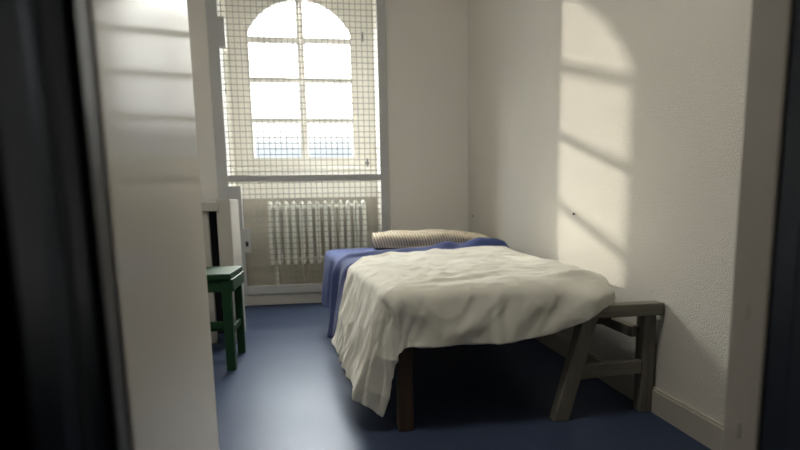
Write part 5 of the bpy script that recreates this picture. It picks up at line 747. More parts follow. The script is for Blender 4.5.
-36,-27,-36,-2,1,3,1,-2,-4,-3,3,4,0,-3,-1,1,5,4,0,-2,-3,0,3,11,8,4,-4,1,-2,-10,-16,-16,7,22,23,15,1,-14,-26,-20,4,-4,-6,-3,-2,-170,-11,93,0,0,0,-1,1,0,0,0,0,1,-1,1,-1,1,15,-3,-40,-16,
-50,-2,1,1,1,-3,-5,-1,3,3,0,-2,-1,4,2,3,0,-3,-3,0,5,10,9,6,0,3,-6,-19,-21,-14,7,24,25,13,4,-13,-25,-22,1,-2,1,3,-1,-6,-11,93,0,1,-1,0,0,1,-1,0,0,1,0,0,-1,1,17,-3,-34,-15,-57,-2,1,2,
-1,-4,-4,1,3,2,-2,-2,2,3,1,2,-3,-3,-2,3,4,7,8,6,2,2,-9,-20,-17,-7,7,18,19,12,2,-6,-21,-19,-2,-3,4,6,1,-6,-10,93,1,-1,1,-1,0,1,0,-1,1,0,0,0,0,0,14,0,-34,-14,-57,-1,0,2,-2,-3,-3,2,4,0,
-4,0,3,2,-1,0,-2,-3,-2,5,4,3,5,4,2,0,-9,-13,-8,0,2,9,12,7,3,-2,-13,-14,-4,-3,3,5,3,-5,-11,94,0,0,-1,1,0,0,-1,1,0,0,0,1,-1,1,9,0,-32,-19,-51,-1,1,1,-3,-1,-2,4,2,-2,-3,0,4,1,0,-2,-3,-2,
1,5,2,-1,3,2,3,-2,-8,-5,-2,5,-2,2,7,3,2,0,-8,-7,-3,-2,0,4,2,-3,-10,94,0,0,0,0,1,-2,2,-1,0,0,1,-1,1,-1,7,-2,-28,-27,-45,1,1,0,-2,-1,0,5,0,-5,-2,2,4,1,-1,-1,-3,-2,3,4,-1,-1,1,2,1,-3,-5,
-1,4,2,-1,0,1,3,1,-3,-2,-3,-1,0,-1,1,2,-2,])
DATA['sheet'] = (84, 92, [
666,19,-4,1,0,0,-2,0,-2,0,-8,-2,22,-20,1,1,0,-1,26,-30,0,2,4,39,-38,1,1,35,-33,2,37,-36,61,0,-31,31,-31,31,-30,30,-31,31,-30,29,-29,30,-31,31,-30,30,-31,31,-31,31,-30,30,-31,31,-30,
30,-31,31,-30,29,1,-30,29,-28,-1,2,28,-27,-1,-29,63,-30,1,-29,48,0,-47,19,19,-20,-22,15,6,-5,1,0,-1,-1,-2,-1,-1,-8,22,-21,2,0,0,-1,-1,23,-18,3,-1,-14,41,-28,0,35,-32,2,35,-4,0,29,-29,
30,-31,31,-30,30,-31,31,-30,29,-29,30,-30,29,-29,30,-31,31,-30,29,-29,30,-30,29,-29,30,-30,29,1,-30,29,-28,27,-27,0,1,29,-29,2,2,-1,2,1,-5,22,-21,-23,35,1,-38,-23,15,1,7,-5,0,-1,-2,
-2,-1,-1,0,-8,23,-21,1,0,0,-2,-3,47,-31,-3,-31,56,-30,2,35,-33,2,36,-5,0,29,-29,29,-28,28,-29,29,-29,30,-30,29,-29,30,-30,29,-29,30,-30,29,-29,30,-30,29,-29,30,-30,29,0,-28,28,-29,29,
-28,28,-28,0,2,27,-26,0,2,2,25,-49,21,20,-20,-6,17,-16,-8,-29,29,-12,1,4,-7,-3,-3,1,2,1,0,-1,-6,21,-20,1,-1,-1,-1,47,-32,-4,-37,59,-28,1,34,-31,2,35,-5,1,28,-29,29,-28,28,-29,29,-28,
28,-29,29,-28,28,-29,29,-28,28,-29,29,-28,28,-29,29,-28,28,0,-28,27,-27,28,-28,27,-26,26,-26,0,27,-25,24,-46,26,25,-24,-20,35,0,-35,25,2,-31,19,-16,26,3,-9,-4,4,-9,-2,-2,-2,-1,7,6,-3,
-5,22,-21,-1,-4,-3,25,21,-30,-38,28,32,-28,1,34,-31,35,-4,0,27,-27,28,-28,28,-29,29,-28,28,-29,29,-28,28,-28,27,-27,28,-28,27,-27,28,-28,28,-1,-27,28,-28,27,-26,26,-26,25,-24,24,-24,
0,25,-22,21,-40,44,-21,2,-3,13,-12,-6,10,-10,-9,-19,-19,26,1,0,-5,-8,-1,3,-6,-2,-3,-2,-1,20,-5,-5,19,-22,-4,-4,19,29,-31,-32,23,30,-26,1,33,-30,34,-4,1,26,-27,28,-28,27,-26,26,-27,27,
-26,26,-27,28,-28,27,-26,26,-26,26,-27,27,0,-26,26,-26,26,-26,25,-25,26,-25,24,-24,23,-22,1,22,-19,17,-30,33,-15,1,6,-8,-1,2,2,-19,-10,4,-20,26,1,0,0,-2,-11,-1,6,-9,-2,-4,-3,-2,24,-6,
-7,17,-23,-3,11,13,20,-29,-28,52,-28,4,30,-27,32,-3,0,26,-27,27,-26,26,-26,26,-26,25,-25,26,-26,26,-26,25,-24,24,-25,26,-26,26,-1,-24,24,-25,26,-26,25,-24,24,-23,22,-22,22,-21,2,19,
-2,-14,3,1,7,-8,0,5,-6,2,-4,-14,-3,2,-26,29,0,0,0,-1,-1,-10,-4,3,-8,-3,-3,-3,2,23,-9,-9,16,-23,4,19,22,-27,-11,6,28,-24,31,-27,32,-4,1,24,-25,26,-26,26,-26,25,-24,24,-24,24,-24,24,-24,
24,-24,23,-23,24,0,-24,24,-24,24,-24,23,-22,22,-21,20,-20,20,-18,16,-14,13,-11,9,-7,2,3,-3,0,1,-1,0,-3,-5,-2,0,-13,-27,32,1,-2,-1,-2,-1,-5,-5,-9,0,5,-6,-3,-3,3,16,-10,-9,17,-21,20,2,
23,-19,-11,28,-23,30,-25,31,-4,0,23,-22,22,-22,22,-22,22,-22,22,-22,22,-22,22,-22,22,-22,22,0,-22,21,-20,20,-20,20,-20,20,-19,18,-18,18,-16,14,-12,11,-9,7,-6,5,-3,2,-2,0,1,-1,1,-1,-2,
-2,1,-9,-7,-36,35,-1,-1,-2,-4,-2,-5,-3,2,-8,-2,7,-8,-1,-4,-2,17,-10,12,-22,16,4,0,34,-40,4,27,-21,27,4,-3,0,22,-22,22,-22,22,-22,22,-22,22,-21,20,-20,20,-20,20,-19,18,1,-20,20,-19,18,
-18,18,-17,16,-15,14,-13,12,-10,9,-7,5,-1,-3,1,1,0,-1,1,-1,1,0,-1,1,-1,-1,-2,-5,-3,-44,33,0,1,-3,-3,-3,-5,-2,0,2,-1,-7,1,5,-7,-3,-2,0,3,20,-16,3,1,25,-30,5,25,-17,25,3,-2,1,18,-18,19,
-19,18,-18,18,-17,16,-16,17,-17,16,-16,16,0,-15,14,-14,14,-13,12,-11,11,-11,10,-8,7,-7,7,-6,5,-2,-1,1,-1,1,-1,1,-1,1,0,-1,1,-1,1,-1,1,-2,-4,-4,-25,23,-4,13,-2,-1,-2,-7,-1,1,1,-1,2,-3,
-1,6,-9,-1,-2,2,2,14,-17,0,-8,28,-16,25,-15,24,4,-2,0,16,-15,14,-13,13,-13,12,-12,13,-13,12,-11,11,-10,9,0,-9,8,-7,7,-7,6,-5,5,-5,5,-4,3,-3,3,-2,1,0,0,-1,1,-1,1,0,-1,1,0,-1,1,0,-1,1,
-1,1,-3,-6,-16,26,-1,-1,-16,13,1,0,1,1,1,0,-1,-1,-4,-2,5,5,-7,1,-2,-3,10,-18,-14,21,20,-10,22,5,-9,25,-11,9,-9,8,-7,7,-7,7,-7,7,-7,7,-6,5,-5,5,0,-5,5,-5,5,-4,3,-3,3,-2,1,-1,1,0,0,-1,
1,0,-1,1,0,-1,1,0,-1,1,0,-1,1,0,-1,1,0,-1,0,-7,-25,27,-1,-1,-2,-1,-14,11,1,5,1,1,-1,-2,-6,-5,16,0,2,-9,-2,-5,-2,-5,-10,17,18,-5,21,5,-4,16,-7,5,-5,5,-5,5,-4,3,-3,3,-2,2,-3,3,-1,-1,1,
0,0,-1,1,0,-1,1,0,0,-1,1,0,-1,1,0,0,-1,1,0,-1,1,0,0,-1,1,0,0,-1,1,0,-1,1,0,-1,-4,-35,24,2,0,0,-2,0,-3,1,-11,16,2,3,-3,-9,-4,-5,26,-4,-11,2,-9,-3,0,-31,44,-3,21,9,0,9,2,-3,3,-2,1,-1,
2,-2,1,0,0,-1,1,0,0,0,-1,1,0,0,-1,1,0,0,-1,1,0,0,-1,1,0,0,-1,1,0,0,0,-1,1,0,0,-1,1,0,0,-1,1,0,0,-1,1,0,-4,-28,19,3,2,2,1,2,2,-1,-2,-4,-5,2,12,-9,-4,-8,3,18,-5,-4,-8,5,-9,-32,35,19,9,
12,5,1,1,0,0,0,-1,1,0,0,0,-1,1,0,0,0,-1,1,0,0,0,0,-1,1,0,0,0,-1,1,0,0,0,-1,1,0,0,0,-1,1,0,0,0,0,-1,1,0,0,0,-1,1,0,0,0,-1,-2,-19,14,2,10,8,2,-2,-3,-1,-3,-3,-7,-6,18,0,-19,6,-7,20,4,-5,
-5,-6,-8,-18,24,19,17,8,2,0,1,0,0,0,0,0,-1,1,0,0,0,0,0,-1,1,0,0,0,0,0,-1,1,0,0,0,0,0,-1,1,0,0,0,0,0,-1,1,0,0,0,0,-1,1,0,0,0,0,0,-1,1,0,0,0,-2,-8,4,8,23,0,1,-2,-5,-3,-2,-3,-3,-7,-3,10,
13,-6,-5,1,7,2,-8,-5,-4,-20,28,21,11,8,1,0,0,-1,1,0,0,0,0,0,0,0,0,-1,1,0,0,0,0,0,0,0,0,0,-1,1,0,0,0,0,0,0,0,0,-1,1,0,0,0,0,0,0,0,0,-1,1,0,0,0,0,0,0,0,0,-2,4,4,14,9,-1,0,2,-1,-4,0,-2,
-1,-5,-3,-2,4,9,8,-7,10,-5,-4,-5,-5,-13,22,20,13,4,1,0,0,0,0,0,0,0,0,0,0,0,0,0,0,0,0,0,0,0,0,0,0,0,0,-1,1,0,0,0,0,0,0,0,0,0,0,0,0,0,0,0,0,0,0,0,0,0,0,0,0,0,-1,1,-1,-2,4,17,16,-13,-1,
-1,0,-1,1,-1,-1,-2,-4,-2,-1,2,4,6,5,3,-2,-2,-6,-15,23,19,11,3,0,0,0,0,0,0,0,0,0,0,0,0,0,0,0,0,0,0,0,0,1,-1,0,0,0,0,0,0,0,0,0,0,0,0,0,0,0,0,0,0,0,0,0,0,0,0,0,0,0,0,0,0,0,0,-1,6,5,16,
5,-1,-2,-1,0,3,-1,0,-2,-5,-3,-5,-2,-1,3,8,9,5,-2,-2,-2,-6,13,18,9,4,-1,0,0,0,0,0,0,0,0,0,0,1,-1,0,0,0,0,0,0,0,0,0,1,-1,0,0,0,0,0,0,0,0,0,0,1,-1,0,0,0,0,0,0,0,0,0,1,-1,0,0,0,0,0,0,0,
-1,2,8,12,10,-3,-2,-1,0,2,-2,-1,-4,-3,-4,-4,-5,-1,2,7,8,7,3,1,-4,-6,20,15,8,-1,0,0,1,-1,0,0,0,0,0,1,-1,0,0,0,0,0,1,-1,0,0,0,0,1,-1,0,0,0,0,0,1,-1,0,0,0,0,0,1,-1,0,0,0,0,1,-1,0,0,0,0,
0,1,-1,0,0,0,-1,8,12,5,13,-1,-2,-3,0,1,0,-3,-3,-5,-4,-5,-9,6,2,3,12,8,-2,-3,5,-3,23,12,4,0,-1,0,0,0,1,-1,0,0,1,-1,0,0,0,1,-1,0,0,0,1,-1,0,0,0,1,-1,0,0,1,-1,0,0,0,1,-1,0,0,0,1,-1,0,0,
1,-1,0,0,0,1,-1,0,0,0,1,-1,0,-2,5,13,-3,18,1,-2,6,-7,-6,6,-3,-6,-4,-4,-10,4,0,0,13,5,-6,6,4,0,0,21,14,4,-2,0,1,-1,0,1,-1,0,0,1,-1,0,0,1,-1,0,1,-1,0,0,1,-1,0,0,1,-1,0,1,-1,0,0,1,-1,0,
0,1,-1,0,1,-1,0,0,1,-1,0,0,1,-1,0,1,-1,0,0,1,-1,-2,-1,12,-3,14,6,-1,8,-7,-7,4,-5,-7,-5,-9,5,0,8,7,-5,-5,6,1,6,-1,4,21,13,3,0,-1,0,1,-1,0,1,-1,0,1,-1,0,1,-1,0,1,-1,0,1,-1,0,1,-1,0,1,
-1,0,1,-1,0,1,-1,0,1,-1,0,1,-1,0,1,-1,0,1,-1,1,-1,0,1,-1,0,1,-1,0,1,-1,-3,-2,9,3,6,13,-1,7,-7,-9,0,-8,-4,-3,-8,20,5,-5,-2,-6,5,0,0,4,0,7,22,14,1,-1,1,-1,0,1,-1,1,-1,0,1,-1,1,-1,0,1,
-1,1,-1,0,1,-1,1,-1,0,1,-1,1,-1,0,1,-1,1,-1,0,1,-1,1,-1,0,1,-1,1,-1,0,1,-1,1,-1,0,1,-1,1,-1,0,1,-4,4,7,5,2,16,1,6,-10,-14,1,-4,-3,5,5,4,-3,-1,-1,-6,6,0,1,2,-3,12,20,13,2,0,-1,1,-1,1,
-1,1,-1,0,1,-1,1,-1,1,-1,1,-1,1,-1,1,-1,0,1,-1,1,-1,1,-1,1,-1,1,-1,1,-1,0,1,-1,1,-1,1,-1,1,-1,1,-1,1,-1,0,1,-1,1,-1,1,-1,1,-4,8,3,6,3,10,7,6,-11,-14,3,-5,14,-5,6,-3,-3,-2,-8,6,2,4,3,
-3,-2,10,21,12,3,-1,1,-1,1,-1,1,-1,1,0,-1,1,-1,1,-1,1,-1,1,-1,1,-1,1,-1,1,-1,1,-1,1,-1,1,-1,1,0,-1,1,-1,1,-1,1,-1,1,-1,1,-1,1,-1,1,-1,1,-1,1,-1,1,0,-1,1,-4,5,0,6,3,4,15,6,-11,-13,3,
16,-1,-10,4,-6,-4,-7,7,3,3,0,-2,7,-6,11,20,12,2,1,-1,1,0,-1,1,-1,1,0,-1,1,-1,1,-1,1,0,-1,1,-1,1,0,-1,1,-1,1,0,-1,1,-1,1,-1,1,0,-1,1,-1,1,0,-1,1,-1,1,-1,1,0,-1,1,-1,1,0,-1,1,-1,1,-1,
-2,2,1,4,5,3,4,16,-12,-8,19,-1,-3,-13,0,-5,0,-4,12,1,-2,-6,5,4,-3,13,19,12,2,-1,1,0,-1,1,0,-1,1,0,-1,1,0,-1,1,-1,1,0,-1,1,0,-1,1,0,-1,1,0,-1,1,0,-1,1,-1,1,0,-1,1,0,-1,1,0,-1,1,0,-1,
1,0,-1,1,0,-1,1,-1,1,0,-1,-2,3,5,1,4,2,4,9,-2,0,9,-2,-14,0,-5,-1,-2,11,2,-2,-10,2,0,13,-10,17,20,10,2,0,0,-1,1,0,0,-1,1,0,-1,1,0,-1,1,0,0,-1,1,0,-1,1,0,0,-1,1,0,-1,1,0,0,-1,1,0,-1,1,
0,0,-1,1,0,-1,1,0,-1,1,0,0,-1,1,0,-1,1,0,0,-1,-1,3,6,1,2,3,3,11,-2,1,7,-6,-15,3,0,0,-5,8,2,-2,-8,0,7,5,-7,19,18,10,2,-1,1,0,0,0,-1,1,0,0,-1,1,0,0,0,-1,1,0,0,-1,1,0,0,-1,1,0,0,0,-1,1,
0,0,-1,1,0,0,0,-1,1,0,0,-1,1,0,0,-1,1,0,0,0,-1,1,0,0,-1,1,-2,-6,9,-2,4,3,3,11,-2,-1,4,-7,-10,2,-1,-2,-5,8,5,-6,3,-4,2,11,-11,19,18,10,2,0,0,0,0,-1,1,0,0,0,0,-1,1,0,0,0,0,-1,1,0,0,0,
0,-1,1,0,0,0,0,-1,1,0,0,0,0,-1,1,0,0,0,0,-1,1,0,0,0,0,-1,1,0,0,0,0,-1,1,0,-2,-6,11,-1,2,4,4,9,-2,-4,4,-5,-14,3,-2,-7,11,5,-2,5,-4,-5,0,15,-13,18,20,9,2,0,-1,1,0,0,0,0,0,0,0,0,-1,1,0,
0,0,0,0,0,0,0,-1,1,0,0,0,0,0,0,0,-1,1,0,0,0,0,0,0,0,0,-1,1,0,0,0,0,0,0,0,0,-1,1,0,0,0,-2,-2,14,-3,2,3,4,10,-3,-3,1,-9,-12,5,1,-6,14,4,-5,2,-4,-7,7,12,-14,20,19,9,2,0,0,0,0,0,0,0,0,0,
0,0,0,0,0,0,0,-1,1,0,0,0,0,0,0,0,0,0,0,0,0,0,0,0,0,0,0,0,0,0,0,-1,1,0,0,0,0,0,0,0,0,0,0,0,0,0,-3,-2,16,-3,1,3,4,11,-6,-7,0,-6,-9,5,2,-1,11,0,-8,5,-1,-6,1,15,-15,22,19,9,1,0,0,0,0,0,
0,0,0,0,0,0,0,0,0,0,0,0,0,0,0,0,0,0,0,0,0,0,0,0,0,0,0,0,0,0,0,0,0,0,1,-1,0,0,0,0,0,0,0,0,0,0,0,0,0,0,-3,-8,19,-3,0,2,4,9,-7,-10,2,-4,-8,6,-2,11,0,-7,7,1,-5,2,-4,7,-4,21,16,9,1,0,0,0,
0,1,-1,0,0,0,0,0,0,0,0,0,0,1,-1,0,0,0,0,0,0,0,0,0,0,1,-1,0,0,0,0,0,0,0,0,0,0,1,-1,0,0,0,0,0,0,0,0,0,0,1,-1,0,-4,-9,22,-5,-1,2,3,10,-8,-11,3,-11,8,0,-5,10,1,-5,9,1,-7,1,-6,8,0,19,17,
7,2,-1,0,0,0,0,0,1,-1,0,0,0,0,1,-1,0,0,0,0,0,1,-1,0,0,0,0,0,1,-1,0,0,0,0,0,1,-1,0,0,0,0,0,1,-1,0,0,0,0,0,1,-1,0,0,0,0,0,0,-3,-7,23,-6,-1,3,2,10,-9,-11,2,-11,7,2,-3,12,-1,-3,8,-6,4,-4,
-6,3,7,18,15,8,0,0,1,-1,0,0,0,1,-1,0,0,0,1,-1,0,0,0,1,-1,0,0,0,1,-1,0,0,1,-1,0,0,0,1,-1,0,0,0,1,-1,0,0,0,1,-1,0,0,0,1,-1,0,0,0,1,-1,0,0,0,-3,-13,24,-4,-1,3,1,7,-11,-12,0,-10,13,5,-1,
7,-7,9,1,-5,4,-6,0,-7,14,17,16,5,2,-1,0,0,1,-1,0,0,1,-1,0,1,-1,0,0,1,-1,0,0,1,-1,0,1,-1,0,0,1,-1,0,0,1,-1,0,0,1,-1,0,1,-1,0,0,1,-1,0,0,1,-1,0,1,-1,0,0,1,-1,0,0,-2,-19,28,-4,-1,0,0,5,
-12,-17,3,-2,16,6,-8,7,-7,8,3,-4,5,-8,-1,-9,16,20,13,6,0,0,1,-1,0,1,-1,0,1,-1,0,1,-1,0,1,-1,0,1,-1,0,1,-1,0,1,-1,0,1,-1,0,1,-1,0,1,-1,0,1,-1,0,1,-1,0,1,-1,0,1,-1,0,1,-1,0,1,-1,0,1,-1,
0,-2,-20,30,-4,-2,0,-2,4,-13,-17,10,8,2,2,-5,9,-8,3,4,8,0,-10,-1,-10,16,22,13,4,1,-1,0,1,-1,1,-1,0,1,-1,0,1,-1,1,-1,0,1,-1,1,-1,0,1,-1,1,-1,0,1,-1,1,-1,0,1,-1,1,-1,0,1,-1,1,-1,0,1,-1,
1,-1,0,1,-1,0,1,-1,1,-1,0,1,-1,-1,-19,30,-3,-1,-3,-2,2,-12,1,13,-16,4,-3,13,-1,-11,4,-6,18,-1,1,-9,-6,12,24,12,4,-1,0,1,-1,1,-1,1,-1,1,-1,1,-1,1,-1,0,1,-1,1,-1,1,-1,1,-1,1,-1,0,1,-1,
1,-1,1,-1,1,-1,1,-1,0,1,-1,1,-1,1,-1,1,-1,1,-1,1,-1,0,1,-1,1,-1,1,-1,-1,7,13,6,6,-2,1,9,-11,-5,-2,-12,13,-2,8,-7,4,-3,-8,7,13,2,-11,-6,13,22,13,3,0,-1,1,-1,1,-1,1,-1,1,-1,1,-1,1,-1,
1,-1,1,-1,1,-1,1,-1,1,-1,1,-1,1,0,-1,1,-1,1,-1,1,-1,1,-1,1,-1,1,-1,1,-1,1,-1,1,-1,1,-1,1,-1,1,0,-1,1,-1,-1,9,16,5,3,2,-1,3,-11,-11,2,-1,12,-4,10,-7,1,-12,8,-2,11,6,-10,-7,15,21,13,1,
1,0,-1,1,-1,1,-1,1,0,-1,1,-1,1,0,-1,1,-1,1,-1,1,0,-1,1,-1,1,0,-1,1,-1,1,-1,1,0,-1,1,-1,1,0,-1,1,-1,1,-1,1,0,-1,1,-1,1,-1,1,0,-1,1,-1,1,-2,10,18,3,3,-2,-3,4,-11,-11,10,-1,12,-1,7,-14,
3,-5,5,-4,5,2,4,-11,17,22,10,2,-1,1,0,-1,1,0,-1,1,0,-1,1,0,-1,1,-1,1,0,-1,1,0,-1,1,0,-1,1,0,-1,1,-1,1,0,-1,1,0,-1,1,0,-1,1,0,-1,1,0,-1,1,-1,1,0,-1,1,0,-1,1,0,-1,1,-2,0,19,2,0,-1,-4,
4,-10,-8,12,0,13,-6,2,-8,7,-8,3,-8,7,1,4,-8,22,19,9,0,1,0,-1,1,0,-1,1,0,0,-1,1,0,-1,1,0,0,-1,1,0,-1,1,0,-1,1,0,0,-1,1,0,-1,1,0,0,-1,1,0,-1,1,0,-1,1,0,0,-1,1,0,-1,1,0,0,-1,1,0,-1,1,0,
-3,-6,17,3,0,-1,-3,4,-9,-6,12,-2,9,-5,7,-6,4,-12,0,-3,9,-2,5,-7,23,17,9,1,-1,1,0,0,0,-1,1,0,0,-1,1,0,0,-1,1,0,0,-1,1,0,0,0,-1,1,0,0,-1,1,0,0,-1,1,0,0,0,-1,1,0,0,-1,1,0,0,-1,1,0,0,0,
-1,1,0,0,-1,1,0,0,-4,-6,16,3,1,-1,-3,4,-9,-6,9,0,13,-3,7,-11,-7,1,-5,6,0,7,-2,-5,22,18,8,1,0,0,0,-1,1,0,0,0,0,-1,1,0,0,0,0,-1,1,0,0,0,0,-1,1,0,0,0,0,-1,1,0,0,0,-1,1,0,0,0,0,-1,1,0,0,
0,0,-1,1,0,0,0,0,-1,1,0,0,0,-1,-5,1,15,1,1,-1,-4,5,-6,-9,23,-12,23,-7,-8,-2,-9,4,-3,9,-2,3,-3,-4,25,16,9,0,-1,1,0,0,0,0,0,0,0,-1,1,0,0,0,0,0,0,0,-1,1,0,0,0,0,0,0,0,0,-1,1,0,0,0,0,0,
0,0,-1,1,0,0,0,0,0,0,0,-1,1,0,0,0,0,0,0,0,-1,-7,2,12,0,-1,-3,-1,10,9,-7,3,-8,25,-17,-9,4,-9,9,0,6,-6,-3,5,-3,24,17,6,1,0,0,0,0,0,0,0,0,0,-1,1,0,0,0,0,0,0,0,0,0,0,0,0,0,0,0,0,0,0,0,0,
-1,1,0,0,0,0,0,0,0,0,0,0,0,0,0,0,0,0,0,0,0,0,-1,1,0,-10,-9,10,-4,-1,5,18,5,-12,-5,2,3,5,-3,-14,4,0,10,-5,-2,0,-2,6,-3,25,15,6,1,0,0,0,0,0,0,0,0,1,-1,0,0,0,0,0,0,0,0,0,0,0,0,0,0,0,0,
0,0,0,0,0,0,0,0,0,0,0,0,0,0,0,0,0,0,0,0,0,0,0,0,0,0,0,0,0,0,-10,-26,6,9,12,0,-3,6,-11,-11,5,17,-9,-3,-8,9,-4,2,1,-8,8,0,1,-1,24,16,6,0,0,0,0,0,0,0,0,0,0,1,-1,0,0,0,0,0,0,0,0,0,0,1,-1,
0,0,0,0,0,0,0,0,0,0,0,1,-1,0,0,0,0,0,0,0,0,0,0,0,1,-1,0,0,0,0,0,0,0,-9,-25,28,-2,0,-3,-2,5,-10,-16,34,-9,-9,5,-5,5,-9,-3,5,0,7,-3,-3,5,24,14,6,0,0,0,1,-1,0,0,0,0,0,1,-1,0,0,0,0,0,1,
-1,0,0,0,0,0,1,-1,0,0,0,0,0,1,-1,0,0,0,0,0,1,-1,0,0,0,0,0,1,-1,0,0,0,0,0,1,-1,0,0,0,-9,-1,27,-1,-3,-2,5,-11,-5,9,18,-17,-2,9,-12,-4,2,-6,11,-3,1,4,-7,11,21,13,6,1,-1,0,0,0,1,-1,0,0,
0,1,-1,0,0,0,1,-1,0,0,0,1,-1,0,0,1,-1,0,0,0,1,-1,0,0,0,1,-1,0,0,0,1,-1,0,0,0,1,-1,0,0,0,1,-1,0,0,0,1,-1,0,-8,3,26,-3,-2,-3,4,-13,17,1,3,-11,1,5,-13,-3,5,-4,1,6,0,4,-10,16,19,14,4,0,
0,1,-1,0,0,1,-1,0,0,1,-1,0,0,1,-1,0,1,-1,0,0,1,-1,0,0,1,-1,0,0,1,-1,0,1,-1,0,0,1,-1,0,0,1,-1,0,0,1,-1,0,1,-1,0,0,1,-1,0,0,1,-2,-6,8,23,-2,-3,-4,1,14,-2,-8,7,-8,-1,5,-7,-5,6,-6,-2,12,
-4,0,2,9,19,15,3,0,1,-1,0,1,-1,0,1,-1,0,1,-1,0,1,-1,0,1,-1,0,1,-1,0,1,-1,0,1,-1,0,1,-1,0,1,-1,0,1,-1,0,1,-1,0,1,-1,0,1,-1,0,1,-1,0,1,-1,0,1,-1,0,0,1,-8,10,19,-3,-5,-6,30,-8,-4,-7,8,
-10,-1,12,-8,-3,4,-10,3,8,-6,4,3,7,20,15,2,1,-1,1,-1,0,1,-1,1,-1,0,1,-1,1,-1,0,1,-1,1,-1,0,1,-1,0,1,-1,1,-1,0,1,-1,1,-1,0,1,-1,1,-1,0,1,-1,0,1,-1,1,-1,0,1,-1,1,-1,0,1,-1,1,-1,0,0,-6,
3,12,-4,-5,17,14,-10,0,-8,5,-12,6,10,-3,-2,-7,1,-4,0,9,3,-7,14,21,12,3,-1,1,-1,1,-1,1,-1,0,1,-1,1,-1,1,-1,1,-1,1,-1,0,1,-1,1,-1,1,-1,1,-1,1,-1,0,1,-1,1,-1,1,-1,1,-1,0,1,-1,1,-1,1,-1,
1,-1,1,-1,0,1,-1,1,-1,1,-1,0,-5,-6,6,-4,10,19,-8,0,0,-9,2,-6,4,10,13,-16,-11,3,-4,5,6,2,-8,15,23,12,0,1,-1,1,-1,1,-1,1,-1,1,-1,1,-1,1,-1,1,-1,1,-1,1,-1,1,0,-1,1,-1,1,-1,1,-1,1,-1,1,
-1,1,-1,1,-1,1,-1,1,-1,1,-1,1,-1,1,-1,1,-1,1,-1,1,-1,1,0,-1,0,-5,-17,2,4,17,6,-9,1,0,-9,1,-5,13,13,2,-20,-7,7,-3,2,1,10,-14,20,22,10,1,-1,1,-1,1,-1,1,0,-1,1,-1,1,-1,1,0,-1,1,-1,1,0,
-1,1,-1,1,-1,1,0,-1,1,-1,1,-1,1,0,-1,1,-1,1,-1,1,0,-1,1,-1,1,0,-1,1,-1,1,-1,1,0,-1,1,-1,1,-1,-6,-27,7,12,10,-8,-4,1,1,-10,12,2,3,-8,10,-12,0,-1,4,-7,10,3,-13,23,20,8,2,0,-1,1,-1,1,0,
-1,1,0,-1,1,0,-1,1,0,-1,1,-1,1,0,-1,1,0,-1,1,0,-1,1,-1,1,0,-1,1,0,-1,1,0,-1,1,-1,1,0,-1,1,0,-1,1,0,-1,1,0,-1,1,-1,1,0,-1,-5,-21,18,5,6,-12,4,1,-4,-5,17,-4,-4,-16,4,13,-2,-6,0,3,9,-6,
-5,20,19,9,0,1,0,-1,1,0,-1,1,0,0,-1,1,0,-1,1,0,-1,1,0,0,-1,1,0,-1,1,0,0,-1,1,0,-1,1,0,-1,1,0,0,-1,1,0,-1,1,0,-1,1,0,0,-1,1,0,-1,1,0,-1,1,0,0,-1,-5,3,24,5,-12,-5,10,3,-3,-6,18,-12,-14,
-1,7,-3,8,-6,3,19,-12,-1,-7,22,18,9,1,-1,1,0,0,-1,1,0,0,0,-1,1,0,0,-1,1,0,0,-1,1,0,0,-1,1,0,0,-1,1,0,0,0,-1,1,0,0,-1,1,0,0,-1,1,0,0,-1,1,0,0,0,-1,1,0,0,-1,1,0,0,-1,1,-5,20,30,-11,-4,
-6,3,16,-3,-7,12,-19,-2,5,-2,-3,-1,12,7,3,-6,-2,-12,29,18,6,2,0,0,-1,1,0,0,0,0,-1,1,0,0,0,0,-1,1,0,0,0,0,-1,1,0,0,0,-1,1,0,0,0,0,-1,1,0,0,0,0,-1,1,0,0,0,0,-1,1,0,0,0,-1,1,0,0,0,0,-1,
1,0,-4,24,21,-4,-3,-6,-7,26,2,-11,2,-9,6,-1,-7,3,1,7,2,3,3,-14,-1,29,14,7,2,0,0,0,0,0,0,0,-1,1,0,0,0,0,0,0,0,-1,1,0,0,0,0,0,0,0,-1,1,0,0,0,0,0,0,0,-1,1,0,0,0,0,0,0,0,-1,1,0,0,0,0,0,
0,0,-1,1,0,0,0,-2,4,19,-3,-3,-5,-5,8,24,-16,2,-4,0,-6,4,6,-8,2,6,5,-9,-4,7,21,15,8,1,0,0,0,0,-1,1,0,0,0,0,0,0,0,0,0,0,0,0,0,0,0,0,0,0,-1,1,0,0,0,0,0,0,0,0,0,0,0,0,0,0,0,0,0,0,-1,1,0,
0,0,0,0,0,0,0,0,0,0,-1,-6,17,-2,-3,-2,-3,-7,35,-10,3,-10,-7,6,4,-5,1,-2,9,-7,-7,10,1,20,14,10,0,0,0,0,0,0,0,0,0,0,0,0,0,0,0,0,0,0,0,0,0,0,0,0,0,0,0,0,0,0,0,0,0,0,0,1,-1,0,0,0,0,0,0,
0,0,0,0,0,0,0,0,0,0,0,0,0,0,0,-1,-8,15,-1,-1,-1,-3,-5,17,13,-1,-21,3,9,-4,-6,4,2,-3,-9,10,3,-1,21,16,7,1,0,1,-1,0,0,0,0,0,0,0,0,0,0,0,1,-1,0,0,0,0,0,0,0,0,0,0,0,1,-1,0,0,0,0,0,0,0,0,
0,0,0,0,1,-1,0,0,0,0,0,0,0,0,0,0,0,1,-1,0,-2,-15,15,1,0,-2,-1,-5,-3,38,-13,-14,6,0,-4,-6,8,2,-15,6,12,-9,7,16,20,6,0,0,0,0,0,0,1,-1,0,0,0,0,0,1,-1,0,0,0,0,0,1,-1,0,0,0,0,0,0,1,-1,0,
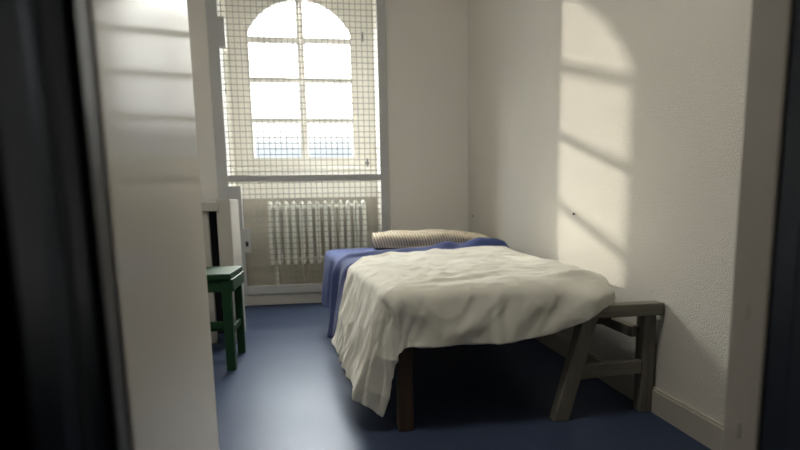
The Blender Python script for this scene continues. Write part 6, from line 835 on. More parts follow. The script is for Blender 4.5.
0,0,0,0,1,-1,0,0,0,0,0,1,-1,0,0,0,0,0,0,1,-1,0,0,0,0,0,1,-4,-16,19,1,0,-3,-2,-5,-11,32,1,-6,-1,-7,-5,6,-2,-7,6,7,-1,-3,-3,27,16,6,0,0,1,-1,0,0,0,1,-1,0,0,0,1,-1,0,0,0,1,-1,0,0,0,1,-1,
0,0,0,1,-1,0,0,0,1,-1,0,0,0,1,-1,0,0,0,1,-1,0,0,0,1,-1,0,0,0,0,1,-1,0,0,1,-5,-9,23,0,1,-4,-6,-8,-8,23,12,0,-8,-12,4,2,-8,0,10,7,-5,-11,6,25,18,4,0,1,-1,0,1,-1,0,0,1,-1,0,0,1,-1,0,0,
1,-1,0,0,1,-1,0,1,-1,0,0,1,-1,0,0,1,-1,0,0,1,-1,0,0,1,-1,0,0,1,-1,0,1,-1,0,0,1,-1,0,0,1,-1,0,0,-5,-1,23,0,1,-4,-8,-9,-4,10,33,-6,-16,-2,1,-6,-3,11,1,-5,16,-28,18,19,21,3,-1,0,0,1,-1,
0,1,-1,0,1,-1,0,1,-1,0,1,-1,0,1,-1,0,1,-1,0,1,-1,0,1,-1,0,1,-1,0,1,-1,0,1,-1,0,0,1,-1,0,1,-1,0,1,-1,0,1,-1,0,1,-1,0,1,-1,0,-7,-3,19,1,1,0,-8,-7,-4,-2,47,-14,-9,-2,-7,-5,10,1,-6,16,-14,
-2,3,27,19,2,-1,1,-1,0,1,-1,1,-1,0,1,-1,0,1,-1,1,-1,0,1,-1,1,-1,0,1,-1,0,1,-1,1,-1,0,1,-1,1,-1,0,1,-1,0,1,-1,1,-1,0,1,-1,1,-1,0,1,-1,1,-1,0,1,-1,0,1,-1,-9,-9,17,0,2,2,-2,-7,-7,-4,34,
-3,-2,-10,-9,9,1,-7,11,1,1,-25,14,35,16,-2,1,-1,0,1,-1,1,-1,1,-1,1,-1,0,1,-1,1,-1,1,-1,1,-1,1,-1,0,1,-1,1,-1,1,-1,1,-1,0,1,-1,1,-1,1,-1,1,-1,0,1,-1,1,-1,1,-1,1,-1,1,-1,0,1,-1,1,-1,1,
-2,-8,-8,15,0,2,6,3,-7,-12,-6,16,19,-8,-13,6,1,-5,-2,18,1,-18,-24,30,34,12,-3,1,-1,1,-1,1,-1,1,-1,1,0,-1,1,-1,1,-1,1,-1,1,-1,1,-1,1,-1,1,-1,1,-1,1,-1,1,-1,1,-1,1,-1,1,-1,1,-1,1,-1,1,
-1,1,-1,1,-1,1,-1,1,-1,1,-1,1,-1,1,0,-2,-9,-2,15,0,3,5,4,-6,-13,-9,9,24,-12,3,4,-7,-5,13,11,-12,-28,-6,36,33,6,-2,-1,1,-1,1,0,-1,1,-1,1,-1,1,0,-1,1,-1,1,-1,1,0,-1,1,-1,1,-1,1,0,-1,1,
-1,1,-1,1,0,-1,1,-1,1,-1,1,0,-1,1,-1,1,-1,1,0,-1,1,-1,1,-1,1,0,-1,1,-1,0,-10,3,17,0,0,3,4,-2,-12,-11,-1,24,1,10,-7,-9,9,12,-5,-26,-13,4,41,26,2,-1,0,-1,1,0,-1,1,-1,1,0,-1,1,0,-1,1,0,
-1,1,-1,1,0,-1,1,0,-1,1,0,-1,1,-1,1,0,-1,1,0,-1,1,-1,1,0,-1,1,0,-1,1,0,-1,1,-1,1,0,-1,1,0,-1,1,0,-1,0,-9,-1,21,-2,-3,0,3,2,-8,-11,-10,25,18,-2,-13,4,11,1,-20,-21,1,9,45,15,2,-2,1,0,
-1,1,0,-1,1,0,0,-1,1,0,-1,1,0,-1,1,0,0,-1,1,0,-1,1,0,-1,1,0,0,-1,1,0,-1,1,0,-1,1,0,-1,1,0,0,-1,1,0,-1,1,0,-1,1,0,0,-1,1,0,-1,1,-1,-8,-7,24,-5,-4,-4,6,3,-4,-10,-12,30,13,-13,-2,12,3,
-20,-15,-8,7,22,27,15,2,-1,-1,1,0,0,-1,1,0,0,-1,1,0,0,-1,1,0,0,0,-1,1,0,0,-1,1,0,0,-1,1,0,0,-1,1,0,0,-1,1,0,0,-1,1,0,0,-1,1,0,0,0,-1,1,0,0,-1,1,0,0,-1,1,0,-1,-7,-14,27,-7,-4,-4,2,4,
-1,-8,-1,17,5,-10,14,-3,-4,-18,-15,-1,25,11,21,15,1,0,0,0,-1,1,0,0,0,-1,1,0,0,0,0,-1,1,0,0,0,0,-1,1,0,0,0,-1,1,0,0,0,0,-1,1,0,0,0,-1,1,0,0,0,0,-1,1,0,0,0,0,-1,1,0,0,0,-1,1,0,0,0,-1,
-6,-14,33,-8,-9,-3,-2,5,2,-4,1,5,2,12,-2,-3,-13,-19,-10,17,33,-12,25,15,1,0,0,0,0,0,0,-1,1,0,0,0,0,0,0,0,-1,1,0,0,0,0,0,0,0,-1,1,0,0,0,0,0,0,-1,1,0,0,0,0,0,0,0,-1,1,0,0,0,0,0,0,-1,1,
0,0,0,0,0,0,0,-1,-6,-6,38,-11,-10,-5,-2,5,3,0,-2,-4,21,-1,-2,-8,-20,-16,9,38,-6,-1,25,13,3,-2,1,0,0,0,0,0,0,0,0,0,0,0,0,0,0,0,0,0,-1,1,0,0,0,0,0,0,0,0,0,0,0,0,0,0,0,0,-1,1,0,0,0,0,0,
0,0,0,0,0,0,0,0,0,0,0,0,-1,1,0,-8,-1,39,-12,-12,-4,0,4,5,0,-13,14,20,-16,0,-17,-21,6,32,5,-7,4,24,13,2,0,0,0,0,0,0,0,0,0,0,0,0,0,0,0,0,0,0,0,0,0,0,0,0,0,0,0,0,0,0,0,0,0,0,0,0,0,0,0,
0,0,0,0,0,0,0,0,0,0,0,0,0,0,0,0,0,0,0,0,-9,-7,36,-9,-9,-4,0,2,2,-2,-13,36,-4,-15,-5,-25,3,25,15,-10,-1,5,23,14,2,0,0,0,0,0,0,0,1,-1,0,0,0,0,0,0,0,0,0,0,0,0,1,-1,0,0,0,0,0,0,0,0,0,0,
0,0,1,-1,0,0,0,0,0,0,0,0,0,0,0,0,1,-1,0,0,0,0,0,0,0,-1,-8,-12,35,-4,-6,-8,-2,-1,0,-2,1,27,-12,-15,-17,-2,19,26,-17,0,-3,6,26,13,2,0,1,-1,0,0,0,0,0,0,1,-1,0,0,0,0,0,0,1,-1,0,0,0,0,0,
1,-1,0,0,0,0,0,0,1,-1,0,0,0,0,0,1,-1,0,0,0,0,0,0,1,-1,0,0,0,0,0,1,-1,0,0,-1,-9,-9,37,-1,-7,-10,-5,-4,1,-1,12,9,-15,-12,-8,15,34,-22,-4,1,-5,13,22,14,2,1,-1,0,0,0,1,-1,0,0,0,1,-1,0,0,
0,1,-1,0,0,0,1,-1,0,0,0,1,-1,0,0,0,1,-1,0,0,0,0,1,-1,0,0,0,1,-1,0,0,0,1,-1,0,0,0,1,-1,0,0,0,1,-1,-1,-9,-1,40,-4,-7,-10,-8,-4,1,1,14,5,-24,-5,15,34,-23,-8,0,-2,4,9,22,14,3,-1,0,0,1,-1,
0,1,-1,0,0,1,-1,0,0,1,-1,0,0,1,-1,0,0,1,-1,0,0,1,-1,0,0,1,-1,0,0,1,-1,0,0,1,-1,0,1,-1,0,0,1,-1,0,0,1,-1,0,0,1,-1,0,0,1,-2,-9,1,39,-6,-7,-9,-6,-3,-2,2,17,-8,-22,28,25,-20,-16,4,-4,11,
-5,9,25,13,1,0,1,-1,0,1,-1,0,0,1,-1,0,1,-1,0,1,-1,0,1,-1,0,1,-1,0,1,-1,0,1,-1,0,1,-1,0,0,1,-1,0,1,-1,0,1,-1,0,1,-1,0,1,-1,0,1,-1,0,1,-1,0,1,-1,0,0,-1,-10,-3,37,-7,-6,-6,-4,-3,-3,-1,
4,-5,21,19,-13,-26,4,5,1,10,-13,15,24,12,1,1,-1,0,1,-1,0,1,-1,1,-1,0,1,-1,1,-1,0,1,-1,0,1,-1,1,-1,0,1,-1,0,1,-1,1,-1,0,1,-1,1,-1,0,1,-1,0,1,-1,1,-1,0,1,-1,0,1,-1,1,-1,0,1,-1,1,-1,0,
-1,-11,-3,35,-5,-7,-4,-3,-3,-2,-2,-3,18,12,0,-31,-2,14,7,3,-6,-11,19,25,11,1,1,-1,1,-1,1,-1,1,-1,0,1,-1,1,-1,1,-1,1,-1,0,1,-1,1,-1,1,-1,1,-1,0,1,-1,1,-1,1,-1,0,1,-1,1,-1,1,-1,1,-1,0,
1,-1,1,-1,1,-1,1,-1,0,1,-1,1,-1,1,-1,-1,-11,3,33,-4,-7,-5,-2,-1,-2,-1,2,26,-8,-23,-16,30,9,-9,1,-7,-7,21,25,10,2,-1,1,-1,1,-1,1,-1,1,-1,1,-1,1,-1,1,-1,1,-1,1,-1,1,-1,1,-1,1,-1,1,-1,
1,-1,1,-1,1,-1,1,-1,1,-1,1,-1,1,-1,1,-1,1,-1,1,-1,1,-1,1,-1,1,-1,1,-1,1,-1,1,-2,-13,7232,-34,36,0,0,0,1,0,0,1,-6,-1,-25,25,1,-1,1,0,-20,15,-2,0,-1,-11,14,0,8,-10,-9,-13,25,-9,0,7,5,
-3,-6,9,12,-2,4,-4,-1,3,-7,-5,-1,3,3,-13,-39,68,4,-39,34,-4,-5,-4,-15,24,-4,-2,-7,-4,3,12,-9,-21,-13,-3,3,3,11,36,15,-8,1,-6,27,2,-24,11,6,-7,2,2,-36,35,1,-1,1,0,1,0,0,-6,-26,26,-1,
1,0,0,1,-22,15,-1,0,4,-10,9,1,3,-9,-11,6,10,-7,0,6,1,-5,9,6,5,-6,9,-2,-3,3,-5,-6,-1,1,-3,-47,70,6,-46,32,7,-10,6,-11,-13,30,-19,0,2,-2,-3,-2,-12,-12,-5,5,3,13,22,29,-10,1,6,9,-8,-6,
23,-9,-24,4,2,-1,-35,35,0,0,1,-1,1,0,0,-6,-25,26,-1,0,0,0,-2,-18,14,0,8,-16,15,-11,11,-3,-10,-11,26,-9,-4,-1,6,-3,12,-5,12,-3,-3,10,-1,-4,6,-7,-7,-2,1,-41,50,26,-58,28,14,-7,5,-2,-13,
-1,19,-16,-5,-5,7,-9,-13,-10,2,5,6,12,30,3,14,-12,12,6,-10,12,8,-20,5,1,7,-6,0,-35,34,0,1,0,0,0,1,-1,-6,-24,24,0,1,-1,1,-19,12,1,9,-20,20,-6,-12,20,-11,-10,7,9,-8,-5,3,2,17,-8,4,-3,
4,-3,15,-5,0,4,-9,-7,2,-37,48,15,-47,15,14,7,-5,9,-8,-10,3,12,-13,-3,-7,-18,-9,5,-1,-1,12,16,22,9,6,-1,15,-4,-16,30,-2,-26,26,1,6,1,-5,-2,-35,35,0,0,0,0,1,0,-1,-5,-25,24,1,0,0,-1,-19,
14,9,-13,7,3,-9,0,11,-9,-14,29,-11,-9,-1,11,19,-11,-2,4,-3,-10,0,23,-6,5,3,-8,-6,-37,54,-2,-35,12,5,10,-1,9,0,-7,-12,16,-1,-9,-4,-19,-19,-11,9,14,10,17,23,2,11,14,3,-8,-10,8,1,-5,217,
2,5,1,0,-3,-4,0,-34,34,1,0,-1,1,1,-3,-4,-23,23,1,-1,1,-18,13,2,-7,6,5,-6,-14,20,-1,-13,9,6,-13,-3,19,15,-11,-4,3,4,-10,-10,4,17,-4,16,-5,-13,-37,58,-4,-45,22,0,4,3,2,14,-3,-10,-11,25,
-8,-10,-18,-19,-9,5,2,13,38,36,6,0,-4,-1,-8,-12,4,-11,174,-140,1,5,0,0,-1,0,-5,0,-35,35,0,0,0,1,0,-2,-4,-23,24,-1,2,-2,-17,13,-12,9,12,-8,-9,-4,24,-12,-13,28,-18,2,11,17,-11,-5,4,2,
-2,-10,-11,12,9,-4,24,-16,-43,59,2,-60,31,-1,-3,7,1,1,15,-5,-7,-12,32,-16,-22,-19,-9,7,22,35,19,13,10,-15,-8,6,-17,-3,-2,79,-59,-1,0,4,0,0,-1,1,0,-4,-2,-33,34,0,0,1,0,1,-3,-2,-24,23,
0,1,-18,15,-30,26,4,0,-9,-8,18,2,-14,12,1,3,3,17,-10,-7,6,-4,8,-7,-13,-2,6,5,3,20,-51,54,8,-64,21,6,4,-14,19,-8,14,-4,4,-5,-2,15,-27,-16,0,28,27,21,-4,-1,-7,-6,1,-1,4,-7,8,8,-3,4,0,
4,-1,0,0,0,0,1,-2,-2,-1,-33,33,1,1,0,0,-2,-3,-23,23,-1,0,-17,-32,37,14,-3,-9,-4,-5,27,-14,-4,26,-13,3,17,-7,-11,9,-3,0,5,-11,-14,11,-2,-2,13,-18,42,5,-56,7,14,3,-6,-7,15,0,4,-2,-1,1,
6,-6,-5,7,26,10,-8,-5,0,1,0,1,0,0,0,5,6,1,0,1,3,-1,1,0,0,0,0,1,1,-4,-1,-33,33,1,0,1,-1,-1,-27,23,-2,0,-2,-75,66,17,-10,-1,-9,-2,22,5,-17,8,8,-3,17,-7,-8,5,2,-12,17,-8,-11,-11,20,-11,
-9,-2,55,-3,-48,7,3,3,5,-9,-3,10,7,1,0,-1,6,6,-1,3,8,0,0,1,-2,1,1,0,1,-1,0,4,7,0,5,2,1,1,1,0,0,0,0,1,0,1,0,-4,0,-32,32,0,1,-1,-2,-26,20,-1,-1,-86,80,7,2,-1,-9,1,8,20,-15,-15,25,-5,12,
-4,-6,-1,10,-12,1,9,-9,-10,2,9,-12,-31,70,4,-40,6,-4,7,2,-1,-5,2,7,7,3,0,0,5,-1,0,9,-1,1,-1,0,1,0,1,-1,1,0,3,6,0,1,38,3,-39,38,0,1,0,1,0,0,1,0,1,-2,-2,-33,33,-1,-1,0,-4,-25,19,-1,-79,
63,12,15,-3,-8,2,4,13,-3,-13,3,13,4,-2,-5,-6,17,-10,-8,12,-3,-5,-7,9,-2,-20,19,25,-20,3,-4,0,3,2,-3,-1,2,11,3,0,0,0,0,0,9,0,0,-1,1,0,1,0,0,0,0,4,5,0,4,0,2,1,-1,-37,38,-1,2,0,1,0,0,1,
0,0,-3,-2,-31,30,-2,-2,-3,-24,18,-88,93,-17,28,-7,-2,3,1,5,8,-10,-9,19,0,-2,-2,-5,8,-2,-4,-1,6,-3,-4,-1,5,-9,10,0,2,3,-2,-2,2,0,0,0,0,8,4,-1,1,-1,1,1,7,0,0,1,-1,0,1,1,0,-1,1,3,5,1,1,
-2,3,0,0,0,1,-38,36,2,0,2,-1,1,0,0,-1,0,-5,-30,27,-3,-1,-2,-6,-114,129,-16,11,10,-1,1,-2,1,7,-5,-4,3,6,-3,-1,-2,2,1,-2,-2,3,0,-1,-1,0,-1,4,0,1,1,1,-1,1,-1,0,0,1,6,5,-1,1,0,-1,2,7,0,
-1,1,0,-1,2,0,0,0,0,4,5,0,0,-1,3,0,1,-1,1,-1,1,0,-36,36,1,1,0,-1,0,0,-2,-2,-5,-29,25,-2,-2,-83,84,7,-6,16,3,-1,0,0,0,1,-3,0,2,0,-1,-1,1,0,-1,1,-1,1,-1,1,-1,0,1,1,2,1,-1,1,-1,1,-1,1,
-1,8,3,1,0,0,0,1,6,0,0,0,0,1,0,0,1,-1,1,3,5,0,0,-2,3,1,0,0,0,0,-1,1,1,1,-1,-35,35,0,-1,0,-1,-2,-2,-3,-4,-25,23,-67,81,-10,9,2,6,-1,-1,1,-2,-1,0,0,0,0,0,0,0,-1,1,0,0,0,-1,1,0,0,0,1,3,
-1,1,0,0,-1,1,0,-1,8,4,0,0,0,0,1,6,-1,1,0,-1,1,0,1,0,0,0,4,5,-1,-1,-1,4,0,0,0,0,0,0,0,2,-1,1,-1,1,-2,-33,33,-1,-2,-2,-2,-1,-3,-4,-70,91,-3,-2,5,1,-1,0,0,-2,-1,0,0,1,-1,0,0,0,1,-1,0,
0,0,1,-1,0,0,1,0,3,0,0,0,0,0,0,0,0,7,4,0,0,0,0,1,6,-1,0,0,0,0,1,0,1,-1,1,3,5,-1,1,4,2,1,1,0,1,-1,0,0,2,0,0,1,-1,0,-1,-1,-1,-2,-31,27,-1,0,-3,-48,68,-7,5,0,0,-1,1,-1,-2,0,0,-1,1,-1,1,
0,-1,1,-1,1,0,-1,1,0,-1,1,-1,2,2,1,-1,0,0,1,-1,0,1,6,4,0,0,1,-1,1,4,1,0,-1,1,-1,2,0,-1,1,0,4,4,0,0,9,2,1,0,0,-1,1,1,2,1,0,1,-1,0,-1,0,-1,-1,-3,-2,-1,-2,-1,-2,-54,81,-5,-3,-1,0,0,0,0,
-2,-1,0,0,0,0,0,0,0,0,0,0,0,0,0,0,0,0,0,2,1,1,-1,1,-1,1,-1,1,-1,8,3,1,-1,0,1,0,4,0,0,0,0,0,1,0,1,-1,0,5,3,1,-1,42,2,1,-29,28,1,-1,3,1,2,-1,1,0,-1,0,-1,0,-3,-1,-3,0,-2,1,-1,-35,60,-6,
-4,0,-1,1,0,-1,-1,-2,0,1,-1,1,-1,1,-1,0,1,-1,1,-1,1,-1,0,1,-1,2,2,-1,1,0,0,0,-1,1,0,7,4,-1,0,1,-1,2,2,1,-1,1,-1,1,0,1,0,-1,1,5,2,1,0,16,2,1,0,-1,1,-1,2,4,0,0,0,0,0,-1,-1,-1,-2,-2,-1,
-2,0,-1,2,-35,59,-6,-4,-1,0,0,0,0,-2,-1,0,0,0,-1,1,0,0,0,0,-1,1,0,0,0,0,-1,1,1,2,0,0,0,1,-1,0,0,0,7,4,-1,1,0,-1,2,2,0,-1,1,0,0,1,0,1,-1,0,5,3,0,1,18,2,1,-1,1,-1,0,3,3,1,-1,1,-1,-1,1,
-2,-1,-1,-3,-1,-1,1,0,16,-16,4,5,3,0,1,0,0,0,-3,-1,0,1,-1,0,0,1,-1,0,0,0,1,-1,0,0,1,-1,0,2,1,0,1,-1,0,1,-1,0,0,9,1,1,0,-1,1,0,3,-1,1,-1,0,1,0,1,0,-1,1,5,2,1,-1,20,1,2,-1,0,1,-1,3,3,
0,1,-1,1,-2,0,23,-25,-2,-2,-1,0,0,18,-17,1,5,4,1,1,1,-1,0,1,-4,0,0,-1,1,0,-1,1,0,-1,1,0,-1,1,0,-1,1,0,-1,2,2,-1,1,-1,1,-1,1,0,-1,9,2,-1,1,0,0,0,2,0,0,0,0,-1,2,0,0,0,1,5,1,1,-1,45,2,
0,-1,1,0,-25,28,28,-25,1,-1,-1,0,24,-26,0,-2,-2,0,19,-20,1,1,2,5,4,0,1,0,0,0,0,-3,-1,0,0,0,0,0,0,1,-1,0,0,0,0,0,0,0,0,0,1,2,0,0,0,0,-1,1,0,0,8,2,0,0,0,0,0,1,1,-1,0,1,-1,1,1,-1,1,-1,
7,1,0,0,46,1,0,1,-1,1,-26,28,29,-25,0,0,-1,23,-24,-1,0,-3,0,20,-21,0,1,2,3,8,-4,3,0,0,1,-1,1,-3,-2,1,-1,1,-1,0,1,-1,1,-1,1,-1,1,-1,1,-1,1,-1,2,1,0,0,0,0,0,1,-1,0,8,2,0,0,0,0,1,-1,1,
0,0,0,-1,2,0,0,0,0,6,2,-1,-1,45,0,1,0,0,0,-25,28,28,-24,-1,0,-1,24,-24,-1,-1,-1,21,-22,0,0,2,2,10,-6,2,3,0,0,0,0,0,-3,-1,0,0,0,0,0,-1,1,0,0,0,0,0,0,0,-1,1,0,1,2,-1,0,1,-1,0,1,-1,1,7,
2,1,-1,0,0,0,1,-1,0,0,1,-1,1,1,-1,0,1,6,0,1,-1,43,0,0,0,1,0,-26,29,28,-26,1,-1,0,24,-25,0,-1,0,21,-22,0,2,0,15,-13,4,3,1,0,1,0,0,-1,-2,-2,0,1,-1,0,1,-1,0,1,-1,0,0,1,-1,0,1,-1,0,2,0,
1,0,-1,1,-1,1,0,-1,10,0,0,0,1,-1,0,0,-1,1,0,-1,1,1,0,0,-1,1,7,0,0,-1,40,0,0,0,0,0,-24,27,27,-24,0,0,24,-25,0,0,0,22,-22,0,0,1,17,-17,2,5,3,-1,1,1,-1,0,0,-3,-1,0,0,-1,1,0,-1,1,0,0,-1,
1,0,-1,1,0,0,-1,2,1,0,0,0,0,-1,1,0,0,9,0,1,-1,0,1,-1,-1,0,0,0,0,1,0,0,0,1,-1,7,0,1,-1,38,0,-1,0,1,0,-24,26,28,-25,0,1,23,-23,-1,1,23,-23,0,1,-1,20,-19,0,4,6,-3,2,1,0,0,0,-1,-2,-2,0,
0,1,-1,0,0,0,0,0,0,1,-1,0,0,0,0,0,2,0,0,0,0,0,1,-1,0,0,9,0,1,0,-1,1,-2,0,-1,1,0,-1,1,1,-1,1,0,0,6,1,-1,1,35,-1,0,0,1,0,-25,27,27,-24,0,1,24,-24,1,-1,25,-24,0,1,20,-20,0,0,11,-6,3,1,
0,0,1,-1,1,-4,-2,1,-1,1,-1,1,-1,1,0,-1,1,-1,1,-1,1,-1,1,-1,2,0,1,-1,1,-1,1,-1,0,1,8,1,0,-1,1,0,-2,-1,0,0,0,0,0,1,0,0,1,-1,7,0,0,1,32,-1,0,0,0,1,-25,27,28,-25,1,24,-23,0,0,24,-23,1,0,
20,-20,-1,1,13,-13,6,2,1,-1,2,-1,0,0,-4,-1,0,0,0,0,0,0,0,0,0,0,0,0,0,0,0,0,0,1,0,1,0,-1,1,0,-1,1,0,8,1,0,0,0,-1,-1,-1,-1,1,-1,1,-1,2,-1,1,0,0,6,1,-1,0,33,-1,0,-1,2,-1,-24,27,28,-24,
0,26,-25,1,1,23,-24,2,-1,22,-22,1,15,-17,4,4,3,-1,0,1,0,-1,1,-4,-2,1,-1,0,1,-1,0,1,-1,1,-1,0,1,-1,1,-1,0,1,0,1,0,0,0,0,0,0,0,0,9,0,-1,1,0,0,-2,-2,-1,1,0,0,1,0,0,-1,1,2,4,1,0,0,35,-2,
0,1,0,1,-25,27,28,-23,1,24,-24,1,0,24,-24,1,21,-21,0,18,-20,2,5,4,-1,1,0,0,0,1,-1,-4,-1,0,0,0,-1,1,0,0,0,-1,1,0,0,0,-1,1,0,0,0,2,-1,0,0,1,-1,0,0,1,8,0,0,0,0,0,-3,-2,1,-1,1,-1,1,0,1,
-1,0,2,5,0,0,0,36,-2,1,-1,1,1,-25,26,31,-24,0,26,-25,0,24,-24,1,22,-23,1,0,19,-19,2,9,-4,2,0,1,-1,1,0,0,-4,-2,0,1,-1,0,0,1,-1,0,0,0,1,-1,0,0,0,1,-1,1,0,1,-1,1,-1,1,-1,1,0,8,0,0,1,-1,
0,-4,-1,0,0,0,0,0,1,-1,1,0,2,4,0,1,-2,40,-2,0,0,1,0,-24,27,31,-24,0,25,-25,1,22,-23,1,21,-21,0,20,-19,0,12,-9,4,2,0,0,1,-1,1,-1,-3,-3,1,-1,1,0,-1,1,0,-1,1,0,-1,1,0,-1,1,-1,1,0,1,0,0,
-1,1,0,0,-1,2,7,1,-1,0,1,-1,-4,-2,0,1,-1,0,1,0,0,1,-1,2,5,-1,1,0,42,-2,0,0,1,0,-24,26,34,-26,1,24,-25,0,24,-25,0,24,-22,1,20,-19,0,13,-10,5,1,-1,1,0,0,0,0,-4,-2,0,0,0,0,1,-1,0,0,0,0,
0,0,0,0,0,0,0,1,0,0,0,0,0,0,0,0,1,8,-1,0,1,-1,1,-6,-1,-1,1,0,0,0,1,-1,1,0,1,5,0,0,0,44,-2,0,1,-1,2,-26,27,34,-25,0,23,-24,23,-24,0,24,-22,0,23,-22,1,15,-15,5,5,-2,1,1,-1,1,0,-1,-3,-3,
1,-1,1,-1,1,-1,1,-1,1,-1,1,-1,0,1,-1,1,-1,1,1,-1,0,1,-1,0,1,-1,1,8,-1,1,0,-1,1,-7,-1,1,-1,0,0,1,0,0,0,0,3,3,0,1,-1,47,-2,0,0,1,0,-24,25,35,-25,24,-26,0,23,-23,0,25,-22,0,22,-22,18,-18,
2,9,-3,3,0,-1,2,-1,0,0,-4,-2,0,0,0,0,0,0,0,-1,1,0,0,0,0,0,0,0,0,0,1,-1,1,-1,1,-1,1,0,0,8,0,-1,1,0,0,-7,-2,1,-1,1,0,0,0,1,-1,1,2,4,-1,1,-1,48,-2,-1,2,-1,1,-24,25,34,-25,23,-24,-1,25,
-23,0,25,-23,22,-21,-1,18,-18,3,9,-2,1,1,-1,1,0,0,-1,-3,-3,1,-1,0,1,-1,0,1,-1,0,0,1,-1,0,1,-1,0,1,-1,1,0,0,0,0,0,-1,1,2,5,1,0,0,0,-1,-6,-2,0,0,0,0,1,0,-1,1,0,3,3,0,0,-1,47,-2,0,0,0,
1,-25,26,33,-26,25,-25,1,25,-23,23,-21,0,21,-22,19,-20,1,11,-4,4,1,0,0,0,1,-1,0,-4,-2,0,0,-1,1,0,0,-1,1,0,0,-1,1,0,0,-1,1,0,0,0,0,0,0,1,-1,0,0,2,6,0,0,0,-1,1,-8,-2,1,-1,1,-1,1,1,-1,
1,-1,3,4,-1,0,-2,46,-3,1,0,0,1,-25,25,32,-24,25,-24,1,25,-24,25,-22,-1,21,-23,19,-19,13,-11,7,5,-1,1,-1,1,0,1,-1,-5,-2,0,1,-1,0,0,0,0,1,-1,0,0,0,1,-1,0,0,0,1,-1,0,1,-1,0,1,-1,1,1,6,
0,0,0,0,0,-9,-1,0,0,0,0,0,1,0,0,-1,4,3,-1,1,-4,42,-2,-1,1,0,0,-24,25,32,-23,24,-23,1,25,-23,24,-24,22,-24,0,18,-18,14,-10,9,-1,3,-1,0,1,-1,1,0,-5,-3,1,-1,1,0,-1,1,-1,1,0,-1,1,-1,1,0,
-1,1,-1,1,0,-1,1,0,-1,1,0,-1,3,5,0,1,-1,0,0,-10,-1,1,-1,1,-1,1,0,0,1,-1,3,3,0,0,-4,39,-2,-1,1,0,1,-25,26,31,-23,25,-23,25,-22,0,23,-23,20,-24,20,-22,19,-17,7,9,-1,1,0,0,0,0,0,1,-6,-2,
0,0,0,0,0,0,0,0,0,0,1,-1,0,0,0,0,0,0,0,-1,1,0,0,0,0,0,2,6,-1,0,1,-1,0,-11,0,0,0,-1,1,1,-1,1,0,-1,4,3,-1,0,-6,37,-2,-1,2,-1,2,-26,26,32,-23,25,-22,24,-22,23,-24,-1,20,-24,20,-21,19,-15,
13,-2,3,0,1,-1,1,0,0,0,-5,-3,1,-1,1,-1,0,1,-1,1,-1,1,-1,1,-1,1,-1,0,1,-1,0,1,-1,0,0,0,1,-1,2,6,-1,1,-1,1,-1,-12,0,1,-1,0,0,1,0,0,0,1,2,3,-1,1,-7,35,-2,1,-1,2,0,-25,26,31,-22,26,-23,
25,-24,23,-24,20,-25,20,-22,2,19,-14,14,-4,4,-1,0,0,0,1,-1,1,-6,-2,0,0,0,0,0,-1,1,0,0,0,0,0,0,0,-1,1,0,0,-1,1,-1,1,-1,1,-1,1,2,4,1,-1,1,-1,0,-12,0,-1,1,0,-1,2,-1,1,-1,1,3,2,0,-1,-7,
34,-1,0,1,0,1,-26,27,31,-21,25,-23,25,-25,23,-25,20,-26,21,-21,21,-16,15,-7,7,1,-1,1,0,0,0,0,0,-5,-3,0,1,-1,0,1,-1,0,1,-1,0,1,-1,0,1,-1,0,0,0,0,0,0,-1,1,0,0,-1,4,3,1,0,0,-1,0,-13,0,
0,0,0,1,-1,1,0,0,0,4,1,0,0,-10,34,-1,2,-1,1,1,-26,27,31,-21,26,-24,24,-25,22,-26,20,-24,21,-20,21,-15,15,-7,7,-1,1,-1,0,1,0,-1,1,-6,-2,0,0,-1,1,0,0,-1,1,0,0,-1,1,0,0,-1,1,0,-1,0,0,0,
0,0,0,0,0,3,4,0,-1,1,0,-2,-12,-1,1,0,-1,1,0,0,0,1,-1,5,0,0,1,-11,34,1,0,0,1,0,-24,25,32,-20,25,-25,24,-26,21,-25,20,-24,23,-20,22,-15,15,-2,-3,3,0,0,0,0,0,1,-1,-5,-3,0,1,-1,0,0,0,0,
1,-1,0,0,0,0,1,-1,0,0,0,-1,0,0,1,-1,0,1,-1,3,4,0,0,0,0,-2,-13,0,0,0,0,0,0,1,0,0,-1,5,1,0,-1,-11,35,2,0,0,1,0,-25,26,33,-22,26,-26,23,-27,22,-3,-24,21,-19,21,-16,18,-14,12,-2,2,-1,1,
-1,1,0,0,0,-5,-4,1,-1,1,0,-1,1,-1,1,0,-1,1,-1,1,0,-1,1,-1,0,0,-1,1,-1,1,0,-1,1,2,4,0,1,-1,0,-3,-12,-1,0,1,-1,1,0,0,0,0,0,5,0,0,0,-13,37,2,1,1,-1,1,-25,25,34,-22,25,-27,22,-3,-25,22,
-24,22,-19,22,-17,19,-14,12,-2,0,0,0,0,0,1,0,-1,-5,-3,0,0,0,0,0,0,0,0,0,1,-1,0,0,0,0,0,0,-1,0,-1,1,0,0,0,0,0,2,5,-1,0,0,1,-4,-14,1,0,0,0,0,0,1,-1,1,-1,5,1,-1,0,-13,39,3,1,0,0,0,-24,
25,33,-22,23,-26,22,-3,-25,22,-22,23,-20,23,0,-17,14,-6,6,-1,1,0,0,0,0,0,0,-5,-4,1,-1,1,-1,0,1,-1,1,-1,1,-1,1,-1,1,-1,1,-1,-1,1,-1,0,0,0,0,0,0,4,2,0,1,-1,1,-5,-13,0,1,-1,0,0,1,0,0,0,
0,5,-1,1,-1,-14,41,4,1,-1,1,0,-26,26,32,-21,21,-1,-27,23,-26,24,-22,23,1,-18,20,-16,13,-5,5,-1,0,1,-1,1,0,-1,1,-6,-3,0,0,0,0,0,0,-1,1,0,0,0,0,0,0,0,0,-1,0,-1,1,-1,1,-1,0,1,-1,4,2,1,
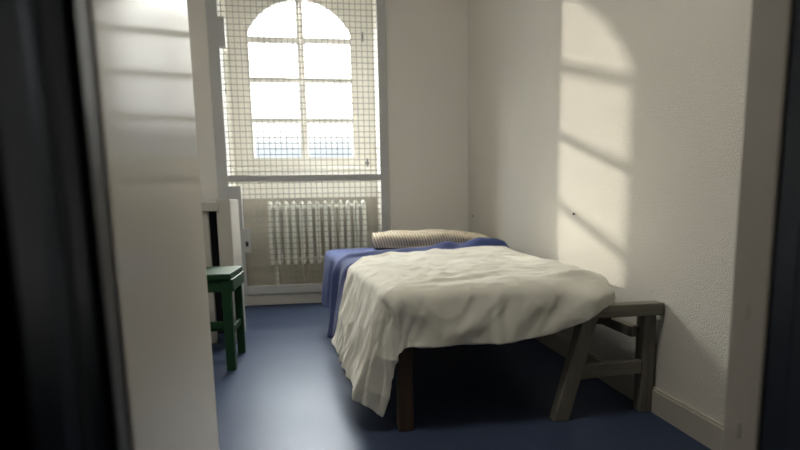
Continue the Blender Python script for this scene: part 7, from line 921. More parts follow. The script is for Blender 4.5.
-1,1,-1,-4,-13,0,-1,1,0,-1,2,-1,0,1,-1,5,0,0,0,-14,43,5,0,0,-1,1,-26,26,31,-22,22,-2,-25,22,-24,23,1,-20,23,-19,20,-17,15,-3,0,1,0,0,0,0,0,1,-1,-5,-4,0,1,-1,0,1,-1,0,1,-1,0,1,-1,0,1,
-1,0,1,-2,-1,1,0,-1,1,0,-1,1,3,3,-1,1,0,-1,-5,-12,-1,0,0,0,0,1,0,-1,1,0,5,-1,0,0,-15,43,5,0,0,-1,1,-26,25,31,-23,24,-3,-25,23,-23,24,0,-19,21,-18,19,-2,-12,11,-1,0,1,0,-1,1,0,0,0,-6,
-3,0,0,-1,1,0,0,-1,1,0,0,0,-1,1,0,0,-1,1,-2,0,0,0,0,0,0,0,0,3,3,0,0,-1,1,-6,-14,1,-1,1,-1,1,0,0,0,1,-1,5,-1,1,-1,-14,42,5,0,0,-1,-25,25,0,30,-23,24,-3,-24,24,0,-22,24,-20,21,0,-18,16,
-10,11,-2,0,0,0,1,-1,1,0,-1,-5,-4,0,0,1,-1,0,0,1,-1,0,0,0,1,-1,0,0,0,1,-3,0,0,1,-1,0,0,1,-1,4,1,1,0,0,0,-7,-13,0,0,0,0,0,0,1,-1,1,0,4,0,0,-1,-14,41,4,1,0,-1,-25,25,0,28,-21,23,-1,-25,
25,0,-21,23,0,-21,21,-17,16,-2,-3,4,0,-1,1,0,1,-1,0,0,-6,-3,0,-1,1,0,-1,1,0,-1,1,-1,1,0,-1,1,0,-1,1,-2,-1,1,-1,1,-1,1,-1,1,3,2,0,0,0,0,-8,-13,1,-1,0,1,-1,1,0,0,0,1,3,0,0,1,-18,39,5,
0,-1,1,-26,24,0,29,-22,24,-1,-23,24,1,-23,23,0,-20,20,0,-15,13,-1,1,0,1,-1,1,0,0,-1,1,-6,-4,0,0,0,0,0,1,-1,0,0,0,0,0,0,0,0,0,0,-2,0,0,0,0,-1,1,0,0,3,2,0,0,1,-1,-9,-12,0,-1,1,0,0,0,1,
-1,1,0,3,1,-1,1,-17,39,4,1,-1,1,-26,24,0,28,-20,23,0,-23,25,-1,-23,23,0,-20,21,0,-15,15,-3,1,0,0,0,0,1,-1,1,-1,-6,-3,0,-1,1,-1,1,-1,1,-1,1,-1,1,-1,1,-1,1,-1,1,-3,0,0,0,0,0,1,-1,0,3,
3,-1,0,0,1,-11,-12,1,-1,0,0,1,-1,1,0,0,1,2,1,0,-1,-16,38,4,1,-1,1,-26,24,0,28,-21,25,1,-23,23,-1,-1,-22,23,0,-17,19,-3,-8,9,0,0,-1,1,0,0,0,0,0,-6,-4,0,0,0,0,0,0,0,0,0,0,0,0,-1,1,0,0,
0,-2,-1,0,1,-1,1,-1,0,1,2,3,-1,1,-1,1,-12,-11,-1,1,0,-1,1,0,1,-1,0,1,3,0,0,0,-16,37,4,1,0,-26,25,0,-1,27,-18,25,0,-1,-24,22,-1,-20,22,2,-18,19,-3,-2,-1,4,-1,1,-1,0,1,0,-1,1,-6,-5,0,
1,-1,1,-1,0,1,-1,1,-1,0,1,-1,1,-1,0,1,-4,1,0,-1,1,0,-1,1,0,3,1,1,-1,1,0,-13,-11,0,0,0,0,1,-1,1,-1,1,1,2,1,-1,0,-18,38,4,1,-1,-24,24,0,-1,28,-18,25,0,-3,-24,22,1,-22,25,0,2,-18,16,-2,
-2,4,-1,0,0,0,0,1,-1,0,-6,-4,0,0,-1,1,0,0,0,0,0,-1,1,0,0,0,0,-1,1,-3,0,0,0,0,0,0,0,0,3,2,-1,1,0,-1,-12,-11,-1,0,1,-1,1,0,0,0,0,2,1,1,-1,0,-18,38,4,1,-26,27,-2,0,0,27,-16,23,-2,-1,-25,
22,2,1,-19,23,0,-16,16,-2,-1,0,0,1,0,-1,1,0,0,0,-6,-5,0,0,1,-1,0,1,-1,0,0,1,-1,0,1,-1,0,0,1,-4,0,0,0,1,-1,0,0,1,2,2,0,0,0,-1,-13,-11,0,0,0,-1,2,-1,0,1,-1,2,2,0,0,-2,-14,39,5,0,-25,25,
0,0,-2,29,-18,23,-1,-3,-24,24,1,2,-19,24,0,-2,-13,12,-1,0,0,0,0,1,-1,1,0,-1,-6,-4,0,-1,1,0,0,-1,1,0,-1,1,0,0,-1,1,0,-1,1,-3,-1,1,-1,1,-1,1,-1,1,2,2,0,0,0,0,-15,-11,1,-1,0,0,1,0,0,-1,
1,2,1,0,0,-2,-14,41,5,-25,26,0,-1,-1,-1,28,-17,22,-2,-2,-23,24,2,2,3,-18,20,-1,-5,-6,8,-1,1,0,0,0,0,1,-1,0,-6,-5,0,0,0,1,-1,0,0,0,0,1,-1,0,0,0,0,1,-2,-2,0,0,0,-1,1,0,0,0,3,1,0,0,0,0,
-16,-11,1,0,0,-1,1,0,1,-1,0,2,1,1,-1,-2,-12,43,-20,25,1,0,-1,-2,0,27,-18,23,-2,-1,0,-22,26,4,1,-17,20,-2,-6,-1,0,3,1,0,-1,1,0,-1,1,0,-7,-4,-1,1,0,-1,1,0,-1,1,-1,1,0,-1,1,-1,1,0,-1,-3,
0,0,0,0,0,0,0,1,2,1,1,-1,0,0,-17,-10,0,0,0,0,1,-1,1,-1,1,1,2,0,-1,-2,-12,18,5,1,-1,0,0,-2,-1,27,-18,22,-1,0,0,-21,28,2,4,-1,-19,17,-5,-1,1,1,1,1,-1,0,1,-1,1,-1,-6,-5,0,0,0,0,0,0,0,0,
0,0,0,1,-1,0,0,0,-1,-2,-1,0,1,-1,1,-1,0,1,2,2,-1,0,1,-1,-19,-8,-1,1,-1,1,0,0,0,0,0,2,0,1,0,-3,-13,44,5,0,0,0,-2,-1,0,25,-17,22,0,0,1,-20,28,3,2,-1,-2,-20,15,-1,2,0,1,0,0,0,0,0,0,0,-7,
-4,-1,1,-1,1,-1,1,-1,1,-1,1,-1,1,-1,1,-1,1,-1,-3,-1,1,-1,1,0,-1,1,0,3,0,1,-1,1,-1,-20,-8,0,0,0,0,0,0,1,-1,1,1,1,0,0,-4,-9,44,5,-1,0,0,-2,0,-2,27,-19,24,-1,2,2,4,-19,27,0,-3,-2,-5,-12,
14,1,0,1,-1,1,-1,1,0,-1,1,-7,-5,0,0,0,0,0,-1,1,0,0,0,0,0,0,0,0,0,-1,-3,0,0,0,0,0,0,0,0,3,1,-1,1,-1,1,-22,-8,1,-1,0,1,-1,1,0,-1,1,2,0,1,-1,-4,-9,43,4,0,-1,0,-1,-2,0,25,-17,23,2,1,3,4,
-18,25,-1,-3,-3,-5,-2,0,7,0,0,0,0,1,-1,0,1,-1,-7,-4,-1,1,-1,0,1,-1,1,-1,0,1,-1,0,1,-1,1,-1,0,-4,0,0,1,-1,0,0,0,1,2,1,0,0,-1,1,-24,-6,0,0,0,-1,1,0,1,-1,0,2,1,0,-1,-4,-7,42,3,0,0,-1,-1,
-2,0,26,-18,25,2,2,4,3,4,-22,22,-4,-3,-3,-1,2,2,2,0,-1,1,0,0,0,0,0,-7,-5,0,-1,1,0,0,0,0,-1,1,0,0,0,0,0,-1,1,-1,-3,-1,1,-1,1,-1,1,-1,1,3,-1,1,0,0,0,-25,-6,0,1,-1,0,0,1,-1,1,0,1,1,0,0,
-5,-8,41,2,1,-1,-1,-1,-1,-1,26,-17,27,2,2,4,3,2,0,-23,18,-3,-1,0,2,2,1,-1,0,1,-1,1,0,-1,1,-8,-4,-1,0,1,-1,0,0,1,-1,0,1,-1,0,0,1,-1,0,0,-4,-1,1,0,0,0,-1,1,0,3,0,0,0,0,0,-26,-6,1,-1,1,
0,-1,1,0,0,0,2,0,1,-1,-5,-8,39,2,0,-1,0,-2,0,-1,1,34,2,3,2,4,2,1,-1,-4,-20,17,0,1,3,0,0,0,1,-1,0,0,0,1,-1,-7,-5,-1,1,0,0,-1,1,0,0,-1,1,0,0,-1,1,0,0,-2,-3,1,-1,0,0,0,0,0,0,3,0,0,1,-1,
0,-28,-4,0,0,0,0,0,1,-1,0,1,1,1,-1,1,-7,-4,38,2,0,-1,-1,-1,-1,0,1,36,1,4,2,3,1,1,-3,-2,-3,-18,20,2,2,-1,0,0,0,-1,1,0,0,0,0,-8,-4,-1,0,0,0,1,-1,0,0,0,1,-1,0,0,0,0,1,-2,-4,1,-1,0,1,-1,
0,1,-1,3,1,-1,0,1,-1,-29,-4,1,-1,0,1,-1,1,0,-1,1,2,0,0,-1,-5,-6,38,2,-1,0,-1,-1,-1,1,-1,38,2,3,3,2,0,-1,-2,-2,-2,0,-1,-4,13,-1,-2,0,1,-1,1,-1,1,-1,1,-8,-5,-1,1,-1,1,0,-1,1,0,-1,1,0,
-1,1,0,-1,1,-2,-3,0,-1,1,0,-1,1,0,-1,4,-1,1,-1,1,-1,-31,-2,0,0,-1,1,0,0,0,0,1,1,0,0,0,-6,-4,37,2,0,-2,0,-1,0,-1,1,38,3,2,3,1,0,-3,-1,-3,1,1,0,1,3,0,0,0,0,0,0,0,0,0,1,-9,-4,-1,0,0,0,
0,0,0,0,0,0,1,-1,0,0,0,0,-1,-4,0,0,0,0,0,-1,1,1,1,1,-1,1,-1,1,-33,-2,0,0,0,1,-1,1,-1,0,1,1,1,-1,1,-8,-2,37,2,0,-2,0,-1,0,0,0,39,4,2,1,1,-2,-2,-2,0,2,1,0,1,2,0,-1,1,0,0,-1,1,0,0,0,-8,
-6,1,0,-1,1,-1,1,-1,1,-1,1,0,-1,1,-1,1,-1,-1,-3,-1,0,0,1,-1,0,0,1,1,1,0,0,-1,1,-35,0,-1,1,-1,1,0,0,0,-1,1,2,0,-1,1,-7,-3,38,2,-1,-1,0,-1,1,-1,1,40,3,1,2,-2,-1,-3,0,2,1,3,-1,1,0,1,-1,
1,-1,0,1,-1,1,-1,1,-9,-5,0,0,0,0,0,0,0,0,0,0,0,0,0,0,0,0,-1,-4,-1,1,-1,1,-1,1,-1,1,2,0,-1,1,0,0,-36,0,0,-1,1,0,1,-1,0,0,1,1,0,0,0,-7,-1,38,1,0,0,-1,-1,1,0,1,40,3,1,-1,-1,-2,-1,1,3,2,
1,-1,2,-1,0,0,0,0,0,0,0,0,0,0,-7,-7,1,-1,1,-1,1,-1,1,-1,1,-1,0,1,-1,1,-1,1,-2,-5,1,0,0,0,-1,1,0,0,2,0,0,0,0,-1,-36,0,1,-1,0,1,-1,1,0,-1,1,1,0,1,-1,-6,-2,38,2,-1,-1,0,0,0,1,0,41,3,0,
-2,-2,-2,2,3,2,2,0,0,-1,1,0,0,-1,1,0,-1,1,0,0,-1,-7,-6,0,0,0,0,0,0,0,0,0,-1,1,0,0,0,0,0,-2,-4,0,0,1,-1,0,0,0,0,2,1,-1,0,0,-3,-34,0,0,0,-1,1,0,0,0,0,0,2,-1,1,-1,-5,-3,40,1,0,-1,0,1,-1,
2,-1,42,2,-1,-3,-1,-1,4,24,-20,1,-2,-5,3,1,3,0,1,-1,0,1,-1,0,1,-1,-7,-7,1,-1,0,1,-1,1,-1,0,1,-1,0,1,-1,0,1,-1,-1,-5,1,-1,0,1,-1,0,1,0,1,0,0,1,-1,-4,-33,-1,0,0,0,0,1,-1,0,1,-1,2,0,0,
-1,-5,0,41,1,-1,0,1,-1,2,-1,1,40,3,-2,-4,1,24,-20,4,1,-1,-2,-5,3,2,3,0,0,0,0,0,0,0,0,0,-8,-6,0,0,0,0,-1,1,0,0,0,0,-1,1,0,0,0,-1,-1,-4,0,-1,1,0,-1,1,0,0,1,1,-1,0,1,-6,-33,-1,1,-1,1,0,
-1,1,0,0,-1,3,-1,0,0,-6,0,42,0,0,0,1,0,0,1,0,40,1,-2,-1,23,-19,3,3,0,-3,-2,-4,4,3,1,1,-1,1,0,-1,1,0,-1,1,-8,-7,1,-1,0,0,1,-1,0,0,1,-1,0,1,-1,0,0,1,-3,-4,0,0,0,0,0,0,0,0,2,-1,1,-1,1,
-7,-33,0,0,0,0,0,0,0,0,0,1,0,0,0,1,-6,1,42,0,0,0,1,0,1,-1,1,39,1,-3,25,-22,5,3,1,-1,-4,-4,1,3,3,1,0,1,-1,0,1,-1,0,1,-1,-8,-6,0,0,-1,1,0,0,-1,1,0,0,-1,1,0,0,-1,1,-2,-5,0,0,1,-1,0,0,1,
-1,2,0,-1,1,0,-8,-33,0,1,-1,0,1,-1,1,-1,1,0,0,1,-1,1,-6,1,43,0,0,0,1,0,0,0,1,37,1,0,26,-21,4,3,0,-4,-5,0,0,5,2,1,0,0,0,0,0,0,0,0,0,-8,-7,0,1,-1,0,0,0,1,-1,0,0,0,1,-1,0,0,0,-2,-4,-1,
1,-1,1,-1,1,0,-1,2,0,0,0,0,-9,-33,1,0,-1,1,0,0,0,0,-1,2,-1,1,0,-1,-3,-2,43,0,-1,1,1,0,0,0,0,36,3,1,27,-20,4,1,-3,-4,-4,1,1,6,2,-1,1,-1,1,0,-1,1,0,-1,1,-9,-6,0,-1,1,0,-1,1,0,-1,1,0,-1,
1,0,-1,1,0,-3,-4,-1,1,0,0,0,0,0,0,1,0,0,0,-1,-9,-32,0,1,-1,0,0,0,0,1,-1,0,1,1,-1,-1,-3,1,43,-1,0,1,0,1,-1,1,-1,36,5,3,26,-18,1,-1,-4,-5,-1,1,10,-6,4,1,0,1,-1,0,0,1,-1,0,1,-9,-7,0,0,
0,1,-1,0,0,0,0,0,0,0,1,-1,0,0,-3,-3,-1,0,0,0,0,0,1,-1,1,0,0,0,0,-11,-32,1,-1,1,-1,1,0,-1,1,-1,1,1,-1,0,0,-3,-1,41,-2,1,1,0,0,0,0,1,35,6,28,-20,4,0,-5,-4,-2,-1,14,-13,5,4,1,0,0,0,0,0,
0,0,0,0,-9,-6,0,-1,1,-1,1,-1,1,0,-1,1,-1,1,0,-1,1,-1,-2,-5,1,-1,1,-1,1,-1,1,-1,1,1,-1,0,0,-12,-32,1,0,0,0,0,0,0,0,0,0,1,-1,1,-1,-3,2,38,-1,0,0,2,-1,0,0,1,35,9,28,-20,1,-2,-5,-3,-2,17,
-19,5,5,3,1,0,-1,1,-1,1,0,-1,1,0,-9,-7,0,0,0,0,0,0,0,0,0,0,0,0,1,-1,0,0,-3,-5,1,0,0,-1,1,0,0,-1,2,-1,1,-1,0,-14,-30,1,-1,0,1,-1,0,1,-1,0,1,0,-1,1,-1,-1,0,37,-1,0,1,0,1,-1,1,0,37,9,29,
-21,-1,-5,-4,-3,19,-20,1,4,6,3,-1,0,0,1,-1,0,1,-1,0,0,-8,-7,-1,1,-1,1,-1,1,-1,1,-1,1,-1,1,0,-1,1,-1,-3,-4,0,0,0,0,0,1,-1,0,0,1,-1,1,-1,-15,-30,1,0,-1,1,0,-1,1,0,0,-1,1,1,-1,-1,0,-2,
36,-1,1,0,1,0,0,0,1,38,10,28,-23,-4,-4,-3,-2,19,-19,2,4,6,1,0,0,0,0,0,0,-1,1,0,0,-8,-8,0,0,0,0,0,0,0,0,0,0,0,0,-1,1,0,0,-3,-5,1,-1,0,1,-1,0,1,-1,1,-1,1,0,-1,-17,-28,0,0,0,0,1,-1,0,0,
0,0,0,1,-1,0,-1,1,36,0,0,1,0,1,0,0,1,37,13,26,-25,-5,-4,-2,19,-20,1,3,5,5,-2,2,-1,1,0,-1,1,-1,1,0,-1,-8,-7,-1,1,-1,1,-1,0,1,-1,1,-1,1,-1,0,1,-1,1,-4,-5,1,-1,1,0,-1,1,0,-1,1,0,0,-1,1,
-19,-28,1,-1,0,1,-1,1,-1,1,-1,1,-1,1,-1,1,-2,1,35,1,1,-1,1,0,1,0,1,38,13,24,-28,-3,-4,-2,21,-20,1,4,9,-5,3,2,-1,0,0,1,-1,0,1,-1,0,-8,-8,0,0,-1,1,0,0,0,0,0,0,0,0,-1,1,0,0,-4,-4,0,0,0,
0,0,0,0,0,-1,1,0,0,0,-21,-26,0,0,-1,1,0,0,0,-1,1,0,0,0,-1,1,0,-2,227,54,-2,0,-1,-1,0,-1,-1,-1,0,-2,0,-1,-2,-1,-3,-1,-2,-1,-2,-3,-3,5,-10,-4,-3,-2,-1,-3,-3,-5,-3,0,2,0,2,-2,2,1,0,0,-1,
-2,-1,0,0,0,1,0,1,-1,3,5,-1,0,0,0,0,0,0,0,6,8,-2,1,0,0,0,12,0,1,-1,-8,-2,1,0,-9,-3,-2,0,-4,-3,-1,17,52,1,0,-2,0,0,-1,-1,0,-1,-2,0,-1,-1,-2,-1,-2,-3,-1,-1,-3,-3,6,-12,-3,-4,-2,0,-4,-4,
-5,-2,-1,3,0,1,-2,4,0,-1,-1,-1,-2,1,-1,0,2,-1,2,-1,1,1,5,-1,0,0,1,-1,0,0,0,6,8,-1,0,0,0,0,12,0,0,-1,-8,-2,1,-1,-10,-2,2,-8,-2,1,-6,16,53,-1,2,-2,0,-1,0,0,-2,0,0,-2,-1,-1,-1,-1,-2,-3,
-1,-2,-2,-3,6,-13,-2,-4,-3,-1,-3,-3,-8,-1,0,3,0,-1,1,3,-1,-1,-2,-1,-1,1,0,1,0,1,0,0,0,1,5,-1,1,-1,1,-1,0,0,1,6,6,0,1,-1,1,-1,11,0,0,-1,-8,-2,2,-4,-10,2,-3,-9,3,-1,-12,17,53,0,0,0,0,
-1,0,0,-1,-1,0,-2,0,-1,-1,-2,-1,-3,-1,-2,-2,-3,3,-11,-1,-4,-4,0,-4,-5,-6,-2,2,2,-2,1,2,1,-1,-2,-2,0,0,0,2,0,0,0,1,-1,0,2,4,-1,1,-1,1,-1,1,-1,1,6,7,-1,1,0,-1,0,10,2,-2,-2,-8,1,0,-9,-2,
-2,-6,-7,6,-7,-11,19,53,0,0,0,0,0,0,0,0,-2,0,0,-2,-1,-1,0,-3,-1,-2,-3,-1,-3,0,-8,-2,-3,-5,0,-3,-7,-7,1,1,1,-2,3,2,-2,-1,-3,0,0,2,0,0,1,0,-1,1,-1,1,1,4,-1,1,-1,2,-2,1,0,0,7,6,0,0,-1,
1,-2,11,1,-1,-5,-5,0,0,-11,-1,0,-13,-1,5,-14,-5,20,53,0,0,0,0,0,2,-1,0,-1,-1,0,-1,-2,0,-1,-2,-1,-2,-3,-2,-1,-5,-4,-3,-2,-5,-1,-3,-7,-8,2,1,0,-1,4,-1,-1,-4,1,-1,2,1,0,0,0,0,0,0,-1,1,
1,4,0,1,-2,2,-1,1,-1,0,7,6,0,0,-1,1,-2,11,0,0,-8,-2,-2,-1,-11,1,-4,-11,3,-4,-11,2,21,53,0,0,0,0,0,2,1,-2,1,-2,0,-1,-1,-1,-1,-1,-1,-2,-3,-2,-2,-2,-9,-1,-1,-5,-2,-2,-10,-7,5,-2,-1,3,2,
-3,-3,-1,2,0,1,1,0,-1,0,0,0,0,0,0,2,4,-1,1,-1,1,-1,1,0,-1,7,6,0,0,0,-1,-1,11,-2,2,-11,-2,-1,-7,-4,1,-10,-2,0,-12,1,-5,20,53,0,1,-1,0,0,3,-1,1,0,-2,1,-2,0,-1,-2,-1,0,-2,-2,-3,-3,-1,-12,
2,-1,-5,-3,-2,-12,-3,3,-4,2,3,-2,-3,-2,2,1,1,1,-1,-1,1,-1,0,0,1,-1,1,1,4,0,0,0,0,0,-1,1,0,6,6,0,-1,2,-2,-1,9,-2,-2,-10,-3,1,-9,1,-3,-4,-2,-6,-3,-1,-16,21,53,1,-1,1,-1,1,1,1,0,0,1,-2,
0,-1,0,-2,-1,-2,0,-2,-3,-3,-2,-12,2,-1,-3,-5,-1,-14,-1,2,-6,6,0,-5,-2,3,1,1,0,-2,1,-1,1,0,0,0,0,0,0,2,4,-1,0,0,0,-1,1,0,0,7,4,2,-2,1,-3,-1,5,-2,-6,-7,0,-3,-2,-1,-1,0,-5,-3,-2,-10,-9,
20,54,0,-1,1,0,0,2,0,1,-1,1,0,-1,-1,0,-2,0,-2,-2,0,-3,-2,-5,-10,4,-5,0,-6,-2,-16,3,-3,0,3,-5,-2,2,2,1,-2,0,0,0,0,1,-1,1,-1,1,-1,2,-1,5,-1,0,0,0,0,0,0,0,7,3,1,-3,0,-3,-2,1,-3,-7,24,-24,
-2,1,0,-3,0,-24,22,-6,-8,-8,18,55,0,-1,0,1,-1,2,1,0,0,-1,1,-1,1,-1,-1,-2,0,-2,-2,-1,-3,-2,-13,8,-8,1,-7,-4,-15,5,-7,4,-3,-4,3,2,0,-2,0,1,-1,1,0,0,0,0,0,0,-1,2,-1,5,-1,0,0,0,0,-1,1,-2,
7,1,0,-4,0,-4,-2,23,-25,5,-2,-1,-4,2,-1,-7,-2,2,-21,22,-10,-10,12,55,6,-6,0,0,-1,3,0,0,0,0,0,-1,1,-1,0,-1,-1,-2,-1,-3,0,-3,-11,10,-11,-1,-5,-7,-11,-1,-1,-2,-3,1,3,-2,0,0,-1,2,-1,1,-2,
2,-2,2,-2,1,-1,2,-1,4,-1,0,-1,0,1,-2,1,-2,5,-2,0,-5,24,-24,2,2,6,3,-7,-6,1,3,-9,-6,-7,0,4,-15,16,-14,15,56,0,-1,7,-7,0,2,1,-1,0,0,0,-1,1,-1,0,0,-1,-1,-2,-1,-3,1,-8,4,-7,-3,-5,-10,-7,
-6,1,-6,3,0,-1,-1,1,1,-1,0,-1,2,-3,3,-3,2,-1,1,-2,1,1,1,0,0,-1,-1,1,-2,1,-2,2,22,-23,2,0,2,0,7,10,1,-18,0,3,-14,-13,-1,3,-4,2,12,-28,14,15,56,0,0,0,0,5,-4,1,0,-1,0,0,0,-1,0,0,0,0,-1,
0,-2,-1,-3,3,-8,0,-7,-6,-11,-7,-4,-4,-1,0,-1,1,-1,1,-1,0,0,-1,2,-3,3,-3,2,-2,2,-2,1,0,0,0,-1,0,24,-26,3,-1,2,0,1,-1,1,2,4,2,9,7,-5,-36,1,4,1,3,-3,-6,-6,-1,5,-15,13,13,57,-1,0,0,0,0,
2,0,5,-5,0,-1,-1,1,-1,1,-1,-1,1,0,1,-2,-1,-1,-2,-5,-7,-8,-12,-8,-5,-1,-3,1,-1,1,-1,0,0,-1,1,-2,2,-2,2,-3,3,-3,26,-24,-1,0,2,0,0,1,1,-4,2,-1,4,-3,-3,3,4,4,4,5,-2,-13,-13,0,4,3,3,2,-1,
-10,-12,-8,11,-11,11,13,57,0,-1,0,0,0,2,0,0,0,-1,6,-6,0,0,0,-1,1,0,1,-1,1,0,-1,-4,-4,-11,-9,-14,-8,-4,-1,-1,0,0,-1,1,24,-26,2,-1,1,-1,1,-1,1,-1,1,0,1,1,0,-1,1,0,2,2,-9,2,3,-2,-6,6,7,
6,-12,-2,8,3,-13,-6,2,4,4,2,2,1,-12,-18,-2,8,-15,17,12,57,0,-1,0,0,1,0,1,0,0,0,0,-1,1,4,-4,1,-1,0,1,0,0,-1,3,-4,-9,-12,-15,-12,16,-24,-1,1,1,-1,-1,0,1,-1,2,-1,-1,-1,1,-1,1,1,0,2,0,2,
0,-1,1,0,0,4,-13,5,4,-10,9,-15,4,7,8,4,0,-16,-5,5,3,3,3,2,-7,1,2,-23,-3,5,-14,19,5,60,-1,-3,0,1,-1,1,2,-1,1,-1,1,-1,1,0,0,0,0,5,-4,0,0,0,-1,-3,-7,-18,-19,14,-20,-4,-2,1,1,3,-5,-2,1,
1,0,1,0,0,-3,0,2,1,2,1,1,0,3,2,0,-5,-3,0,-10,2,4,-9,4,6,6,5,4,-11,-11,2,5,3,2,-8,0,4,5,4,-8,-16,-5,1,-14,21,0,60,-1,0,1,-1,-2,1,1,0,0,0,1,-1,1,0,0,0,0,1,-1,0,0,0,5,-10,-12,-20,7,-21,
7,-18,-5,7,1,2,-2,-7,1,2,1,2,2,3,-1,-3,1,2,-11,3,4,3,4,0,-6,1,2,2,-4,-4,3,2,-2,6,2,-4,-10,1,3,-4,-3,3,2,3,2,3,6,-3,-9,-10,-12,4,-16,23,3,59,0,-1,1,1,-1,1,0,0,1,-1,1,0,0,0,0,0,0,0,-1,
-1,1,-1,0,-4,-14,-22,12,-22,21,-45,26,-3,-6,-7,5,-14,4,6,7,-13,3,6,-2,-3,2,4,3,3,4,2,2,-13,-1,3,2,2,1,-9,2,2,4,0,-15,-2,3,1,1,2,2,0,3,1,3,5,4,-25,2,-3,-5,-3,-13,19,1,60,-1,1,-1,1,-1,
1,1,0,1,-1,1,-1,0,1,-1,0,-1,0,0,-1,0,1,1,-8,-16,-22,19,-22,-3,15,-48,20,17,5,-6,-6,-21,-2,2,5,4,1,-4,4,6,4,3,-5,-2,6,-2,-6,3,4,1,0,1,-4,-3,2,-3,-5,1,0,2,0,2,1,2,0,1,-2,-2,4,-8,-4,5,
-1,-10,-5,-14,20,2,60,0,0,0,0,0,0,2,0,-1,1,0,-1,1,-1,-1,1,-2,1,-1,0,1,-1,3,-9,-18,-22,22,-28,28,-61,45,-15,-22,22,10,11,-20,-9,-1,-6,-6,0,2,5,4,3,3,3,3,3,-6,-3,5,4,1,1,-1,-1,-4,-2,-7,
-1,0,0,2,1,0,0,0,0,1,2,3,4,-15,4,6,-5,-12,-8,-12,21,3,60,0,0,1,-1,0,1,1,0,0,-1,1,-2,1,1,-2,-1,0,1,-1,1,0,1,1,-11,-17,1,-24,8,-21,6,-9,25,1,-35,10,2,10,-1,-7,-2,2,-1,-5,-3,-5,3,5,6,4,
2,-4,0,4,2,1,-4,-1,-1,-2,-5,0,1,0,1,1,1,0,-1,-2,0,3,2,4,3,-12,5,4,-7,-18,-9,-11,25,5,60,0,1,-1,0,-1,2,3,-3,1,-1,-1,1,0,-1,-1,1,-1,0,2,-1,1,1,-1,-11,-18,3,-25,17,-43,59,-77,42,12,-7,
-23,-4,9,4,-5,12,6,-15,6,-1,-8,4,4,6,-4,-13,5,2,2,3,1,1,-2,1,2,-3,-6,1,0,2,-1,0,-3,-2,1,2,3,4,2,4,-5,-2,4,-14,-22,-6,-1,22,6,60,0,0,1,-1,-1,1,3,-2,0,-1,0,1,-1,-1,1,-1,1,1,0,0,0,1,-1,
-12,-18,2,-22,19,-43,26,9,-50,30,8,3,-3,-28,14,2,-10,8,8,11,-15,3,8,-9,-3,1,2,3,6,-16,-1,3,5,1,-1,0,-2,0,-2,0,1,2,2,-4,-12,3,4,3,4,4,1,2,0,1,-25,-15,6,-9,20,6,60,0,0,0,0,-2,2,3,-3,0,
0,-1,2,-2,1,0,0,1,0,1,-1,1,0,-1,-13,-19,2,-16,23,-39,-2,24,-48,2,37,4,-5,12,-42,13,7,-8,-1,5,7,11,-9,-8,6,3,2,-4,-1,2,-6,-2,-1,1,0,0,-1,-3,-1,2,2,2,4,-11,-2,4,3,4,3,3,2,2,-14,-1,-9,
-9,2,-11,17,5,59,1,0,-1,1,-2,2,2,-3,1,-1,0,2,-1,0,0,1,1,0,1,-1,-1,2,-3,-13,-21,6,-19,28,-46,-19,37,14,-64,20,36,-9,6,13,-45,10,9,1,-8,-3,3,5,6,3,-19,9,5,-3,2,1,-1,-3,-3,-2,-2,-1,1,0,
3,2,4,-2,-11,4,4,3,4,2,3,-6,-11,2,2,-7,-8,2,-16,18,3,59,1,-1,0,1,-2,1,2,-2,1,-1,2,-1,0,1,0,2,0,-1,1,-2,1,1,-4,-15,-19,6,-16,28,-38,-38,42,12,-35,-9,10,31,-10,19,1,-36,4,4,3,-3,-4,-2,
1,3,7,11,-23,4,2,4,0,-1,-4,-2,-3,1,2,1,3,3,4,-12,1,3,5,-2,-5,0,-1,-2,2,1,2,-6,-8,1,-16,16,1,60,-1,0,0,0,-1,1,2,-2,0,1,1,0,1,-1,3,-1,0,-1,0,0,0,0,-5,-13,-20,6,-12,25,-35,-42,30,13,23,
-66,14,14,24,-10,30,-15,-32,0,3,10,10,-7,-11,-8,6,6,8,7,-12,-14,3,7,-3,-3,3,1,4,1,4,-1,-8,-8,5,2,4,1,-2,-3,-2,1,1,2,1,-5,-6,-2,-17,17,0,59,0,0,0,0,-1,1,2,-1,0,0,3,-1,0,1,1,-1,0,-1,0,
-1,0,1,-5,-14,-22,11,-11,26,-35,-53,35,14,16,-36,-6,5,15,11,-13,21,3,-25,-1,2,5,11,-5,-16,3,-1,3,6,-1,-8,-2,-2,-6,4,5,3,4,3,-7,-1,-7,0,5,-4,4,5,4,-3,-5,-4,3,2,1,-5,-7,-1,-16,15,-1,59,
0,0,0,0,-1,2,1,-1,2,1,-1,1,0,1,-1,0,-1,0,-1,0,0,1,-5,-15,-24,14,-12,24,-25,-45,12,27,-17,36,-62,21,-11,17,0,3,21,8,-17,-7,1,2,-3,11,-33,11,8,3,-3,2,-8,-2,-2,0,3,2,5,-2,0,-10,-1,-1,4,
4,4,5,4,-11,3,-2,-4,2,1,-5,-8,1,-17,17,-2,59,1,-1,0,1,-2,2,3,-1,0,2,-1,0,0,1,-2,0,-1,2,-2,0,0,2,-7,-17,-21,13,-10,21,-25,-18,-30,40,-2,10,-38,2,4,-1,21,-12,10,17,13,-10,-10,-6,-6,5,
7,-31,9,5,2,4,3,-11,-1,2,2,0,-6,2,1,1,3,3,-4,0,3,6,-4,-4,5,0,-10,2,3,-7,-9,3,-14,13,0,59,1,0,-1,1,-1,2,3,-2,1,1,-1,0,0,0,-1,-1,1,-1,0,1,0,1,-8,-16,-23,14,-6,17,-23,-20,-19,19,17,-38,
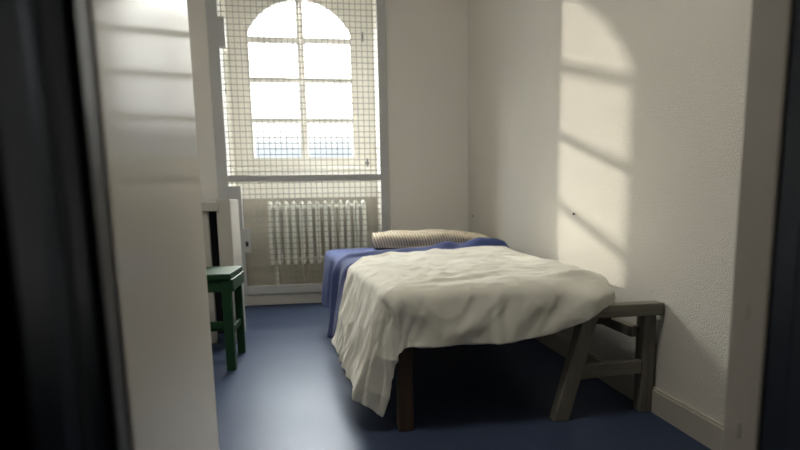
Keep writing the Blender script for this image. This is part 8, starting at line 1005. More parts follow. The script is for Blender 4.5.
41,-53,32,-8,-2,25,-26,19,16,13,0,-23,-7,7,0,-10,-22,4,10,6,4,0,-9,2,-8,0,1,0,2,5,2,4,4,4,3,3,-18,0,3,1,-12,2,3,-8,-7,5,-16,16,2,60,0,0,0,0,-1,2,3,-1,0,2,-3,0,1,-1,-1,1,0,-1,0,2,-1,
1,-8,-17,-25,18,-2,12,-20,-24,-28,15,32,-31,31,-38,10,19,-20,2,23,-29,25,14,13,-5,-25,7,1,-11,-10,-6,4,5,5,4,-6,-13,1,1,0,5,2,4,2,3,1,2,3,-5,3,3,5,1,-31,2,2,-7,-5,5,-13,15,3,60,1,-1,
0,1,-2,2,4,-3,1,1,-2,-1,2,-2,0,1,0,0,1,0,-1,1,-9,-19,2,-30,30,7,-28,-31,-8,-5,34,10,-31,25,-37,33,-9,-1,-7,17,-17,19,13,11,-20,-13,9,3,-10,1,1,-2,-2,-7,-4,0,0,2,3,1,2,1,3,2,1,1,1,1,
2,1,4,-2,-13,5,-17,-11,-4,8,-12,18,5,60,0,1,-1,1,-2,2,3,-1,-1,1,-2,0,2,-2,0,2,0,-1,2,-1,-2,3,-11,-21,4,-25,31,-4,-26,-30,10,-35,42,29,-43,28,-38,14,19,-18,19,-20,13,-11,17,11,15,-38,
2,8,2,-3,2,-4,-5,-4,-3,-2,0,1,2,3,2,3,1,3,1,2,-4,-1,3,3,4,-2,-13,7,0,-21,-22,10,-5,18,4,60,1,-1,1,-1,-1,2,3,-2,-1,2,-2,1,-1,1,1,0,0,1,-1,-1,1,0,-12,-19,1,-18,21,3,-21,-45,15,-19,27,
18,-4,-19,9,-23,26,-14,8,15,-19,10,-11,17,12,7,-41,12,5,0,-1,-2,-1,-3,-1,-3,-1,1,3,1,3,1,1,4,1,-11,2,3,4,2,3,-2,-12,4,4,-11,-20,-5,-4,20,4,60,1,-1,0,1,-2,1,4,-3,1,-1,0,2,-1,1,1,-1,0,
1,-2,1,0,-1,-13,-17,0,-18,21,7,-28,-37,10,-2,2,22,17,-45,28,-40,17,22,-28,23,13,-25,21,-18,17,13,-14,-21,10,2,-8,2,2,5,-4,0,0,1,1,2,1,1,3,0,-16,2,4,4,2,3,4,-3,-13,4,3,-8,-15,-4,-9,19,
3,60,0,1,-1,0,-1,2,1,-1,1,-1,1,2,-1,0,1,0,-1,0,-1,1,0,-2,-11,-21,3,-18,23,5,-30,-26,-18,21,-10,27,12,-9,-11,-10,-12,21,-3,-1,15,6,-21,21,-2,2,3,-24,-12,8,3,3,2,4,5,-9,5,2,2,1,1,2,-7,
-8,2,-1,-1,3,3,3,3,-1,-13,4,3,-7,-13,-3,-12,17,1,60,0,1,-1,0,-1,1,3,-2,1,1,0,1,-1,1,0,-2,2,-2,1,-1,1,-1,-13,-23,6,-15,22,-4,-16,-48,-3,38,-34,31,11,4,-20,1,-30,20,24,-32,19,14,-5,-11,
18,4,-19,-5,-12,0,5,5,2,3,5,5,-6,2,5,3,-9,-13,4,3,6,3,2,-5,-5,1,4,-3,-9,5,5,-9,-14,-6,-9,21,0,60,0,0,1,-1,-1,2,1,0,2,-1,0,2,-2,1,-1,-1,2,-2,1,-1,2,-2,-15,-21,5,-10,15,1,-36,-16,-15,
32,-19,17,14,-2,1,-23,-15,10,16,3,-15,18,15,-17,-10,4,6,-3,-4,-17,5,4,5,3,3,4,4,2,-2,-1,-14,-3,5,4,5,5,3,3,-3,-10,-5,-1,-4,5,4,-12,-16,-3,-8,19,-1,60,1,-1,1,0,-2,2,3,-2,3,-2,0,2,-2,
0,-1,1,0,-1,1,0,2,-3,-17,-20,7,-11,17,-12,-26,-13,-3,11,2,2,19,-8,-7,-7,-12,-2,14,19,-30,15,13,9,-42,9,11,3,-3,-8,-9,5,5,3,4,1,4,1,1,2,-5,-14,5,5,7,6,-6,2,7,4,-15,-9,-3,4,2,-13,-15,
2,-8,18,0,61,0,0,-1,1,-1,1,4,-2,2,-2,1,-1,-1,1,-1,1,-1,1,1,-1,3,-5,-15,-25,12,-10,19,-31,-4,-21,13,-7,18,-8,16,-12,-20,0,8,-12,10,14,2,-21,15,7,11,-39,11,5,2,0,-12,-1,6,3,3,1,2,2,1,
4,5,-24,6,8,6,-9,5,6,4,2,-7,-22,7,3,2,-10,-12,-1,-11,16,2,61,0,0,0,0,-1,2,2,0,0,-1,1,-2,1,-2,0,2,0,1,1,0,1,-6,-16,-25,15,-7,10,-25,-1,-25,21,-23,24,-8,10,-13,-4,-10,9,1,0,11,11,-36,
17,11,12,-2,-35,8,3,3,0,-9,5,2,2,2,1,2,1,4,5,-10,-6,8,-5,1,5,7,5,2,-14,-13,3,4,4,-9,-13,0,-13,15,3,61,0,0,1,-1,-1,1,4,-2,2,-3,1,-2,1,0,0,1,1,1,0,1,0,-6,-18,-25,18,-4,4,-20,-4,-36,25,
-2,5,0,-6,-4,18,-28,2,7,-3,8,12,-3,-15,8,8,16,-19,-15,-1,3,7,-3,-3,2,2,0,2,3,3,1,5,-2,-14,1,-1,6,5,6,4,-2,-12,-3,-6,6,4,-8,-11,-3,-12,14,3,62,-1,0,1,-1,-1,1,3,-1,1,-3,2,-2,1,-1,3,0,
1,1,0,-1,1,-7,-20,-22,21,-7,10,-28,-10,-28,21,8,-13,10,-2,0,2,-12,-10,10,5,4,10,21,-54,17,13,10,7,-26,-13,5,10,7,-12,1,2,1,5,2,3,-2,1,-5,-9,3,0,4,7,4,-1,-3,1,-3,-12,5,4,-7,-12,-1,-14,
14,4,62,-1,0,0,1,-3,2,3,-2,1,-2,1,-1,2,0,2,-1,3,-1,0,-1,1,-9,-19,-24,25,-2,1,-31,-8,-30,20,15,-1,1,0,-17,9,11,-33,12,9,4,11,0,-12,-12,18,9,-3,16,-56,15,15,5,-4,-5,4,4,3,-11,2,7,5,-21,
4,7,1,-1,5,-1,-5,8,5,1,-20,0,4,-6,-9,-2,-12,15,4,61,0,0,0,0,-1,1,2,-2,1,-1,2,-1,3,-2,3,0,1,-2,1,-2,2,-11,-18,1,-22,26,-14,-27,-7,-23,18,16,3,6,-28,3,8,13,-24,-4,10,11,4,-12,22,-29,13,
10,-6,-5,8,-27,16,8,3,-6,6,-9,-6,5,6,-1,-5,-10,7,8,6,-3,-5,-8,7,9,6,-9,-19,2,9,-5,-8,1,-17,12,3,61,0,-1,1,0,-2,2,1,-1,2,-1,2,-1,3,-1,1,1,-2,0,0,0,0,-11,-19,0,-13,21,-20,-25,-10,-14,
17,15,4,-9,-13,5,7,7,-5,-25,15,14,-17,8,16,4,-21,5,-4,-7,17,4,-20,14,8,-2,-19,4,4,4,-8,2,-6,-3,10,6,5,4,-24,4,7,6,-1,-4,-8,-5,7,-2,-5,-2,-17,11,1,60,1,0,0,-1,0,0,3,-1,2,-2,3,1,-1,1,
0,0,-1,1,-2,0,0,-10,-22,2,-7,9,-9,-29,-16,-3,15,5,-5,11,-8,-1,3,6,10,-35,12,0,-3,11,12,17,-25,-15,-9,14,11,14,-11,-5,10,-17,-1,6,5,-10,-1,1,-9,7,7,6,4,-7,-14,5,5,2,2,-3,5,-20,8,0,-4,
0,-19,10,0,61,0,0,0,-1,0,1,2,-1,3,-1,2,0,0,0,-1,1,-1,1,-3,1,-1,-10,-22,3,-6,6,-13,-17,-20,-4,3,8,6,9,0,-12,5,5,10,-13,-14,-6,13,10,10,8,-2,-57,21,13,10,10,10,-28,-4,8,-4,4,6,-18,3,-6,
3,6,8,1,-3,-4,-9,7,4,2,-3,0,8,-16,-2,3,-1,-3,-18,9,1,61,1,-2,1,0,-1,1,3,-1,3,0,0,0,-1,1,-1,2,-2,-1,-1,1,-1,-13,-19,2,-4,-7,-7,-10,-17,-10,7,7,6,8,8,-24,10,5,11,3,-46,14,11,12,0,-11,
-1,1,-15,15,11,0,4,1,-20,8,0,1,5,-22,2,1,6,-1,0,4,4,1,-9,0,5,3,-2,0,6,-1,-21,4,-5,8,-19,7,3,61,0,0,0,0,-1,1,4,-1,3,-1,0,0,-1,1,0,-1,0,-2,0,0,0,-13,-22,5,-6,-12,-6,-4,-14,-9,4,7,5,5,
16,-28,8,10,9,3,-40,12,12,-4,-15,3,10,15,-12,-2,-3,7,9,7,-16,-2,4,-4,3,-21,2,2,2,4,4,2,2,0,0,1,-5,3,-7,5,7,8,-27,-11,12,8,-22,6,3,61,1,-1,0,1,-2,1,4,0,2,-1,-1,1,-1,2,-1,-2,0,-2,2,-1,
0,-14,-23,7,-10,-11,-6,-2,-10,-10,4,5,4,3,15,-14,-1,12,9,-5,-16,-1,-6,-15,6,9,9,10,13,-26,-7,9,10,5,-8,-8,6,-3,-2,-21,2,6,5,4,3,1,-1,0,-1,1,-1,-3,-4,4,7,8,-7,-30,17,9,-26,6,3,62,0,-1,
1,-2,2,-1,4,1,0,0,-2,3,-1,0,-1,-2,1,-1,0,1,-2,-13,-25,10,-13,-11,-7,1,-8,-10,3,3,4,2,14,1,-12,15,1,0,2,-38,-3,3,7,8,8,5,5,5,-21,-1,5,6,2,-9,7,-9,0,-19,5,5,5,4,3,0,-3,0,-2,-1,-1,-6,3,
5,6,-2,-1,-4,-5,11,-26,3,4,62,0,0,0,-2,2,0,3,-1,2,0,-1,1,1,-3,1,-1,-2,2,-2,4,-5,-13,-25,11,-12,-13,-9,5,-7,-10,3,1,2,3,13,15,-22,11,-2,11,-18,-23,-3,7,7,1,6,3,3,5,3,-9,-6,9,-3,0,-10,
4,1,-7,-7,4,6,5,2,1,-4,-3,-2,-2,-6,2,4,4,-3,0,6,8,-11,5,-28,6,4,62,0,0,0,-1,0,1,2,1,1,0,-1,1,0,-2,1,-2,0,0,0,3,-4,-16,-24,11,-12,-7,-14,5,-4,-10,1,0,1,3,14,23,-30,1,4,-3,10,-27,-1,4,
0,-1,4,5,4,3,3,3,-1,-2,-5,-14,5,6,3,4,-21,2,7,6,2,0,-10,1,0,-7,0,2,4,-4,-1,7,4,5,6,-12,-23,2,3,62,0,0,0,-1,0,1,2,1,1,0,-1,2,-2,-2,2,-2,-1,2,0,2,-3,-18,-26,14,-13,4,-23,6,-14,-4,9,1,
-5,3,13,12,-16,-15,8,9,10,-26,5,-5,-1,0,-2,7,4,3,4,4,4,-6,-14,-1,5,3,4,0,2,-19,6,4,2,-2,-2,-6,-2,-1,2,2,-1,-3,1,10,1,3,4,-1,-32,5,2,62,0,0,0,-2,2,1,1,1,1,0,-1,1,0,-2,-2,1,0,1,2,1,-5,
-19,-26,18,-16,4,-16,-13,3,-2,7,6,-8,-3,1,9,-3,-15,12,8,12,-24,4,-11,3,1,-5,2,7,5,5,6,-12,-1,1,-2,0,3,2,3,3,-1,-20,3,-2,1,2,-2,-1,-1,2,0,0,-4,2,6,4,3,3,0,-31,3,0,62,0,0,-1,2,-1,1,1,
1,2,-1,0,-1,0,-2,-1,1,2,0,2,1,-9,-16,-28,21,-17,-12,-8,6,2,-6,5,5,-10,-15,0,17,13,-26,11,8,13,-20,-4,-10,7,5,-5,-7,7,10,0,-8,4,4,1,-2,-1,0,3,1,3,0,-4,-21,1,1,3,3,-1,0,0,1,1,-5,2,2,4,
6,3,0,-31,3,-1,63,-1,1,-2,2,0,0,2,0,2,-1,0,-2,0,-1,-1,3,0,2,0,1,-9,-20,-1,-26,-2,-8,-3,8,1,-3,5,-4,-10,2,-14,17,17,-20,2,7,16,-17,-17,1,8,6,-11,11,-9,-10,9,7,3,4,0,-2,2,-2,-1,0,0,1,
1,-3,-23,-1,5,6,2,0,-1,0,0,0,-1,2,1,9,3,0,-31,2,0,63,0,-2,2,0,1,-1,2,1,1,-1,0,-3,0,0,1,1,3,-1,-1,2,-10,-21,0,-28,-3,-6,0,8,3,-3,3,-14,0,9,-20,13,16,-8,-9,8,15,-11,-27,10,8,8,-15,-3,
2,-7,10,6,5,2,3,-2,0,-2,-6,3,0,-2,-3,0,1,-23,0,9,4,2,0,-2,-2,0,1,0,9,4,3,0,-31,3,1,63,0,-1,1,1,-1,0,3,0,1,-1,-2,-2,2,0,2,0,3,-2,-1,0,-9,-21,-1,-26,-6,-3,2,10,-5,-5,12,-21,10,1,-5,-5,
18,3,-19,11,10,-3,-33,14,10,-5,-16,5,14,-9,0,9,6,4,1,-2,-4,-1,-2,-2,1,-2,-1,-7,0,2,-17,2,7,-3,3,3,1,-3,-3,5,9,3,4,-2,-31,4,2,64,-2,1,0,1,-1,1,1,1,1,-2,-2,0,1,2,1,1,0,-2,-1,1,-10,-21,
-2,-24,-5,-1,-4,2,4,3,13,-33,19,-5,11,-23,19,12,-23,7,9,1,-30,4,2,7,-2,-6,10,8,-15,12,7,0,-4,1,-1,-9,-3,-1,2,3,3,0,0,7,-18,-15,-5,8,7,5,2,2,-12,3,13,3,3,0,-31,1,4,62,1,1,-1,1,-1,0,3,
0,-1,-1,0,0,0,4,1,-1,-3,1,-1,1,-12,-20,-1,-23,-8,-9,4,7,5,3,9,-29,13,-5,18,-20,10,10,-11,-4,3,8,-37,9,8,7,5,-17,10,14,-9,2,-5,7,-10,-1,0,0,1,0,1,0,1,1,-3,6,5,-11,-17,-6,8,7,5,1,-5,-9,
13,8,4,-2,-30,2,3,64,-1,1,-1,0,0,0,2,0,-1,0,1,0,1,3,0,-3,0,-2,2,0,-12,-24,4,-29,-8,-4,6,9,3,6,4,-24,0,6,8,-7,-4,15,2,-12,4,-7,-15,-1,11,4,5,-6,2,15,-12,-25,10,5,3,1,0,2,-1,1,-1,-1,0,
-1,-2,2,4,3,3,-20,-5,1,8,4,0,-14,3,13,9,-2,-31,2,5,64,-1,0,1,-2,1,0,1,-1,2,-1,2,1,0,2,-2,-1,-1,-1,2,1,-14,-24,4,-31,-8,0,8,8,4,7,4,-29,-13,12,14,8,-20,16,9,-23,3,4,3,-20,7,4,2,4,-7,
-7,2,-9,7,4,4,1,1,0,1,-1,-1,-1,-2,-2,-1,1,0,3,2,4,-1,-13,3,-2,3,-4,-8,5,10,4,-28,2,6,63,0,0,-1,1,-1,0,2,-1,1,2,1,1,1,-3,1,-2,0,0,1,1,-15,-24,2,-29,-7,3,7,8,5,11,-5,-53,17,11,10,20,-33,
15,6,-14,-7,5,12,-20,2,5,6,7,-22,0,7,-7,4,4,4,1,0,1,-1,1,-2,-2,-3,-2,1,-2,-1,2,1,2,4,4,1,-12,-1,5,-4,-13,1,9,-20,5,4,63,-1,1,-1,0,0,0,1,0,3,0,3,0,-2,-1,-1,0,1,0,2,-3,-15,-24,5,-30,-6,
4,7,8,10,2,-27,-26,19,8,9,17,-22,3,4,-8,-14,7,9,1,-14,11,3,-14,4,2,-1,-1,0,-1,3,3,3,2,0,-2,-1,-2,-1,-3,-2,0,0,0,-2,0,3,3,4,0,1,-3,2,-12,-18,10,-12,5,4,62,0,0,0,0,-1,1,1,1,3,1,1,-1,-1,
-2,0,0,2,0,1,-3,-17,-24,7,-29,-5,5,7,11,-2,-2,-25,-13,19,6,7,9,-18,-4,15,9,-38,9,10,13,-17,-1,-7,6,3,2,0,-7,-6,5,4,5,3,2,1,0,-1,-3,-2,-4,-5,-2,1,2,3,3,-6,0,4,2,1,-1,-1,-6,-7,0,-16,6,
1,62,0,0,0,0,-1,1,2,1,2,2,0,-2,0,-2,0,1,2,0,-1,-3,-17,-26,13,-31,-1,2,9,3,-6,-3,-12,-11,16,1,-4,13,0,-14,16,12,-34,1,10,11,-3,-26,9,6,2,3,-11,-2,1,3,5,3,3,4,2,-5,-5,2,-1,-1,1,-5,-8,
2,3,3,2,0,0,-2,0,2,-2,-6,-3,1,-19,6,1,61,1,0,0,0,1,-1,1,4,2,0,-1,-2,0,0,0,2,-1,1,-1,-4,-18,-25,15,-27,-2,2,6,-14,2,12,-14,-13,2,4,6,12,6,-22,16,11,-24,-8,10,8,1,-22,6,5,4,-11,0,2,1,
1,3,4,5,3,2,-12,3,0,-2,-1,3,3,-12,-6,4,1,3,1,1,0,1,0,-1,-8,-2,3,-19,3,-1,62,0,0,1,-1,1,0,0,6,0,0,-2,-1,0,1,1,0,-1,-2,2,-4,-19,-25,17,-22,-2,-6,-11,7,5,11,-17,-29,17,8,4,11,10,-28,18,
6,-16,-13,9,7,0,-6,-6,5,-7,2,1,1,-1,1,3,4,5,5,-3,-7,1,-2,0,1,1,2,2,-21,3,2,2,2,1,2,0,0,1,-7,-4,4,-22,6,0,62,0,1,0,0,1,-1,1,5,0,-1,-1,-1,1,1,1,-2,-1,-1,2,-6,-17,-27,21,-22,-10,-4,-4,
7,7,8,-34,-13,19,7,4,8,16,-32,19,-11,7,-21,8,6,0,3,-10,-6,5,3,-2,-3,-1,2,3,5,6,6,-5,-8,-1,1,3,1,0,-2,1,-4,-15,3,2,2,3,1,1,1,1,-7,-5,4,-19,2,0,63,0,1,-1,1,0,-1,1,5,0,-2,0,-1,3,-1,0,-2,
0,-1,2,-6,-19,-1,-27,0,-8,-2,-4,8,8,-14,-14,-11,17,5,4,9,22,-36,2,0,9,-11,-2,6,-2,5,-1,-11,-3,1,6,4,-8,0,5,5,6,8,-9,-8,-2,2,3,0,0,-1,3,3,-8,-17,3,2,4,2,3,1,1,-11,-3,7,-20,3,2,64,-1,
1,0,0,0,0,-1,6,-1,-1,0,1,1,-2,0,-1,-1,1,2,-7,-20,-3,-25,4,-9,-3,-4,11,-11,-2,-2,-19,14,8,3,13,24,-52,5,9,8,-3,-11,2,-2,6,1,-7,-5,3,3,6,-6,-2,4,6,6,5,-5,-13,-2,3,3,-1,-1,-4,4,3,1,1,-14,
-8,5,4,4,2,-6,-7,1,7,-22,4,4,64,0,0,-1,1,0,0,-1,5,0,-1,1,1,-2,0,-1,-1,1,1,2,-8,-22,-4,-22,9,-12,-2,-4,1,-15,13,0,-26,14,8,7,15,13,-57,13,14,13,3,-25,-8,8,5,2,0,-6,-1,5,3,-5,-1,5,6,4,
5,-11,-19,6,6,3,0,0,-5,-2,3,3,2,5,-18,-3,2,6,-5,-1,-5,3,7,-22,2,4,64,0,0,0,0,-1,1,-1,4,1,-1,2,-1,-2,0,-1,1,1,2,0,-9,-23,-2,-22,15,-17,-2,1,-26,10,11,4,-34,14,11,10,14,-5,-45,18,14,13,
9,-39,1,5,5,3,-1,1,-4,3,2,-9,6,5,-10,5,6,-6,-12,6,5,2,0,0,4,-3,-7,2,1,4,7,-22,-1,1,-1,2,-5,2,7,-22,4,5,64,-1,1,0,-1,1,-1,0,4,1,0,0,-2,0,-1,1,1,2,0,0,-10,-24,0,-22,22,-22,-1,-21,-3,11,
4,7,-32,10,15,11,-2,7,-46,22,13,14,-10,-14,-2,4,0,3,1,1,0,-2,-4,-4,-5,4,4,2,2,1,-11,4,5,1,1,-2,8,-4,1,-9,0,1,5,6,-26,1,2,2,-5,0,7,-19,2,4,63,1,0,-1,0,1,-1,0,4,1,0,-2,0,-1,1,1,2,1,-1,
0,-12,-23,-1,-18,23,-15,-27,-5,1,7,3,4,-18,1,16,9,-9,11,-40,21,15,-1,-1,-4,-8,6,1,-1,0,2,1,-7,-15,3,5,-2,4,4,5,-1,-8,2,0,-1,2,3,8,0,0,0,-3,-8,-1,5,4,-27,5,4,-8,-2,7,-15,3,3,63,1,-1,
0,1,-1,0,1,3,0,0,-2,1,0,1,2,1,0,-1,-1,-12,-24,1,-16,25,-20,-39,13,3,-2,3,7,-7,-11,18,-4,8,-1,-30,20,11,-9,11,-2,-12,7,3,-1,-4,-2,-12,-1,0,-1,3,2,5,3,4,-4,-4,-6,2,3,3,3,4,0,0,0,1,-1,
0,1,-1,-6,-19,3,-11,-2,12,-14,5,1,64,-1,1,-1,1,-1,1,-1,4,-1,0,-1,2,-1,3,2,0,-2,-1,1,-15,-23,0,-8,16,-26,-28,12,5,-1,1,7,0,-20,16,-5,15,-13,-18,18,-1,4,9,0,-12,5,-4,4,-6,-11,-2,-1,5,
-2,3,2,4,4,1,-6,-7,1,2,4,3,2,0,1,0,0,0,1,0,2,1,-5,-9,-13,-9,0,12,-14,2,1,64,-1,1,-1,1,-1,1,0,2,-1,1,1,-1,2,3,1,-2,-1,-1,-1,-13,-25,3,-8,5,-11,-31,6,7,3,1,2,11,-25,10,2,12,-14,-15,11,
3,5,9,2,-22,4,7,3,-12,-6,-9,5,4,4,0,2,3,2,-3,-7,1,2,3,2,4,0,-4,1,2,-1,1,0,1,1,3,-10,9,-21,-16,1,13,-14,2,0,63,1,-1,1,-1,1,0,0,2,-1,1,1,1,4,0,-1,-2,-1,0,-1,-15,-25,7,-14,6,-9,-24,-2,
10,3,-3,2,11,-10,-2,7,7,-19,-8,8,5,6,3,-2,-14,7,8,-6,-4,-11,-8,5,4,5,2,3,0,-3,-2,0,1,3,3,2,3,-3,-8,2,2,1,1,0,1,2,-1,-10,9,6,-43,0,17,-13,2,-2,63,1,0,-1,1,0,0,1,0,1,1,2,1,3,-1,-1,-3,
-1,1,-2,-15,-26,10,-16,6,-11,-15,-7,11,-3,-3,5,10,2,-8,8,0,-24,-2,8,5,4,5,-3,-10,8,6,-11,0,-11,-3,-2,5,5,4,1,-3,1,-1,2,2,3,3,3,-6,-1,0,-8,3,2,1,0,2,2,0,-10,6,9,-36,-11,22,-14,1,-3,64,
0,0,0,0,1,-1,0,3,-1,2,3,2,0,-2,-2,-1,-2,2,-2,-15,-27,9,-13,3,-11,-4,-12,-5,10,-6,7,11,11,-16,9,-8,-26,4,7,9,1,6,-6,-4,5,3,-8,-3,-9,-2,2,4,1,3,2,1,-1,1,1,3,4,3,-10,-4,4,8,-3,-11,2,2,
1,1,1,0,-1,-3,-1,-11,-21,19,-15,5,-1,64,0,0,1,-1,1,-1,1,1,2,3,2,0,-1,-1,-4,0,-1,3,-3,-16,-29,13,-13,1,-9,7,-44,17,11,-10,9,12,10,-3,-5,-26,-12,7,9,10,4,1,-9,-2,3,4,-5,-6,-7,0,-2,7,5,
2,-1,1,-2,3,1,4,1,-11,-2,3,4,7,4,-6,-11,2,0,1,1,-1,-1,-3,0,-9,-10,5,-11,2,0,64,1,-1,1,-1,1,-1,1,2,3,3,1,-1,-2,-2,-3,0,2,1,-3,-18,-28,16,-14,1,-4,-13,-30,20,7,-8,12,11,10,-4,-14,-33,
2,8,9,9,8,3,-20,0,3,3,3,-10,-5,-3,4,5,6,-7,6,3,-6,3,-4,3,4,-9,1,4,4,2,2,3,-4,-10,0,-1,0,-1,0,-3,1,-9,-5,2,-13,3,2,65,-1,1,0,-1,0,1,-1,4,4,3,-1,-2,-2,-3,-2,2,1,2,-4,-20,-29,24,-15,5,
-26,1,-29,21,4,-3,12,12,2,-11,-16,-22,5,8,8,7,8,3,-20,3,-2,3,4,3,-11,-7,8,4,-8,5,6,1,-14,3,5,5,4,-10,2,3,3,-1,2,1,1,-1,-8,-1,-3,-2,-1,-1,1,-10,-5,3,-12,3,4,65,-1,1,-1,1,-1,0,1,4,5,1,
-2,-2,-3,-2,-1,3,1,2,-7,-20,-2,-22,16,-2,-44,22,-33,21,2,1,15,1,-2,-11,-14,-14,5,8,6,6,8,-1,-14,4,-8,6,6,4,-1,-13,8,-13,3,4,3,-4,-5,6,4,6,3,-9,1,4,0,-1,-1,0,1,1,0,-7,1,1,-9,-2,0,-12,
-5,6,-10,2,5,65,0,-1,0,1,-1,0,1,5,5,-1,-2,-2,-4,0,1,1,1,2,-8,-20,-3,-13,22,-29,-28,22,-30,18,3,5,1,7,-7,-11,-10,-10,6,5,5,6,9,-4,-10,1,-6,7,6,5,1,-3,-13,-11,5,7,9,-19,7,6,4,5,2,-12,
5,1,1,0,-2,-2,-1,2,1,0,-5,0,2,-5,-9,-17,-7,12,-8,5,6,65,-1,1,-1,0,1,0,-1,7,3,0,-3,-4,-1,0,2,1,0,2,-9,-20,-5,-2,13,-34,-20,23,-31,17,5,-2,9,-4,0,-15,-7,-6,4,4,5,5,10,-8,-4,-2,-3,6,6,
7,2,-9,-18,1,4,8,-8,-4,7,4,6,4,-7,-4,4,0,1,1,-1,-2,-2,0,1,2,-3,-2,0,1,-4,-34,-5,13,-1,1,])
def unpack(key):
    nx, ny, vals = DATA[key]
    nv = nx * ny
    out = []
    for ax in range(3):
        c = vals[ax * nv:(ax + 1) * nv]; acc = []
        for j in range(ny):
            for i in range(nx):
                k = j * nx + i
                if i >= 2: p = 2 * acc[k - 1] - acc[k - 2]
                elif i == 1: p = acc[k - 1]
                elif j > 0: p = acc[k - nx]
                else: p = 0
                acc.append(p + c[k])
        out.append(acc)
    return nx, ny, [(out[0][k] / 4e3, out[1][k] / 4e3, out[2][k] / 4e3) for k in range(nv)]
def cloth(key, name, m, thick, offs=1.0):
    nx, ny, co = unpack(key)
    me = bpy.data.meshes.new(name)
    fs = [(j * nx + i, j * nx + i + 1, (j + 1) * nx + i + 1, (j + 1) * nx + i) for j in range(ny - 1) for i in range(nx - 1)]
    me.from_pydata(co, [], fs); me.update()
    for p in me.polygons: p.use_smooth = True
    me.materials.append(m)
    o = bpy.data.objects.new(name, me); COL.objects.link(o)
    s = o.modifiers.new('solid', 'SOLIDIFY'); s.thickness = thick; s.offset = offs
    sb = o.modifiers.new('sub', 'SUBSURF'); sb.levels = 1; sb.render_levels = 1
    return o
bl = cloth('blanket', 'blanket', M_BLANKET, .006)
tag(bl, 'royal blue wool blanket spread over the bed, hanging off its left side', 'blanket')
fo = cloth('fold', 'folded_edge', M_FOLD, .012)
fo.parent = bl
sh = cloth('sheet', 'bed_sheet', M_SHEET, .002)
sh.modifiers['sub'].levels = 2; sh.modifiers['sub'].render_levels = 2
tx = bpy.data.textures.new('linen_creases', 'MUSGRAVE')
tx.musgrave_type = 'RIDGED_MULTIFRACTAL'; tx.noise_scale = .16; tx.octaves = 3; tx.dimension_max = 1.1; tx.lacunarity = 2.2
dm = sh.modifiers.new('creases', 'DISPLACE'); dm.texture = tx; dm.texture_coords = 'LOCAL'; dm.strength = .0035; dm.mid_level = .35
tag(sh, 'creased white bed sheet draped over the near half of the bed', 'bed sheet')

# pillow : soft, flattened, blunt on the left and thinning to the right
bm = bmesh.new()
nu, nv = 56, 40
ring = []
def se(c, e): return math.copysign(abs(c) ** e, c)
for i in range(nu + 1):
    u = -1 + 2 * i / nu
    w = max(.72 if u < 0 else .02, (1 - abs(u) ** 9)) ** .5
    tpr = 1.0 - .55 * max(0, (u - .15) / .85) ** 1.5
    row = []
    for j in range(nv):
        a_ = 2 * PI * j / nv
        y = se(math.cos(a_), .6) * .19 * (.4 + .6 * w) * (1 - .12 * u)
        z = se(math.sin(a_), .55) * .054 * max(w, .02) * tpr
        px = u * .43
        z += (.012 * noise.noise((px * 6, y * 7, 3)) + .007 * noise.noise((px * 15, y * 11, 8))) * (1 if z > 0 else .2)
        z += .010 * math.exp(-((px - .02) / .22) ** 2) * (1 if z > 0 else 0)
        y += .015 * noise.noise((px * 5, z * 20, 1))
        # soft dent along the lower front
        if y < 0 and abs(z) < .03: y += .02 * math.exp(-(z + .02) ** 2 / .0002)
        row.append(bm.verts.new((px, y, z)))
    ring.append(row)
for a, b in zip(ring, ring[1:]):
    for j in range(nv): bm.faces.new((a[j], a[(j + 1) % nv], b[(j + 1) % nv], b[j]))
bm.faces.new(ring[0][::-1]); bm.faces.new(ring[-1])
pil = link('pillow', bm, M_KNIT, smooth=True)
pil.location = (.745, 3.79, .562); pil.rotation_euler = (math.radians(3), math.radians(1.0), math.radians(-2))
tag(pil, 'tan and cream striped pillow lying at the head of the bed', 'pillow')

# ------------------------------------------------------------------ trestle at the foot of the bed
tr = empty('trestle', (1.02, 1.78, 0))
tag(tr, 'grey weathered wooden trestle under the right foot of the bed by the wall', 'trestle')
def trp(name, f, m=M_TREST, bevel=.003):
    bm = bmesh.new(); f(bm); return reparent(link(name, bm, m, bevel=bevel), tr)
trp('top_beam', lambda b: box(b, .885, 1.215, 1.768, 1.824, .386, .432), M_TRESTX)
def splay(b):
    y0, y1 = 1.78, 1.83
    q = [(.800, 0), (.858, 0), (.962, .386), (.905, .386)]
    lo = [b.verts.new((x, y0, z)) for x, z in q]; hi = [b.verts.new((x, y1, z)) for x, z in q]
    b.faces.new(lo); b.faces.new(hi[::-1])
    for k in range(4): b.faces.new((lo[k], lo[(k + 1) % 4], hi[(k + 1) % 4], hi[k]))
trp('leg', splay)
trp('leg', lambda b: box(b, 1.156, 1.206, 1.800, 1.852, 0, .386))
trp('stretcher', lambda b: beam(b, (.885, 1.808, .176), (1.152, 1.812, .184), .030, .052, (0, 0, 1)), M_TRESTX)
trp('side_rail', lambda b: box(b, 1.122, 1.156, 1.830, 3.0, .293, .334), M_TRESTY)
trp('leg', lambda b: box(b, 1.110, 1.158, 3.0, 3.05, 0, .334))

for (y, z, lab) in ((2.52, .749, 'tiny dark nail in the sunlit patch of the rough wall'), (4.418, .712, 'tiny dark nail low in the rough wall by the far corner')):
    bm = bmesh.new(); tube(bm, (XR + .012, y, z), (XR - .007, y, z), .0028, 8); tube(bm, (XR - .007, y, z), (XR - .010, y, z), .0065, 10)
    tag(link('nail', bm, M_DARK), lab, 'nail')
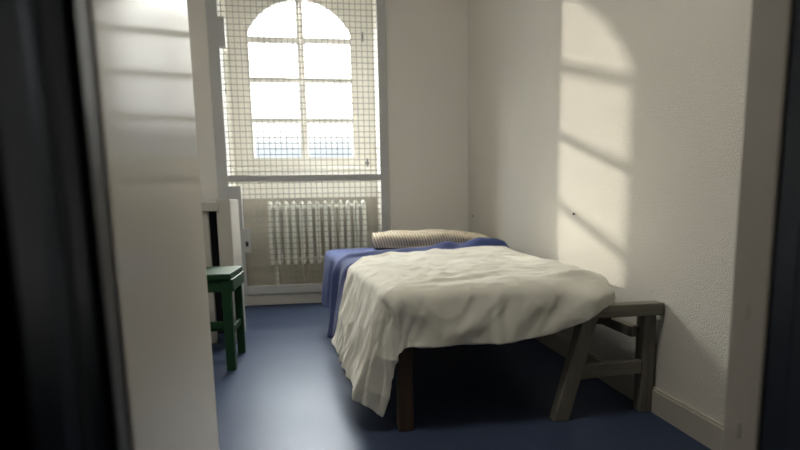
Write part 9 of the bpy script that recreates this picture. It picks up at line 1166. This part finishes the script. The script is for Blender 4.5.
# ------------------------------------------------------------------ green stool
st = empty('stool', (-.66, 2.87, 0))
tag(st, 'dark green painted wooden stool standing beside the open door', 'stool')
def stp(name, f, bevel=.004):
    bm = bmesh.new(); f(bm); return reparent(link(name, bm, M_GREEN, bevel=bevel), st)
stp('seat', lambda b: box(b, -.855, -.484, 2.68, 3.065, .462, .492), .006)
stp('apron', lambda b: box(b, -.83, -.475, 2.695, 2.715, .40, .462))
stp('apron', lambda b: box(b, -.83, -.475, 3.03, 3.05, .40, .462))
stp('apron', lambda b: box(b, -.495, -.475, 2.715, 3.03, .40, .462))
stp('apron', lambda b: box(b, -.83, -.81, 2.715, 3.03, .40, .462))
for x0, x1, y0, y1 in ((-.532, -.487, 2.69, 2.735), (-.83, -.785, 2.69, 2.735), (-.530, -.490, 3.02, 3.06), (-.83, -.79, 3.02, 3.06)):
    stp('leg', lambda b: box(b, x0, x1, y0, y1, 0, .462))
stp('stretcher', lambda b: box(b, -.79, -.53, 2.70, 2.725, .215, .25))
stp('stretcher', lambda b: box(b, -.79, -.53, 3.03, 3.05, .13, .165))
stp('stretcher', lambda b: box(b, -.522, -.500, 2.735, 3.02, .17, .205))

# ------------------------------------------------------------------ cream cabinet behind the stool
cb = empty('cabinet', (-.79, 3.45, 0))
tag(cb, 'cream painted open cabinet with a dark interior, half hidden behind the green stool', 'cabinet')
def cbp(name, f, m=M_CAB, bevel=.004):
    bm = bmesh.new(); f(bm); return reparent(link(name, bm, m, bevel=bevel), cb)
cbp('top', lambda b: box(b, -1.02, -.632, 3.27, 3.60, .795, .850))
cbp('side_panel', lambda b: box(b, -.650, -.568, 3.30, 3.60, 0, .866))
cbp('side_panel', lambda b: box(b, -1.0, -.698, 3.29, 3.33, 0, .795))
cbp('back_panel', lambda b: box(b, -1.0, -.65, 3.56, 3.59, 0, .795), M_DARK)  # near-black panel stands in for the shade inside the cabinet

# ------------------------------------------------------------------ outdoors
bm = bmesh.new()
sd = Vector((1.85, -3.05, -1.012)); pc = Vector((.010, 5.08, 1.9)) - sd * 1.6  # pillar added out of view to keep sun off the right casement
for k, (z0, z1, r_) in enumerate(((-8, 6.2, .155), (6.2, 6.5, .20), (-8, -7.2, .25))):
    tube(bm, (pc.x, pc.y, z0), (pc.x, pc.y, z1), r_, 20)
struct_(link('sun_blocking_pillar', bm, M_BACK), 'added pillar outside the window, out of view, blocking part of the sun')
bm = bmesh.new()
nx = 120; prev = None
for i in range(nx + 1):
    x = -420 + 840 * i / nx
    h = 40 + 7 * noise.noise((x * .01, 2, 0)) + 3 * noise.noise((x * .05, 5, 0))
    cur = [bm.verts.new((x, 560, -25)), bm.verts.new((x, 640, h))]
    if prev: bm.faces.new((prev[0], cur[0], cur[1], prev[1]))
    prev = cur
struct_(link('hills', bm, M_HILL, smooth=True), 'hazy blue hills seen through the lower window panes')

w = bpy.data.worlds.new('sky'); scene.world = w; w.use_nodes = True
nt = w.node_tree; N = nt.nodes; L = nt.links
bg = N['Background']
tc = N.new('ShaderNodeTexCoord'); sx = N.new('ShaderNodeSeparateXYZ'); cr = N.new('ShaderNodeValToRGB')
L.new(tc.outputs['Generated'], sx.inputs[0]); L.new(sx.outputs['Z'], cr.inputs['Fac'])
e = cr.color_ramp.elements
cr.color_ramp.interpolation = 'LINEAR'
e[0].position = 0.0; e[0].color = (.045, .046, .05, 1)
e[1].position = 1.0; e[1].color = (.90, .95, 1.0, 1)
for p, c in ((.02, (.009, .0102, .0116, 1)), (.105, (.0108, .0119, .0130, 1)), (.125, (.016, .0165, .017, 1)), (.15, (.05, .05, .05, 1)), (.30, (.12, .118, .112, 1)), (.45, (1, .97, .92, 1))):
    k = e.new(p); k.color = c
L.new(cr.outputs['Color'], bg.inputs['Color'])
bg.inputs['Strength'].default_value = SKY = 42.0

sun = bpy.data.lights.new('sun', 'SUN'); so = bpy.data.objects.new('sun', sun); COL.objects.link(so)
sun.energy = 1.9; sun.angle = math.radians(1.0); sun.color = (1.0, .90, .76)
so.rotation_euler = Vector((1.85, -3.05, -1.012)).to_track_quat('-Z', 'Y').to_euler()
so.location = (-3, 9, 5)

cl = bpy.data.lights.new('unseen_fill_light', 'AREA'); clo = bpy.data.objects.new('unseen_fill_light', cl); COL.objects.link(clo)  # added fill above the view, brightens faces turned to the doorway
cl.shape = 'DISK'; cl.size = .6; cl.energy = 9.0; cl.color = (1, .95, .86)
clo.location = (-.1, 1.25, ZC - .03)

pl = bpy.data.lights.new('window_portal', 'AREA'); po = bpy.data.objects.new('window_portal', pl); COL.objects.link(po)
pl.shape = 'RECTANGLE'; pl.size = .95; pl.size_y = 1.45
po.location = (CXW, 5.16, 1.95); po.rotation_euler = (-PI / 2, 0, 0)
pl.cycles.is_portal = True

# ------------------------------------------------------------------ camera
f, pit, rol, yaw, pcx, pcy, H = 532., math.radians(8.05), math.radians(-1.08), math.radians(8.38), 408., 282., .8
cam = bpy.data.cameras.new('camera'); co = bpy.data.objects.new('camera', cam); COL.objects.link(co)
cam.sensor_width = 36; cam.lens = f / 800 * 36
cam.shift_x = (400 - pcx) / 800; cam.shift_y = (pcy - 225) / 800
cp, sp, cr_, sr = math.cos(pit), math.sin(pit), math.cos(rol), math.sin(rol)
Rx = Matrix(((1, 0, 0), (0, cp, -sp), (0, sp, cp))); Rz = Matrix(((cr_, -sr, 0), (sr, cr_, 0), (0, 0, 1)))
cA, sA = math.cos(-yaw), math.sin(-yaw); Ry = Matrix(((cA, 0, sA), (0, 1, 0), (-sA, 0, cA)))
Mc = Rz @ Rx @ Ry                      # (x right, y down, z depth) -> camera axes
rows = [Mc[i] for i in range(3)]
w3 = lambda r: Vector((r[0], r[2], -r[1]))
right, down, fwd = w3(rows[0]), w3(rows[1]), w3(rows[2])
R = Matrix((right, -down, -fwd)).transposed().to_4x4()
co.matrix_world = Matrix.Translation((0, 0, H)) @ R
cam.clip_start = .02; cam.clip_end = 2000
cam.dof.use_dof = True; cam.dof.focus_distance = 2.0; cam.dof.aperture_fstop = 2.4
scene.camera = co

scene.view_settings.view_transform = 'Standard'
scene.view_settings.look = 'None'
scene.view_settings.exposure = 1.2
scene.cycles.use_denoising = True
scene.cycles.max_bounces = 14; scene.cycles.diffuse_bounces = 10; scene.cycles.transparent_max_bounces = 12
scene.cycles.sample_clamp_indirect = 8
